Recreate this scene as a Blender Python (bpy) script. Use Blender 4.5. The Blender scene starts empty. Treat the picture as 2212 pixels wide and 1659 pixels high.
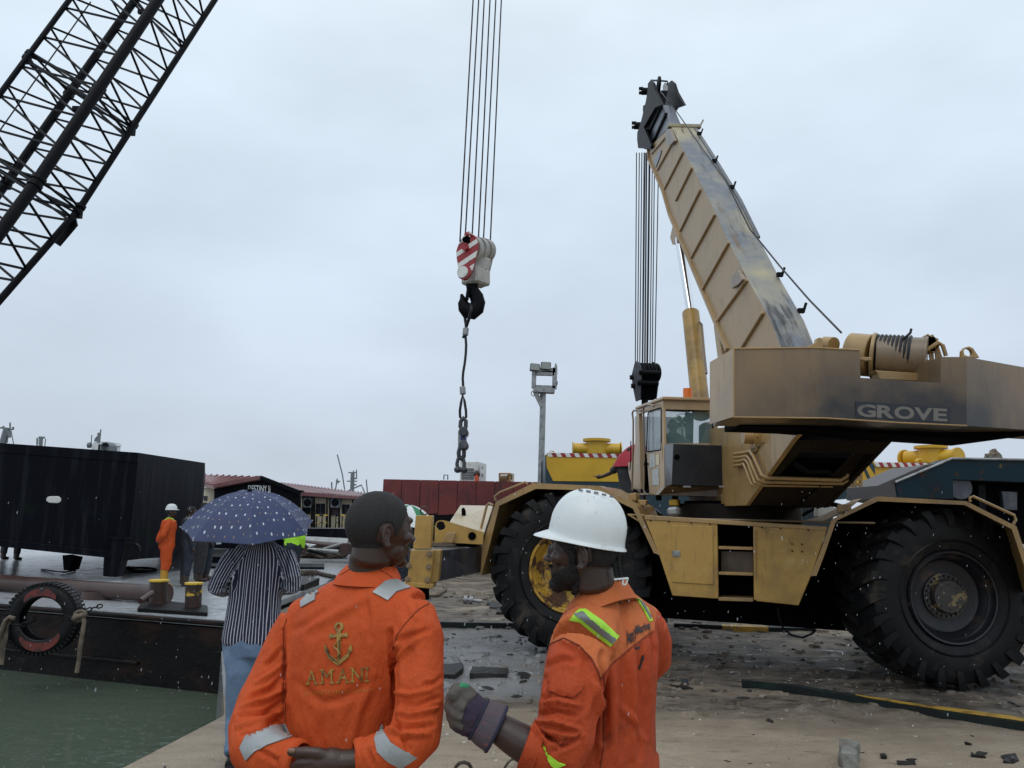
import bpy, bmesh, math, random
from mathutils import Vector, Matrix, noise
from mathutils.bvhtree import BVHTree
R = math.radians
V = Vector
rnd = random.Random(7)
scn = bpy.context.scene
col = scn.collection

# ---------------------------------------------------------------- camera
FPX, CX, CY = 1660.0, 1106.0, 829.5          # photograph measured at 2212 x 1659
PITCH, ROLL, EYE = 9.6, 1.3, 1.68
cd = bpy.data.cameras.new('camera'); cam = bpy.data.objects.new('camera', cd); col.objects.link(cam)
cd.sensor_width = 36; cd.lens = FPX / 2212 * 36; cd.clip_end = 6000; cd.clip_start = .05
CM = Matrix.Rotation(R(90 + PITCH), 3, 'X') @ Matrix.Rotation(R(ROLL), 3, 'Z')
cam.matrix_world = Matrix.Translation((0, 0, EYE)) @ CM.to_4x4()
scn.camera = cam
EYEV = V((0, 0, EYE))

# ---------------------------------------------------------------- world and sun
w = bpy.data.worlds.new("World"); scn.world = w; w.use_nodes = True
nt = w.node_tree; nt.nodes.clear(); N = nt.nodes.new; L = nt.links.new
out = N('ShaderNodeOutputWorld')
sky = N('ShaderNodeTexSky'); sky.sky_type = 'NISHITA'; sky.sun_disc = False
sky.sun_elevation = R(58); sky.sun_rotation = R(200)
bg1 = N('ShaderNodeBackground'); bg1.inputs[1].default_value = .06; L(sky.outputs[0], bg1.inputs[0])
tc = N('ShaderNodeTexCoord'); sp = N('ShaderNodeSeparateXYZ'); L(tc.outputs['Generated'], sp.inputs[0])
rp = N('ShaderNodeValToRGB'); L(sp.outputs[2], rp.inputs[0])
e = rp.color_ramp.elements
e[0].position = 0; e[0].color = (.56, .63, .725, 1); e[1].position = 1; e[1].color = (.95, 1.03, 1.1, 1)
for p_, c_ in ((.12, (.56, .635, .735, 1)), (.3, (.61, .71, .82, 1)), (.52, (.72, .83, .935, 1))):
    q = e.new(p_); q.color = c_
mp = N('ShaderNodeMapping'); mp.inputs['Scale'].default_value = (1.2, 1.2, 2.6); L(tc.outputs['Generated'], mp.inputs[0])
nz = N('ShaderNodeTexNoise'); nz.inputs['Scale'].default_value = 1.6; nz.inputs['Detail'].default_value = 5
nz.inputs['Roughness'].default_value = .5; L(mp.outputs[0], nz.inputs[0])
mr = N('ShaderNodeMapRange'); mr.inputs[1].default_value = .3; mr.inputs[2].default_value = .7
mr.inputs[3].default_value = .86; mr.inputs[4].default_value = 1.12; L(nz.outputs[0], mr.inputs[0])
vm = N('ShaderNodeVectorMath'); vm.operation = 'SCALE'; L(rp.outputs[0], vm.inputs[0]); L(mr.outputs[0], vm.inputs[3])
bg2 = N('ShaderNodeBackground'); bg2.inputs[1].default_value = 1.0; L(vm.outputs[0], bg2.inputs[0])
mx = N('ShaderNodeMixShader'); mx.inputs[0].default_value = .93; L(bg1.outputs[0], mx.inputs[1]); L(bg2.outputs[0], mx.inputs[2])
L(mx.outputs[0], out.inputs[0])
sd = bpy.data.lights.new('sun', 'SUN'); sd.energy = .5; sd.angle = R(40); sd.color = (1, .97, .93)
sun = bpy.data.objects.new('sun', sd); col.objects.link(sun)
sun.rotation_euler = (R(32), 0, R(-20)); sun.location = (0, 0, 30)
scn.view_settings.view_transform = 'Standard'; scn.view_settings.look = 'None'
scn.view_settings.exposure = .14; scn.view_settings.gamma = 1; scn.view_settings.use_curve_mapping = False

# ---------------------------------------------------------------- measuring helpers
def ray(x, y): return CM @ V(((x - CX) / FPX, (CY - y) / FPX, -1))
def W(x, y, Y):
    r = ray(x, y); return EYEV + r * (Y / r.y)
def G(x, y, z=0.0):
    r = ray(x, y); return EYEV + r * ((z - EYE) / r.z)
def PX(x, y, X):
    r = ray(x, y); return EYEV + r * (X / r.x)
def PL(x, y, p0, n):
    r = ray(x, y); return EYEV + r * ((p0 - EYEV).dot(n) / r.dot(n))
K = 2212 / 3840
def crop(ox, oy, sw, iw):
    s = sw / iw
    return lambda x, y: ((ox + x * s) * K, (oy + y * s) * K)
c1 = crop(2300, 1200, 1540, 2212); c2 = crop(2300, 250, 900, 1298); c3 = crop(1500, 1700, 1500, 2212)
c4 = crop(2300, 1750, 1540, 2212); c5 = crop(0, 1600, 900, 1493); c6 = crop(800, 1750, 900, 1321)
c7 = crop(1600, 1800, 1000, 1536); c8 = crop(0, 0, 900, 1244); d1 = crop(1600, 800, 400, 1327)
d2 = crop(1600, 1250, 400, 1021); d3 = crop(700, 1700, 700, 2212); d4 = crop(500, 1800, 700, 1452)
d5 = crop(2300, 1450, 600, 1991); d6 = crop(2600, 1150, 1240, 2212); d7 = crop(3100, 1550, 740, 2212)
d8 = crop(0, 1550, 700, 2212); e1 = crop(1950, 1300, 400, 1207); e2 = crop(2350, 280, 350, 1708)
e3 = crop(1500, 1850, 550, 1521); e4 = crop(2300, 1200, 250, 1037); e5 = crop(3000, 2400, 840, 2212)
e6 = crop(1600, 2350, 700, 2191); e7 = crop(2200, 1600, 300, 1422)
ident = lambda x, y: (x, y)
def WL(c, pts, Y): return [W(*c(*p), Y) for p in pts]

# ---------------------------------------------------------------- mesh builder
def frame(d):
    d = d.normalized(); a = V((0, 0, 1)) if abs(d.z) < .9 else V((1, 0, 0))
    x = a.cross(d).normalized(); return x, d.cross(x).normalized(), d
class MB:
    def __init__(s): s.v = []; s.f = []; s.m = []
    def add(s, vs, fs, m=0):
        o = len(s.v); s.v += [V(v) for v in vs]; s.f += [tuple(i + o for i in f) for f in fs]; s.m += [m] * len(fs); return s
    def box(s, c, size, rot=None, m=0):
        c = V(c); h = [x / 2 for x in size]; vs = []
        for i in (-1, 1):
            for j in (-1, 1):
                for k in (-1, 1):
                    p = V((i * h[0], j * h[1], k * h[2])); vs.append(c + (rot @ p if rot else p))
        return s.add(vs, [(0, 1, 3, 2), (4, 6, 7, 5), (0, 4, 5, 1), (2, 3, 7, 6), (0, 2, 6, 4), (1, 5, 7, 3)], m)
    def prism(s, poly, vec, m=0):
        n = len(poly); poly = [V(p) for p in poly]; vec = V(vec)
        vs = poly + [p + vec for p in poly]
        return s.add(vs, [tuple(range(n)), tuple(range(2 * n - 1, n - 1, -1))] + [(i, i + n, (i + 1) % n + n, (i + 1) % n) for i in range(n)], m)
    def hull8(s, a, b, m=0):            # two quads
        return s.add(list(a) + list(b), [(0, 1, 2, 3), (7, 6, 5, 4)] + [(i, i + 4, (i + 1) % 4 + 4, (i + 1) % 4) for i in range(4)], m)
    def beam(s, a, b, wx, wz, up=(0, 0, 1), m=0):
        a = V(a); b = V(b); d = (b - a).normalized(); x = d.cross(V(up)).normalized(); u = x.cross(d).normalized()
        q = [x * (i * wx / 2) + u * (j * wz / 2) for i, j in ((-1, -1), (1, -1), (1, 1), (-1, 1))]
        return s.hull8([a + t for t in q], [b + t for t in q], m)
    def tube(s, pts, r, seg=8, closed=False, m=0, cap=True, sx=1):
        pts = [V(p) for p in pts]; n = len(pts)
        rr = r if isinstance(r, (list, tuple)) else [r] * n
        vs = []; x = None
        for i, p in enumerate(pts):
            if closed: t = pts[(i + 1) % n] - pts[i - 1]
            else: t = pts[min(i + 1, n - 1)] - pts[max(i - 1, 0)]
            t.normalize()
            if x is None: x, y, _ = frame(t)
            else:
                x = (x - t * x.dot(t)).normalized(); y = t.cross(x)
            for k in range(seg):
                a = 2 * math.pi * k / seg; vs.append(p + (x * math.cos(a) * sx + y * math.sin(a)) * rr[i])
        fs = []
        for i in range(n if closed else n - 1):
            for k in range(seg):
                a = i * seg; b = ((i + 1) % n) * seg; fs.append((a + k, a + (k + 1) % seg, b + (k + 1) % seg, b + k))
        if not closed and cap: fs += [tuple(range(seg - 1, -1, -1)), tuple((n - 1) * seg + k for k in range(seg))]
        return s.add(vs, fs, m)
    def cyl(s, a, b, r, r2=None, seg=16, m=0): return s.tube([a, b], [r, r if r2 is None else r2], seg, m=m)
    def lathe(s, prof, c, axis, seg=32, m=0, cap=False):
        x, y, d = frame(V(axis)); c = V(c); n = len(prof); vs = []; fs = []
        for (r, h) in prof:
            for k in range(seg):
                a = 2 * math.pi * k / seg; vs.append(c + d * h + (x * math.cos(a) + y * math.sin(a)) * r)
        for i in range(n - 1):
            for k in range(seg):
                a = i * seg; b = a + seg; fs.append((a + k, a + (k + 1) % seg, b + (k + 1) % seg, b + k))
        if cap: fs += [tuple(range(seg - 1, -1, -1)), tuple((n - 1) * seg + k for k in range(seg))]
        return s.add(vs, fs, m)
    def loft(s, rings, m=0, cap=True):
        n = len(rings[0]); vs = [p for r_ in rings for p in r_]; fs = []
        for i in range(len(rings) - 1):
            for k in range(n):
                a = i * n; b = a + n; fs.append((a + k, a + (k + 1) % n, b + (k + 1) % n, b + k))
        if cap: fs += [tuple(range(n - 1, -1, -1)), tuple((len(rings) - 1) * n + k for k in range(n))]
        return s.add(vs, fs, m)
    def ell(s, c, rx, ry, rz, rot=None, nu=16, nv=10, m=0):
        c = V(c); rings = []
        for j in range(1, nv):
            t = math.pi * j / nv
            rings.append([c + (rot @ p if rot else p) for p in [V((rx * math.sin(t) * math.cos(2 * math.pi * k / nu), ry * math.sin(t) * math.sin(2 * math.pi * k / nu), -rz * math.cos(t))) for k in range(nu)]])
        return s.loft(rings, m)
    def sheet(s, quad, t, m=0):
        a, b, c, d = [V(p) for p in quad]; n = (b - a).cross(c - a).normalized() * t
        return s.prism([a, b, c, d], n, m)
    def build(s, name, mats, parent=None, smooth=0, bevel=0, origin=None, tri=None):
        if not isinstance(mats, (list, tuple)): mats = [mats]
        if parent:
            top = parent
            while top.parent: top = top.parent
            o = V(top.location)
        elif origin is not None: o = V(origin)
        else:
            n = len(s.v); o = V((sum(v.x for v in s.v) / n, sum(v.y for v in s.v) / n, min(v.z for v in s.v)))
        me = bpy.data.meshes.new(name); me.from_pydata([v - o for v in s.v], [], s.f)
        for mt in mats: me.materials.append(mt)
        if len(mats) > 1: me.polygons.foreach_set('material_index', s.m)
        bm = bmesh.new(); bm.from_mesh(me); bmesh.ops.recalc_face_normals(bm, faces=bm.faces)
        if bevel:
            es = [e for e in bm.edges if len(e.link_faces) == 2 and e.calc_face_angle(0) > .6]
            bmesh.ops.bevel(bm, geom=es, offset=bevel, segments=1, affect='EDGES', clamp_overlap=True)
        bm.to_mesh(me); bm.free()
        if smooth:
            me.shade_smooth(); me.set_sharp_from_angle(angle=R(smooth))
        me.update()
        ob = bpy.data.objects.new(name, me); col.objects.link(ob)
        if parent: ob.parent = parent
        else: ob.location = o
        return ob
def tag(o, label=None, cat=None, group=None, kind=None):
    if label: o['label'] = label
    if cat: o['category'] = cat
    if group: o['group'] = group
    if kind: o['kind'] = kind
    return o
def thing(name, label, cat, loc, group=None):
    o = bpy.data.objects.new(name, None); col.objects.link(o); o.location = loc; o.empty_display_size = .2
    bpy.context.view_layer.update()
    return tag(o, label, cat, group)

# ---------------------------------------------------------------- materials
def mat(name, c, rough=.6, metal=0, layers=(), bump=None, coat=0, rvar=None, alpha=None, spec=None, coord='Object'):
    """layers: (colour, scale, lo, hi, stretch, rough or None)"""
    m = bpy.data.materials.new(name); m.use_nodes = True; t = m.node_tree; b = t.nodes['Principled BSDF']
    n = t.nodes.new; l = t.links.new
    b.inputs['Roughness'].default_value = rough; b.inputs['Metallic'].default_value = metal
    if coat: b.inputs['Coat Weight'].default_value = coat; b.inputs['Coat Roughness'].default_value = .08
    if spec is not None: b.inputs['Specular IOR Level'].default_value = spec
    cc = n('ShaderNodeRGB'); cc.outputs[0].default_value = (*c, 1); cur = cc.outputs[0]
    rv = n('ShaderNodeValue'); rv.outputs[0].default_value = rough; rcur = rv.outputs[0]
    tx = n('ShaderNodeTexCoord')
    def noise_(scale, stretch, det=6, ro=.6, off=0):
        mpn = n('ShaderNodeMapping'); mpn.inputs['Scale'].default_value = stretch; mpn.inputs['Location'].default_value = (off, off * .7, off * 1.3)
        l(tx.outputs[coord], mpn.inputs[0]); q = n('ShaderNodeTexNoise'); q.inputs['Scale'].default_value = scale
        q.inputs['Detail'].default_value = det; q.inputs['Roughness'].default_value = ro; l(mpn.outputs[0], q.inputs[0]); return q.outputs[0]
    for i, ly in enumerate(layers):
        lc, sc, lo, hi, st = ly[:5]; lr = ly[5] if len(ly) > 5 else None
        q = noise_(sc, st, off=3.1 * i + 1)
        r_ = n('ShaderNodeMapRange'); r_.inputs[1].default_value = lo; r_.inputs[2].default_value = hi; l(q, r_.inputs[0])
        k = n('ShaderNodeMix'); k.data_type = 'RGBA'; l(r_.outputs[0], k.inputs[0]); l(cur, k.inputs[6]); k.inputs[7].default_value = (*lc, 1); cur = k.outputs[2]
        if lr is not None:
            kr = n('ShaderNodeMix'); l(r_.outputs[0], kr.inputs[0]); l(rcur, kr.inputs[2]); kr.inputs[3].default_value = lr; rcur = kr.outputs[0]
    l(cur, b.inputs['Base Color']); l(rcur, b.inputs['Roughness'])
    if bump:
        bs = bump if isinstance(bump, list) else [bump]; prev = None
        for j, (sc, stg, dist, *st) in enumerate(bs):
            q = noise_(sc, st[0] if st else (1, 1, 1), 8, .6, 9 + j)
            bn = n('ShaderNodeBump'); bn.inputs['Strength'].default_value = stg; bn.inputs['Distance'].default_value = dist
            l(q, bn.inputs['Height'])
            if prev: l(prev, bn.inputs['Normal'])
            prev = bn.outputs[0]
        l(prev, b.inputs['Normal'])
    if alpha is not None: b.inputs['Alpha'].default_value = alpha
    return m
U = (1, 1, 1); VS = (6, 6, .5); VS2 = (9, 9, 1.1)     # VS: vertical streaks
M = {}
M['tan'] = mat('tan_paint', (.38, .23, .078), .38, 0, [((.17, .115, .06), 1.2, .45, .8, U), ((.12, .085, .05), 2, .52, .95, VS2, .6), ((.43, .32, .18), 7, .6, .85, U)], (30, .15, .01), coat=.25)
M['sooty'] = mat('sooty_tan_paint', (.25, .17, .095), .4, 0, [((.10, .075, .05), .9, .42, .75, U), ((.10, .075, .05), 2, .5, .9, VS2, .6)], (30, .12, .01), coat=.2)
M['boomtan'] = mat('boom_side_paint', (.42, .285, .145), .45, 0, [((.30, .21, .12), 1.5, .5, .85, U), ((.2, .14, .08), 4, .55, 1, U)], (20, .12, .01))
M['yellowtan'] = mat('ochre_paint', (.44, .26, .058), .42, 0, [((.15, .09, .03), 1.8, .44, .72, U), ((.13, .09, .04), 2.5, .6, .85, VS2, .7), ((.50, .36, .13), 3, .6, .8, U)], (40, .2, .01), coat=.15)
M['boomtop'] = mat('worn_boom_top', (.40, .345, .215), .5, 0, [((.15, .165, .19), .6, .40, .56, (1.2, .9, .9)), ((.035, .03, .028), 1.6, .56, .66, (5, .5, .5)), ((.15, .095, .055), 2.2, .55, .7, (4, .5, .5)), ((.27, .26, .21), 6, .5, .8, U)], (30, .2, .01))
M['soot'] = mat('soot_black_brown', (.020, .014, .009), .5, 0, [((.006, .005, .005), 1.5, .4, .65, U)], (20, .2, .01), spec=.12)  # near-black brown for the frame's rear plate, wing and turntable ring
M['pale_slate'] = mat('pale_slate_paint', (.15, .17, .205), .4, 0, [((.07, .08, .10), 2.5, .45, .7, U)], (20, .15, .01))
M['slate'] = mat('dark_slate_steel', (.035, .040, .052), .4, 0, [((.14, .145, .16), 3, .5, .8, U), ((.02, .02, .025), 5, .5, .8, VS)], (30, .15, .01), coat=.3)
M['black'] = mat('black_steel', (.004, .0045, .006), .5, 0, [((.012, .013, .016), 4, .5, .9, U)], (25, .2, .01), spec=.1)
M['greasy'] = mat('greasy_black_panel', (.004, .005, .009), .4, 0, [((.022, .020, .018), 2.5, .45, .8, U, .5), ((.10, .10, .11), 10, .68, .8, U)], (12, .25, .01))
M['rubber'] = mat('tyre_rubber', (.008, .0085, .0095), .42, 0, [((.018, .017, .016), 3, .5, .8, U), ((.06, .05, .038), 4, .56, .75, U, .7)], (18, .35, .01), spec=.2)
M['rim_dark'] = mat('dark_rim', (.009, .010, .014), .42, 0, [((.09, .05, .03), 4, .55, .8, U)], (20, .2, .01))
M['rim_yellow'] = mat('yellow_rusty_rim', (.46, .27, .035), .5, 0, [((.07, .03, .015), 5, .5, .56, U, .8), ((.25, .13, .02), 9, .5, .8, U)], (20, .3, .01))
M['chrome'] = mat('chrome_rod', (.75, .77, .8), .12, 1)
M['dark'] = mat('dark_interior', (.003, .003, .004), .8, spec=.02)  # near-black colour puts the shade into wells, hollows and openings
M['rope'] = mat('steel_wire_rope', (.018, .018, .022), .5, .3)
M['grass'] = None
M['red'] = mat('red_paint', (.32, .025, .03), .45, 0, [((.12, .02, .02), 4, .55, .8, U)])
M['white'] = mat('white_paint', (.72, .72, .68), .45, 0, [((.35, .34, .31), 4, .5, .85, U), ((.1, .08, .07), 12, .65, .75, U)])
M['dirtywhite'] = mat('dirty_white_cast', (.5, .49, .45), .45, 0, [((.12, .11, .10), 2.2, .42, .75, U)], (10, .2, .01))
M['hull_black'] = mat('black_wet_hull', (.0045, .0055, .010), .45, 0, [((.022, .024, .028), 1.1, .5, .78, VS, .5), ((.035, .022, .018), .7, .60, .8, (2, 2, .5), .5), ((.008, .02, .008), .5, .6, .7, (1.5, 1.5, 1.5), .5)], [(2, .12, .03), (20, .12, .01)], spec=.08)
M['hull_rust'] = mat('black_rusty_hull', (.006, .0055, .006), .4, 0, [((.045, .022, .014), 1.1, .5, .8, (1, 1, 2), .55), ((.05, .05, .052), 5, .62, .8, (1, 1, 3), .5)], [(2.5, .5, .06), (22, .3, .01)], spec=.15)
M['pipe'] = mat('brown_pipe', (.06, .032, .026), .3, 0, [((.025, .016, .014), 3, .5, .8, U), ((.12, .06, .04), 6, .6, .8, U, .6)], (25, .15, .01))
M['rustred'] = mat('rust_red_hull', (.17, .025, .022), .5, 0, [((.07, .012, .014), .9, .45, .75, (1, 1, 1.4)), ((.03, .014, .014), 1.6, .6, .75, (2, 2, .5)), ((.24, .05, .04), 3, .6, .85, VS)], (8, .15, .02))
M['bargeyellow'] = mat('yellow_hull_paint', (.62, .37, .02), .4, 0, [((.50, .28, .015), 1.5, .4, .8, U), ((.25, .15, .02), 6, .68, .9, VS)], (8, .1, .01))
M['teal'] = mat('dark_teal_paint', (.012, .035, .05), .4, 0, [((.03, .05, .06), 2, .5, .85, U)], (10, .1, .01))
M['tealrust'] = mat('rusted_teal_paint', (.008, .024, .034), .42, 0, [((.008, .016, .022), 2, .5, .8, U), ((.33, .18, .03), 1.5, .58, .63, (1, 1, .7), .7), ((.07, .03, .012), 5, .6, .68, U, .8)], (12, .2, .01), spec=.15)
M['concrete'] = mat('wet_concrete', (.30, .275, .24), .55, 0, [((.17, .15, .125), 2, .45, .75, U), ((.4, .38, .34), 8, .6, .8, U)], [(3, .3, .03), (40, .4, .01)])
M['wood'] = mat('black_wet_timber', (.02, .019, .018), .45, 0, [((.05, .045, .04), 4, .5, .8, (1, 8, 1)), ((.09, .08, .07), 9, .66, .8, U)], [(14, .6, .02, (1, 1, 1)), (60, .4, .005)], spec=.2)
M['greenwood'] = mat('green_black_strip', (.012, .016, .015), .45, 0, [((.012, .012, .013), 1.5, .45, .6, U), ((.012, .032, .024), 2.5, .55, .7, U)], [(20, .4, .01)], spec=.2)
M['yellowwood'] = mat('yellow_worn_paint', (.42, .25, .035), .5, 0, [((.08, .045, .02), 5, .5, .7, U), ((.03, .02, .015), 2.2, .6, .68, U)], [(30, .4, .01)])
M['stone'] = mat('grey_stone', (.22, .22, .20), .6, 0, [((.12, .10, .08), 6, .4, .7, U)], [(8, .5, .03), (50, .4, .01)])
M['fibre'] = mat('rope_fibre', (.20, .155, .11), .85, 0, [((.06, .05, .04), 8, .4, .7, U)], (60, .8, .02))
M['darkfibre'] = mat('tarred_rope_fibre', (.06, .045, .033), .8, 0, [((.14, .11, .08), 9, .5, .75, U)], (50, .8, .02))
M['galv'] = mat('galvanised_steel', (.33, .34, .34), .45, .5, [((.15, .15, .15), 6, .45, .75, U)], (20, .2, .01))
M['lens'] = mat('floodlight_glass', (.30, .32, .29), .15, 0)
M['orange_lens'] = mat('orange_beacon', (.75, .16, .01), .25, 0)
M['paper'] = mat('weathered_paper', (.55, .56, .53), .7, 0, [((.3, .32, .32), 12, .5, .8, U)])
M['cream'] = mat('cream_wall', (.72, .65, .47), .6, 0, [((.3, .26, .18), 2, .5, .85, VS)])
M['roof'] = mat('maroon_sheet_roof', (.20, .085, .085), .4, 0, [((.30, .20, .19), 1.5, .5, .85, U)])
M['glass_dark'] = mat('dark_glass', (.02, .025, .03), .08, 0)
M['shipwhite'] = mat('ship_white', (.66, .68, .68), .5, 0, [((.45, .47, .48), 3, .5, .8, U)])
M['shipgrey'] = mat('ship_grey', (.16, .18, .19), .6)
M['skin'] = mat('dark_brown_skin', (.042, .021, .013), .38, 0, [((.055, .029, .020), 14, .45, .75, U)], (120, .25, .003))
M['skin2'] = mat('brown_skin', (.042, .022, .016), .38, 0, [((.058, .034, .028), 14, .45, .75, U)], (120, .25, .003))
M['palm'] = mat('fingernail', (.25, .14, .10), .35, 0)
M['hair'] = mat('black_hair', (.012, .011, .0105), .8, 0, [((.02, .018, .017), 60, .5, .7, U)], (420, .45, .003))
M['beard'] = mat('black_beard', (.006, .006, .006), .8, 0, [], (200, .9, .005))
FOLD = [(6, .7, .06, (1, 1, .5)), (18, .22, .02, (1.3, 1.3, .5)), (70, .10, .003), (700, .12, .001)]
M['orange'] = mat('orange_coverall', (.56, .085, .020), .70, 0, [((.48, .066, .016), 5, .5, .85, (1, 1, .5)), ((.26, .036, .011), 7, .60, .85, U)], FOLD, spec=.2)
M['orange_dirty'] = mat('dark_orange_coverall', (.46, .064, .015), .70, 0, [((.32, .042, .012), 6, .45, .8, (1, 1, .5)), ((.15, .03, .012), 8, .58, .78, U)], FOLD, spec=.3)
M['yoke'] = mat('faded_orange_yoke', (.58, .155, .048), .82, 0, [((.44, .10, .03), 6, .45, .8, U), ((.35, .08, .03), 10, .6, .8, U)], FOLD, spec=.3)
M['seam'] = mat('dark_seam_thread', (.20, .028, .008), .85)
M['reflect'] = mat('silver_reflective_tape', (.33, .35, .35), .4, .25, [((.30, .31, .30), 10, .45, .75, U), ((.62, .63, .62), 18, .62, .8, U)], (60, .3, .005))
M['reflect_dark'] = mat('grey_reflective_tape', (.17, .19, .18), .45, .2, [], (60, .2, .005))
M['lime'] = mat('lime_tape', (.42, .80, .05), .6, 0, [((.30, .60, .05), 14, .5, .8, U)], (60, .2, .005))
M['gold'] = mat('gold_embroidery', (.40, .245, .05), .5, 0, [((.13, .07, .015), 60, .4, .65, U)], (200, .6, .003))
M['gold2'] = mat('dark_thread', (.10, .055, .02), .6)
M['gold_red'] = mat('faded_gold_thread', (.46, .17, .02), .6)
M['ink'] = mat('black_print', (.012, .012, .014), .6)
M['helmet'] = mat('white_hard_hat', (.70, .74, .73), .32, 0, [((.60, .62, .60), 4, .5, .8, U), ((.42, .41, .38), 14, .64, .78, U, .6)], (260, .35, .002), coat=.25)
M['helmet_in'] = mat('hard_hat_liner', (.20, .20, .22), .7)
M['navy'] = mat('navy_coverall', (.016, .022, .035), .75, 0, [((.03, .038, .055), 6, .5, .8, U)], (18, .5, .02))
M['greyblack'] = mat('grey_black_cloth', (.03, .03, .033), .8, 0, [((.055, .05, .045), 8, .5, .8, U)], (18, .5, .02))
M['boot_yellow'] = mat('yellow_rubber_boot', (.50, .26, .02), .45, 0, [((.2, .09, .015), 7, .5, .8, U)])
M['boot'] = mat('brown_leather_boot', (.045, .028, .02), .5)
M['jeans'] = mat('washed_blue_jeans', (.13, .20, .30), .85, 0, [((.10, .16, .26), 4, .45, .8, (1, 1, .4)), ((.30, .38, .48), 5, .6, .85, (1, 1, .3))], [(8, .5, .03), (500, .3, .001)])
M['shoe'] = mat('black_sneaker', (.01, .01, .012), .5)
M['glove_leather'] = mat('grey_glove_leather', (.085, .075, .064), .7, 0, [((.10, .085, .07), 12, .45, .75, U)], (40, .6, .01))
M['glove_cloth'] = mat('purple_striped_glove_cloth', (.045, .028, .048), .85, 0, [((.03, .02, .05), 14, .45, .7, U)], (60, .6, .01))
M['glove_cuff'] = mat('grey_purple_cuff', (.085, .065, .078), .85, 0, [((.28, .07, .07), 30, .6, .7, (.3, 3, 3)), ((.09, .08, .11), 18, .5, .8, (.5, 2, 2))], (90, .5, .005))
M['glove_trim'] = mat('navy_cuff_trim', (.02, .022, .045), .85)
M['green'] = mat('green_cloth', (.03, .22, .10), .7)
M['cloth_white'] = mat('white_cloth', (.7, .72, .72), .7)
M['redcloth'] = mat('red_cloth', (.36, .012, .03), .7)
M['vis'] = mat('lime_vis_jacket', (.42, .85, .04), .7, 0, [((.28, .6, .03), 7, .5, .8, U)], (14, .5, .02))
M['genbox'] = mat('brown_cabinet', (.28, .15, .05), .5)
M['yband'] = mat('yellow_post_paint', (.65, .42, .03), .5, 0, [((.25, .13, .02), 14, .58, .66, U)])
M['bollard'] = mat('rusty_black_bollard', (.03, .016, .012), .45, 0, [((.10, .035, .02), 4, .5, .7, U)], (20, .4, .01))
M['water'] = None
def glass(name, c, rough=.06, alpha=.55):
    m = mat(name, c, rough, 0, alpha=alpha); return m
M['cabglass'] = mat('misted_teal_glass', (.19, .31, .31), .3, 0, [((.34, .50, .48), 2.6, .45, .7, U)], (60, .2, .005), alpha=.30)
M['doorglass'] = mat('door_glass', (.38, .45, .47), .12, 0, [], None, alpha=.55)
# ================================================================ SETTING
# water
wm = bpy.data.materials.new('harbour_water'); wm.use_nodes = True; t = wm.node_tree; b = t.nodes['Principled BSDF']
b.inputs['Base Color'].default_value = (.075, .098, .070, 1); b.inputs['Roughness'].default_value = .07; b.inputs['IOR'].default_value = 1.33
b.inputs['Specular IOR Level'].default_value = .5
txc = t.nodes.new('ShaderNodeTexCoord'); n1 = t.nodes.new('ShaderNodeTexNoise'); n1.inputs['Scale'].default_value = 2.2; n1.inputs['Detail'].default_value = 4
mpp = t.nodes.new('ShaderNodeMapping'); mpp.inputs['Scale'].default_value = (1, 2, 1); t.links.new(txc.outputs['Object'], mpp.inputs[0]); t.links.new(mpp.outputs[0], n1.inputs[0])
vo = t.nodes.new('ShaderNodeTexVoronoi'); vo.inputs['Scale'].default_value = 7; t.links.new(txc.outputs['Object'], vo.inputs[0])
wv = t.nodes.new('ShaderNodeMath'); wv.operation = 'SINE'; mm = t.nodes.new('ShaderNodeMath'); mm.operation = 'MULTIPLY'; mm.inputs[1].default_value = 34
t.links.new(vo.outputs['Distance'], mm.inputs[0]); t.links.new(mm.outputs[0], wv.inputs[0])
mrr = t.nodes.new('ShaderNodeMapRange'); mrr.inputs[1].default_value = .35; mrr.inputs[2].default_value = .05; t.links.new(vo.outputs['Distance'], mrr.inputs[0])
m2 = t.nodes.new('ShaderNodeMath'); m2.operation = 'MULTIPLY'; t.links.new(wv.outputs[0], m2.inputs[0]); t.links.new(mrr.outputs[0], m2.inputs[1])
bb = t.nodes.new('ShaderNodeBump'); bb.inputs['Strength'].default_value = .35; bb.inputs['Distance'].default_value = .04; t.links.new(n1.outputs[0], bb.inputs['Height'])
b2 = t.nodes.new('ShaderNodeBump'); b2.inputs['Strength'].default_value = .7; b2.inputs['Distance'].default_value = .02; t.links.new(m2.outputs[0], b2.inputs['Height']); t.links.new(bb.outputs[0], b2.inputs['Normal'])
t.links.new(b2.outputs[0], b.inputs['Normal'])
WZ = -.9
tag(MB().add([(-1500, -60, WZ), (1500, -60, WZ), (1500, 3000, WZ), (-1500, 3000, WZ)], [(0, 1, 2, 3)]).build('water', wm, origin=(0, 0, WZ)), 'dark green harbour water dimpled by rain beside the quay', kind='structure')

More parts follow.
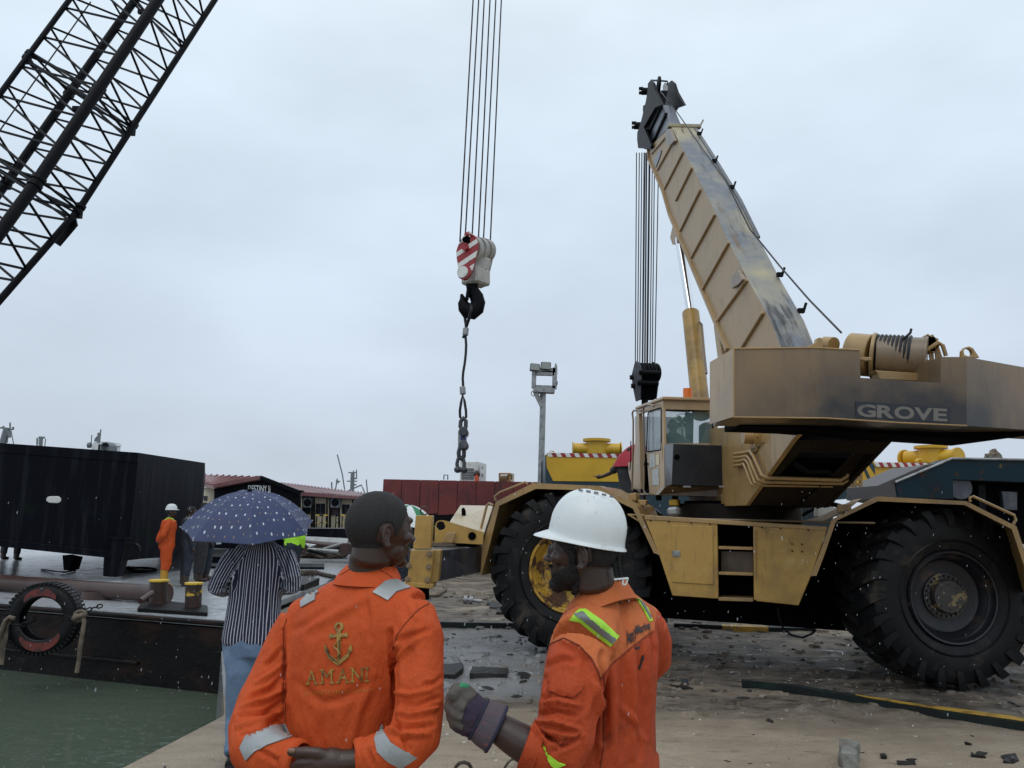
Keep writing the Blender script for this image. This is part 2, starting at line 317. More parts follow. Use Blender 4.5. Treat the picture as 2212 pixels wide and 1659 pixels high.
# ground
gm = bpy.data.materials.new('muddy_quay_ground'); gm.use_nodes = True; t = gm.node_tree; b = t.nodes['Principled BSDF']; n = t.nodes.new; l = t.links.new
txc = n('ShaderNodeTexCoord'); P = txc.outputs['Object']
def nse(sc, det=8, ro=.6, st=(1, 1, 1), off=0):
    mq = n('ShaderNodeMapping'); mq.inputs['Scale'].default_value = st; mq.inputs['Location'].default_value = (off, off, 0); l(P, mq.inputs[0])
    q = n('ShaderNodeTexNoise'); q.inputs['Scale'].default_value = sc; q.inputs['Detail'].default_value = det; q.inputs['Roughness'].default_value = ro; l(mq.outputs[0], q.inputs[0]); return q.outputs[0]
def rng(s, lo, hi, a=0, c=1):
    q = n('ShaderNodeMapRange'); q.inputs[1].default_value = lo; q.inputs[2].default_value = hi; q.inputs[3].default_value = a; q.inputs[4].default_value = c; l(s, q.inputs[0]); return q.outputs[0]
def mth(op, a, c):
    q = n('ShaderNodeMath'); q.operation = op
    for i, s in enumerate((a, c)):
        if isinstance(s, (int, float)): q.inputs[i].default_value = s
        else: l(s, q.inputs[i])
    q.use_clamp = op in ('ADD', 'SUBTRACT', 'MULTIPLY'); return q.outputs[0]
def mixc(f, a, c):
    q = n('ShaderNodeMix'); q.data_type = 'RGBA'; l(f, q.inputs[0])
    for i, s in ((6, a), (7, c)):
        if isinstance(s, tuple): q.inputs[i].default_value = (*s, 1)
        else: l(s, q.inputs[i])
    return q.outputs[2]
sx = n('ShaderNodeSeparateXYZ'); l(P, sx.inputs[0])
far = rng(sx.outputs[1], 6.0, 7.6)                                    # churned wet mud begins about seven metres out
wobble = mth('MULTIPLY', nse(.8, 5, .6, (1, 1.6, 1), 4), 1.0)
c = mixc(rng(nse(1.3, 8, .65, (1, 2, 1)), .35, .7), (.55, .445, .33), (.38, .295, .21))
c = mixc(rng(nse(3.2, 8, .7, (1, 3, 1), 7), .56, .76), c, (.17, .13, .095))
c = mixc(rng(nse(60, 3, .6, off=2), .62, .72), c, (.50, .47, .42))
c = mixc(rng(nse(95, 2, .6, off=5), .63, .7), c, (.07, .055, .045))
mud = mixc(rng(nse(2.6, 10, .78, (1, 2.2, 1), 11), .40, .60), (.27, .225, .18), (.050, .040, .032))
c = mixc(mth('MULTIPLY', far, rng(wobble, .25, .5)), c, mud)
leftp = rng(sx.outputs[0], 1.6, .2, .0, 1)
wet = mth('MULTIPLY', mth('MULTIPLY', rng(sx.outputs[1], 7.3, 7.8), rng(sx.outputs[1], 13, 10.5)), rng(mth('ADD', nse(2.2, 9, .72, (1, 2.4, 1), 21), mth('MULTIPLY', leftp, .20)), .56, .62))
shade_wet = mth('MULTIPLY', mth('MULTIPLY', rng(mth('ADD', sx.outputs[1], mth('MULTIPLY', nse(1.2, 6, .6, off=41), 1.5) if True else 0.0), 6.9, 8.0), rng(sx.outputs[1], 13.5, 11)), rng(sx.outputs[0], .7, 1.6))  # shade under the crane, painted into the ground along with dark wet mud
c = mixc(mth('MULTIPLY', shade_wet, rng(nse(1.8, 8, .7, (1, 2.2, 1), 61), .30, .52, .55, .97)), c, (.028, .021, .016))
wet2 = rng(nse(1.8, 6, .6, (1, 2.2, 1), 31), .58, .68)
wetall = mth('ADD', wet, mth('MULTIPLY', mth('MULTIPLY', wet2, .4), far))
c = mixc(mth('MULTIPLY', wetall, .75), c, (.10, .095, .09))
c = mixc(mth('MULTIPLY', mth('MULTIPLY', wet, leftp), .9), c, (.23, .23, .23))  # sky glare on the left puddles, painted in as a pale colour
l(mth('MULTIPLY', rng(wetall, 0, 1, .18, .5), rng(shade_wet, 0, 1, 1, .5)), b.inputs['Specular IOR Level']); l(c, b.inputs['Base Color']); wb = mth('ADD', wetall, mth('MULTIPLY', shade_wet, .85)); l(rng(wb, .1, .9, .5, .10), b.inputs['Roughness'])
h = mth('ADD', mth('MULTIPLY', nse(6, 10, .75, (1, 1.8, 1), 2), .6), mth('MULTIPLY', nse(40, 6, .75, off=3), .16))
bp = n('ShaderNodeBump'); bp.inputs['Distance'].default_value = .09; l(h, bp.inputs['Height']); l(rng(wb, .2, 1, 1.0, .10), bp.inputs['Strength'])
bp2 = n('ShaderNodeBump'); bp2.inputs['Distance'].default_value = .006; bp2.inputs['Strength'].default_value = .85; l(nse(130, 4, .7, off=6), bp2.inputs['Height']); l(bp.outputs[0], bp2.inputs['Normal'])
l(bp2.outputs[0], b.inputs['Normal'])
q1, q2, q3 = G(252, 1659), G(485, 1540), G(600, 1345)
def edgeX(y):
    pts = [(-30, q1.x - .6), (q1.y, q1.x), (q2.y, q2.x), (9.6, -3.4), (12, -3.85), (200, -3.85)]
    for (y0, x0), (y1, x1) in zip(pts, pts[1:]):
        if y <= y1: return x0 + (x1 - x0) * max(0, (y - y0) / (y1 - y0))
    return pts[-1][1]
def gz(x, y):
    a = .022 * (noise.noise(V((x * .7, y * 1.1, 0))) + .6 * noise.noise(V((x * 2.1, y * 3.7, 3))))
    if y > 6.2: a += min(1, (y - 6.2)) * .05 * abs(noise.noise(V((x * 1.7, y * 3.1, 9)))) - .01
    d = (x - edgeX(y)); k = min(1, max(0, d / .5)); return a * k - .02 * (1 - k)
ys = [-8 + i * 2 for i in range(5)]; yy = .5
while yy < 140: ys.append(yy); yy += .045 + max(0, yy - 3) * .013 if yy > 3.3 else .3
us = [0] + [1e-3] + [i / 260 for i in range(1, 261)]
mb = MB(); rows = []
for y in ys:
    x0 = edgeX(y); row = [V((x0, y, -2.5)), V((x0, y, -.02))]
    for u in us[1:]:
        x = x0 + .02 + (u * 14 if u < .8 else 11.2 + (u - .8) / .2 * (3 + 120 * ((u - .8) / .2) ** 2)); row.append(V((x, y, gz(x, y))))
    rows.append(row)
nn = len(rows[0]); mb.v = [p for r_ in rows for p in r_]
mb.f = [(i * nn + j, i * nn + j + 1, (i + 1) * nn + j + 1, (i + 1) * nn + j) for i in range(len(rows) - 1) for j in range(nn - 1)]; mb.m = [0] * len(mb.f)
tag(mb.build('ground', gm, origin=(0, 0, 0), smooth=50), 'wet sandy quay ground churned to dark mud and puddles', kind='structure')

# barge deck (wet steel) and hull
DZ = .1
dm = mat('wet_steel_deck', (.38, .40, .42), .2, 0, [((.46, .48, .50), 1.0, .45, .7, (1, 2.4, 1), .18), ((.07, .055, .045), 1.6, .60, .68, (1, 2.6, 1), .4), ((.12, .11, .10), 5, .55, .7, (1, 3, 1), .3)], [(1.6, .3, .05, (1, 2.4, 1)), (14, .5, .012)])
A0, A1 = G(0, 1302, DZ), G(493, 1340, DZ)
dirn = (A0 - A1).normalized(); A00 = A1 + dirn * 30
bR = V((-4.02, A1.y + .15, DZ)); far_y = 34
deck = [V(A1), V(A00), V((-40, far_y, DZ)), V((-4.02, far_y, DZ))]
barge = thing('work_barge', 'long black flat work barge with a wet deck moored along the quay', 'barge', (A1.x, A1.y, WZ))
def low(p, z): return V((p.x, p.y, z))
MB().add([low(p, -.02) for p in deck] + [low(p, -3) for p in deck], [(0, 1, 5, 4), (1, 2, 6, 5), (2, 3, 7, 6), (3, 0, 4, 7)]).build('hull', M['hull_rust'], barge)
MB().prism([low(p, .0) for p in deck], (0, 0, DZ)).build('deck', dm, barge)
g0 = MB()
hp = low(A1, 0) + dirn * -.02; nrm = V((dirn.y, -dirn.x, 0));
if nrm.y > 0: nrm = -nrm
g0.prism([low(A1, .02) + nrm * .07, low(A00, .02) + nrm * .07, low(A00, .02), low(A1, .02)], (0, 0, .07)); g0.build('rubbing_strake', M['hull_rust'], barge, bevel=.02)
g0 = MB(); g0.prism([low(A1, -.62) + dirn * 1.5 + nrm * .05, low(A00, -.62) + nrm * .05, low(A00, -.62), low(A1, -.62) + dirn * 1.5], (0, 0, .05)); g0.build('weld_seam', M['hull_rust'], barge, bevel=.01)
# raised bulwark plate on the barge's right edge
bw = MB()
pts = [(598, 1341), (620, 1316), (660, 1288), (700, 1262), (722, 1250), (790, 1222)]
top = [PX(x, y, -3.98) for x, y in pts]
for a, b_ in zip(top, top[1:]):
    bw.prism([a, b_, low(b_, -.1), low(a, -.1)], (-.05, 0, 0))
bw.build('bulwark_plate', M['hull_rust'], barge)
bw = MB(); a, b_ = PX(*c6(500, 650), -4.0), PX(*c6(585, 612), -4.0); bw.prism([a, b_, low(b_, .1), low(a, .1)], (-.3, 0, 0)); bw.build('deck_bracket', M['hull_rust'], barge)
# low cargo hatch coaming on the barge, right of the four standing men
for k, (xa, xb, ya, yb, z) in enumerate(((425, 560, 1198, 1216, .28), (425, 700, 1222, 1228, .16))):
    p = [G(xa, yb, DZ), G(xb, yb + 2, DZ), G(xb, ya, DZ), G(xa, ya, DZ)]
    MB().prism([low(q, DZ) for q in p], (0, 0, z - DZ)).build('deck_coaming', M['hull_black'], barge)
# ================================================================ MOBILE CRANE
u_ = V((.927, -.375, 0)).normalized(); v_ = V((.375, .927, 0)).normalized(); Z = V((0, 0, 1))
C0 = V((.75, 9.45, 0))
def CP(x, y, off=0): return PL(x, y, C0 + v_ * off, v_)
def CPL(c, pts, off=0): return [CP(*c(*p), off) for p in pts]
crane = thing('mobile_crane', 'large tan rough-terrain mobile crane with raised telescopic boom and four huge black tyres', 'crane', (2.7, 9.4, 0))
crane.location = (2.7, 9.4, 0); bpy.context.view_layer.update()

def tyre_mb(c, nrm, Rr, wd, skew=1):
    x, y, d = frame(nrm); mb = MB(); s = wd / .76
    half = [(.50, .30), (.53, .345), (.60, .37), (.72, .385), (.83, .375), (.915, .35), (.95, .27), (.962, .1)]
    prof = [(r * Rr, h * s) for r, h in half] + [(r * Rr, -h * s) for r, h in reversed(half)]
    mb.lathe(prof, c, d, 72)
    mb.lathe([(.615 * Rr, .372 * s), (.625 * Rr, .39 * s), (.64 * Rr, .376 * s)], c, d, 72)
    def P(r, h, a): return c + d * (h * s) + (x * math.cos(a) + y * math.sin(a)) * r * Rr
    NL = 24
    for side in (1, -1):
        for i in range(NL):
            a = 2 * math.pi * (i + (.5 if side < 0 else 0)) / NL; rings = []
            for (ri, hi, ro, ho, sh, wa) in ((.775, .372, .785, .392, -.02, .045), (.84, .34, .90, .402, .0, .058), (.90, .28, .985, .385, .03, .066), (.91, .2, 1.0, .30, .07, .07), (.91, .05, 1.0, .12, .15, .062), (.91, -.03, 1.0, -.02, .2, .055)):
                aa = a + sh * skew
                rings.append([P(ri, side * hi, aa - wa * 1.15), P(ri, side * hi, aa + wa * 1.15), P(ro, side * ho, aa + wa * .82), P(ro, side * ho, aa - wa * .82)])
            mb.loft(rings)
    return mb
def wheel(c, nrm, Rr, wd, rimmat, hubmat, phase=0):
    wh = bpy.data.objects.new('wheel', None); col.objects.link(wh); wh.parent = crane
    n_ = nrm.normalized(); k = wd / .76
    tyre_mb(c, n_, Rr, wd).build('tyre', M['rubber'], wh, smooth=32)
    mb = MB()
    mb.lathe([(.50 * Rr, .28 * k), (.52 * Rr, .345 * k), (.505 * Rr, .37 * k), (.485 * Rr, .365 * k), (.475 * Rr, .30 * k), (.455 * Rr, .28 * k), (.44 * Rr, .285 * k), (.43 * Rr, .27 * k), (.395 * Rr, .20 * k), (.36 * Rr, .185 * k), (.25 * Rr, .19 * k), (.0, .19 * k)], c, n_, 56)
    mb.lathe([(.50 * Rr, -.3 * k), (.3 * Rr, -.2 * k), (0, -.2 * k)], c, n_, 40)
    mb.build('rim', rimmat, wh, smooth=35)
    mb = MB(); x, y, d = frame(n_)
    mb.lathe([(.255 * Rr, .18 * k), (.255 * Rr, .215 * k), (.19 * Rr, .22 * k), (.185 * Rr, .275 * k), (.175 * Rr, .29 * k), (.0, .295 * k)], c, n_, 40)
    for i in range(24):
        a = 2 * math.pi * i / 24; p = c + d * (.21 * k) + (x * math.cos(a) + y * math.sin(a)) * .222 * Rr; mb.cyl(p, p + d * .035, .014, seg=6)
    for i in range(8):
        a = 2 * math.pi * i / 8; p = c + d * (.29 * k) + (x * math.cos(a) + y * math.sin(a)) * .135 * Rr; mb.cyl(p, p + d * .012, .009, seg=6)
    mb.build('hub', hubmat, wh, smooth=35)
    return wh
def rotz(v, a): return Matrix.Rotation(R(a), 3, 'Z') @ v
cl = CP(1236, 1229, .52); cr = CP(2016, 1283, .56)
M['hubcap'] = mat('worn_hub_cap', (.035, .032, .030), .4, 0, [((.24, .18, .08), 7, .56, .61, U)], (20, .3, .01))
wheel(cl, rotz(-v_, 14), cl.z * .985, .74, M['rim_yellow'], M['rim_yellow'])
wheel(cr, rotz(-v_, 25), cr.z * .985, .76, M['rim_dark'], M['hubcap'])
wheel(cl + v_ * 2.1, rotz(v_, 14), cl.z, .74, M['rim_yellow'], M['rim_yellow'])
wheel(cr + v_ * 2.1, rotz(v_, 25), cr.z, .76, M['rim_dark'], M['hubcap'])

# chassis frame (dark), axles
def cbox(a0, a1, b0, b1, z0, z1, name, m, bevel=.01):      # along u (m from C0), along v, heights
    q = [C0 + u_ * a0 + v_ * b0, C0 + u_ * a1 + v_ * b0, C0 + u_ * a1 + v_ * b1, C0 + u_ * a0 + v_ * b1]
    return MB().prism([p + Z * z0 for p in q], Z * (z1 - z0)).build(name, m, crane, bevel=bevel)
cbox(-.9, 5.1, .92, 1.75, .44, 1.42, 'chassis_frame', M['dark'])
for p in (cl, cr):
    MB().cyl(p + v_ * .2, p + v_ * 1.9, .19, seg=16).build('axle', M['dark'], crane, smooth=40)
# side body panels
T = v_ * .03
tl = MB(); tl.prism(CPL(c4, [(170, 282), (313 - 3, 290), (560, 306), (566, 712), (318, 695), (246, 475)]), v_ * .035)
tl.build('side_panel', M['yellowtan'], crane, bevel=.006)
tl = MB(); tl.prism(CPL(c4, [(753, 318), (1150, 342), (1066, 585), (998, 748), (757, 723)]), v_ * .035)
tl.build('side_panel', M['yellowtan'], crane, bevel=.006)
tl = MB()
for a, b_ in (((566, 306), (753, 318)),): pass
for y0, y1 in ((428, 444), (566, 582), (703, 722)):
    q = CPL(c4, [(566, y0), (753, y0 + 6), (753, y1 + 6), (566, y1)], .01)
    MB().prism(q, v_ * .28).build('step', M['tan'], crane, bevel=.004)
MB().prism(CPL(c4, [(578, 455), (752, 460), (752, 566), (578, 560)], .30), v_ * .03).build('step_back_plate', M['sooty'], crane)
MB().prism(CPL(c4, [(540, 296), (800, 306), (800, 735), (540, 725)], .34), v_ * .02).build('locker_back', M['dark'], crane)  # near-black backing added so the step opening reads dark
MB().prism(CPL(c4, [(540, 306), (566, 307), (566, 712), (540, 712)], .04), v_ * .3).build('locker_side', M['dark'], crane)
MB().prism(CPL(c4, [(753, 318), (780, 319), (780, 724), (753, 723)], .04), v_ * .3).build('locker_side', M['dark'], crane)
tr = MB(); tr.prism(CPL(c4, [(165, 260), (1150, 322), (1150, 345), (168, 286)], -.012), v_ * .10); tr.build('top_rail', M['tan'], crane, bevel=.006)
cbox(.0 + 1.05, 3.35, .03, 2.05, CP(*c4(600, 286)).z - .01, CP(*c4(600, 286)).z + .012, 'deck_plate', M['sooty'])
dr = MB(); dr.prism(CPL(c4, [(315, 314), (536, 322), (539, 636), (316, 622)], -.014), v_ * .012); dr = dr.build('locker_door', M['yellowtan'], crane, bevel=.004)
for y in (352, 615):
    MB().prism(CPL(c4, [(533, y - 14), (540, y - 14), (540, y + 14), (533, y + 14)], -.024), v_ * .012).build('hinge', M['tan'], dr)
lt = MB(); lt.prism(CPL(c4, [(318, 452), (360, 454), (360, 486), (318, 484)], -.024), v_ * .010); lt.prism(CPL(c4, [(328, 460), (352, 461), (352, 480), (328, 479)], -.030), v_ * .008); lt.build('latch', M['galv'], dr, bevel=.003)
hb = MB(); hb.tube([CP(*c4(762, 335), -.03), CP(*c4(764, 600), -.03)], .012); hb.build('grab_rail', M['tan'], crane, smooth=40)
bs = MB()
for px_ in ((963, 416), (1016, 418), (964, 455), (1016, 457), (765, 720), (200, 290), (300, 296), (420, 304), (520, 310), (800, 328), (900, 334), (1050, 343)):
    p = CP(*c4(*px_), -.012); bs.cyl(p, p - v_ * .008, .009, seg=8)
bs.build('bolts', M['dark'], crane)
# fenders : a bent sheet with a front lip
def fender(c, outer, inner, depth):
    o = CPL(c, outer); i_ = CPL(c, inner)
    mb = MB()
    for k in range(len(o) - 1):
        mb.prism([o[k], o[k + 1], i_[k + 1], i_[k]], v_ * .02)
        a, b_ = o[k], o[k + 1]; nn_ = (b_ - a).cross(v_).normalized() * .02
        if nn_.dot(V((0, 0, 1))) > 0: nn_ = -nn_
        mb.prism([a + v_ * .021, b_ + v_ * .021, b_ + v_ * depth, a + v_ * depth], nn_)
    return mb.build('fender', M['tan'], crane)
fender(c3, [(445, 672), (455, 508), (530, 268), (735, 164), (1105, 180), (1310, 290), (1436, 562)],
       [(452, 672), (497, 500), (548, 290), (750, 196), (1082, 206), (1288, 306), (1404, 552)], 1.0)
fender(c4, [(1062, 588), (1104, 486), (1176, 286), (1420, 160), (1902, 186), (2172, 322), (2250, 560), (2290, 700)],
       [(1094, 588), (1130, 494), (1200, 292), (1424, 186), (1892, 206), (2146, 336), (2222, 560), (2262, 700)], 1.05)
# inner wheel-well closing walls
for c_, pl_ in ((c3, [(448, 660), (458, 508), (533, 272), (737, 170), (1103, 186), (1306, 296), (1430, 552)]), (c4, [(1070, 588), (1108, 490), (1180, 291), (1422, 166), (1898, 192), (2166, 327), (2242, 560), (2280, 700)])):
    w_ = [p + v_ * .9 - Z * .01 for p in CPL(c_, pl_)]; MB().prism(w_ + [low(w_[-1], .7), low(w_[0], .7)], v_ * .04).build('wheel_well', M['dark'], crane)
def rail(c, pts, off, r=.014, name='hand_rail', m='tan'):
    MB().tube([CP(*c(*p), off) for p in pts], r, 8).build(name, M[m], crane, smooth=50)
rail(c3, [(528, 262), (524, 238), (552, 216), (695, 158), (705, 172)], .25)
rail(e3, [(965, 125), (925, 104), (900, 125), (824, 430), (830, 462), (862, 475)], .0, .017)
rail(c4, [(1922, 190), (1920, 168), (1938, 160), (2160, 262), (2168, 285), (2150, 320)], .2)
# small stuff standing on the chassis deck
def tz(x, y, off): return CP(*c4(x, y), off)
MB().prism(CPL(c4, [(1205, 205), (1280, 198), (1284, 238), (1206, 246)], .1), v_ * .3).build('lamp_box', M['tan'], crane, bevel=.006)
MB().prism(CPL(c1, [(285, 1010), (350, 1004), (356, 1055), (286, 1056)], .4), v_ * .2).build('tool_box', M['galv'], crane, bevel=.03)
MB().prism(CPL(c1, [(300, 968), (345, 966), (348, 1000), (300, 1000)], .8), v_ * .2).build('valve_block', M['bargeyellow'], crane, bevel=.01)
MB().prism(CPL(c1, [(80, 935), (120, 930), (124, 975), (84, 968)], .35), v_ * .25).build('lamp_box', M['tan'], crane, bevel=.006)
MB().prism(CPL(c1, [(130, 968), (180, 970), (172, 1000), (142, 996)], .3), v_ * .12).build('work_light', M['tan'], crane, bevel=.006)
rail(c1, [(78, 1048), (165, 1052)], .02, .012, 'bar'); rail(c1, [(85, 1050), (150, 1090)], .02, .012, 'bar')
cw = MB()
for k in range(7):
    a = tz(1020 + k * 6, 262 - k * 9, .8 + .1 * k); cw.tube([a, tz(1090 + k * 8, 222 - k * 5, .7), tz(1180 + k * 4, 196 + k * 3, .6), tz(1245, 214 + k * 8, .5)], .018, 7)
cw.build('deck_hose', M['black'], crane, smooth=50)
mb = MB(); mb.loft([[tz(1080 + 20 * k, 262 - 22 * j + 6 * math.sin(k * 2.1 + j), .5 + .25 * k) for j in (0, 1, 2)] + [tz(1080 + 20 * k, 268, .52 + .25 * k)] for k in range(9)]); mb.build('crumpled_tarp', mat('white_grey_tarp', (.42, .40, .36), .5, 0, [((.2, .2, .2), 9, .5, .7, U)]), crane)
MB().prism(CPL(c4, [(1010, 292), (1110, 268), (1290, 180), (1340, 170), (1240, 250), (1120, 300)], .45), v_ * .5).build('engine_cover', mat('pale_tan_cover', (.5, .42, .32), .5), crane, bevel=.01)

# turntable
MB().cyl(V((2.95, 10.1, 1.60)), V((2.95, 10.1, 1.86)), .80, seg=48).build('turntable_ring', M['soot'], crane, smooth=30)
MB().cyl(V((2.95, 10.1, 1.80)), V((2.95, 10.1, 1.90)), .66, seg=48).build('bearing', M['dark'], crane, smooth=30)

# superstructure frame : two side plates with a dark hollow between them
XS = 2.60; XE = 3.47
pD, pE = PX(1712, 950, XS), PX(1611, 1092, XS)
prof = [pD, pE, V((XS, 11.2, pE.z)), V((XS, 11.4, 2.3)), V((XS, 10.2, 2.85)), V((XS, 7.0, 2.60)), V((XS, 6.7, 2.5))]
fr = MB().prism(prof, (.05, 0, 0)).build('side_frame', M['tan'], crane, bevel=.006)
MB().prism([p + V((XE - XS, 0, 0)) for p in prof], (.05, 0, 0)).build('side_frame', M['soot'], crane, bevel=.006)
MB().prism([p + V((.06, -.0, .02)) for p in prof], (XE - XS - .08, 0, 0)).build('frame_core', M['dark'], crane) if 0 else None
def rearp(t, X, inset=0):      # point on the sloping rear face
    p = pD.lerp(pE, t); return V((X, p.y + inset, p.z))
mb = MB()
mb.prism([rearp(.62, XS + .06), rearp(.62, XE - .01), rearp(.99, XE - .01), rearp(.99, XS + .06)], (0, .04, 0))
mb.prism([rearp(.0, XS + .06), rearp(.0, XE - .01), rearp(.16, XE - .01), rearp(.16, XS + .06)], (0, .04, 0))
mb.prism([rearp(.16, XS + .06), rearp(.16, XS + .16), rearp(.62, XS + .10), rearp(.62, XS + .06)], (0, .04, 0))
mb.build('rear_plate', M['soot'], crane)
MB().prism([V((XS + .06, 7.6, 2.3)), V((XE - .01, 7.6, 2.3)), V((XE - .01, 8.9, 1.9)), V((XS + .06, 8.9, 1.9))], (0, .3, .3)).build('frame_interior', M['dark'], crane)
mb = MB()
mb.tube([rearp(.3, 2.8, .1), rearp(.42, 3.0, .08), rearp(.4, 3.2, .1), rearp(.55, 3.4, .1)], .03, 8)
mb.build('hydraulic_hoses', M['black'], crane, smooth=50)
# right-hand wing running up under the counterweight
MB().prism([W(1884, 946, 7.1), W(1905, 938, 7.1), W(1856, 1020, 7.9), W(1830, 1034, 7.9), W(1766, 1088, 8.4), W(1730, 1090, 8.4)], (0, .06, 0)).build('frame_wing', M['soot'], crane)
# bracket with oval holes
q = [(1290, 700), (1343, 690), (1343, 900), (1292, 898)]
mb = MB(); xs = (1293, 1312, 1333, 1343); 
mb.prism(WL(c1, [(1292, 712), (1311, 706), (1311, 898), (1292, 898)], 8.2), (0, .03, 0)); mb.prism(WL(c1, [(1331, 700), (1343, 698), (1343, 898), (1331, 898)], 8.2), (0, .03, 0))
for y in (706, 766, 812, 854, 886):
    mb.prism(WL(c1, [(1311, y - (8 if y > 706 else 0)), (1331, y - (8 if y > 706 else 0)), (1331, y + 10), (1311, y + 10)], 8.2), (0, .03, 0))
mb.prism(WL(c1, [(1200, 880), (1310, 884), (1310, 900), (1180, 898)], 8.18), (0, .1, 0))
mb.build('pipe_bracket', M['tan'], crane)
# hydraulic pipes wrapping the frame
ptab = [[(652, 722), (700, 715), (738, 708), (756, 735), (800, 838), (830, 850), (1225, 862), (1260, 840), (1258, 760)],
        [(652, 742), (690, 738), (722, 733), (738, 755), (782, 862), (810, 872), (1235, 880), (1284, 850), (1282, 760)],
        [(652, 764), (690, 758), (712, 752), (728, 775), (764, 876), (795, 888), (1180, 893)],
        [(652, 786), (690, 780), (704, 775), (715, 800), (745, 885), (775, 900), (1140, 905)]]
for pl in ptab:
    pts = []
    for k, p in enumerate(pl):
        d = c1(*p)
        if k <= 4: pts.append(PX(*d, XS - .04))
        else: pts.append(W(*d, PX(*c1(*pl[4]), XS - .04).y - .03 + .0 * k))
    MB().tube(pts, .020, 9).build('hydraulic_pipe', M['tan'], crane, smooth=60)
pb = PX(*c1(768, 632), XS)
mb = MB(); mb.cyl(pb, pb + V((-.02, 0, 0)), .155, seg=28); mb.cyl(pb, pb + V((-.14, 0, 0)), .072, seg=20); mb.cyl(pb, pb + V((-.035, 0, 0)), .12, seg=24)
for i in range(6):
    a = i * math.pi / 3; p = pb + V((-.02, math.cos(a) * .135, math.sin(a) * .135)); mb.cyl(p, p + V((-.015, 0, 0)), .012, seg=6)
mb.build('pivot_boss', M['tan'], crane, smooth=35)
mb = MB(); mb.tube([PX(*c1(*p), XS - .02) for p in ((740, 650), (742, 690), (757, 700), (805, 655))], .008, 6); mb.build('wedge_plate', M['sooty'], crane)

# counterweight
CWM = mat('sooted_counterweight_paint', (.24, .155, .072), .38, 0, [((.15, .11, .07), .9, .42, .75, U), ((.11, .085, .06), 2, .5, .95, VS2, .5)], (30, .12, .01), coat=.15)
t = CWM.node_tree; bs = t.nodes['Principled BSDF']; src = bs.inputs['Base Color'].links[0].from_socket      # exhaust soot stain round the winch notch
tx = t.nodes.new('ShaderNodeTexCoord'); mq = t.nodes.new('ShaderNodeMapping'); mq.vector_type = 'TEXTURE'; mq.inputs['Location'].default_value = (.43, -3.4, 2.33); mq.inputs['Scale'].default_value = (1.7, 6, .8); t.links.new(tx.outputs['Object'], mq.inputs[0])
gd_ = t.nodes.new('ShaderNodeTexGradient'); gd_.gradient_type = 'SPHERICAL'; t.links.new(mq.outputs[0], gd_.inputs[0]); nq = t.nodes.new('ShaderNodeTexNoise'); nq.inputs['Scale'].default_value = 3; nq.inputs['Detail'].default_value = 6
ad = t.nodes.new('ShaderNodeMath'); ad.operation = 'MULTIPLY'; t.links.new(gd_.outputs[1], ad.inputs[0]); mr3 = t.nodes.new('ShaderNodeMapRange'); mr3.inputs[1].default_value = .25; mr3.inputs[2].default_value = .75; mr3.inputs[3].default_value = .8; mr3.inputs[4].default_value = 2.2; t.links.new(nq.outputs[0], mr3.inputs[0]); t.links.new(mr3.outputs[0], ad.inputs[1]); ad.use_clamp = True
t.links.new(tx.outputs['Object'], nq.inputs[0]); mx9 = t.nodes.new('ShaderNodeMix'); mx9.data_type = 'RGBA'; t.links.new(ad.outputs[0], mx9.inputs[0]); t.links.new(src, mx9.inputs[6]); mx9.inputs[7].default_value = (.022, .019, .018, 1); t.links.new(mx9.outputs[2], bs.inputs['Base Color'])
cwt = MB(); YC = 6.0
body = [(1585, 753), (1756, 751), (1856, 756), (1859, 816), (2032, 827), (2032, 771), (2088, 771), (2088, 919.5), (2053, 917), (1943, 913), (1782, 903), (1585, 901)]
f0 = [W(x, y, YC) for x, y in body]
def back(p, x): return V((x if x else p.x, YC + .60, p.z))
cwt.prism(f0[0:3] + [W(1859, 816, YC), W(1859, 905, YC), W(1782, 903, YC), W(1585, 901, YC)], (0, .62, 0))
cwt.prism([W(1859.2, 816, YC), W(2031.8, 827, YC), W(2031.8, 915.5, YC), W(1943, 913, YC), W(1859.2, 905, YC)], (0, .62, 0))
cwt.prism([W(2032, 771, YC), W(2088, 771, YC), W(2088, 919.5, YC), W(2032, 915.5, YC)], (0, .62, 0))
a, b_, c_, d_ = W(2088, 771, YC), W(2360, 820, 6.85), W(2360, 938, 6.85), W(2088, 919.5, YC)
cwt.prism([a, b_, c_, d_], (0, .6, 0))
cwt = cwt.build('counterweight', CWM, crane)
le = MB(); a, b_ = W(1585, 753, YC), W(1585, 901, YC); c_, d_ = W(1533, 782, 6.62), W(1533, 917, 6.62)
le.prism([a + V((-.006, .002, 0)), b_ + V((-.006, .002, 0)), d_, c_], (.004, 0, 0)); le.build('counterweight_cheek', M['tan'], crane, bevel=.004)
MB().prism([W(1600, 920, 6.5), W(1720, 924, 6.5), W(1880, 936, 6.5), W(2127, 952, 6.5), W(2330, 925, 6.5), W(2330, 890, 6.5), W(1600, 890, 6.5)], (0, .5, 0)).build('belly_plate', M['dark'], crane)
ed = MB(); ed.tube([W(x, y, YC - .003) for x, y in ((1585, 753), (1756, 751), (1856, 756))], .007, 6); ed.tube([W(1585, 753, YC - .003), W(1585, 901, YC - .003)], .007, 6); ed.tube([W(1585, 901, YC - .003), W(1782, 903, YC - .003), W(1943, 913, YC - .003), W(2088, 919.5, YC - .003)], .006, 6); ed.build('edge_weld', M['tan'], cwt)
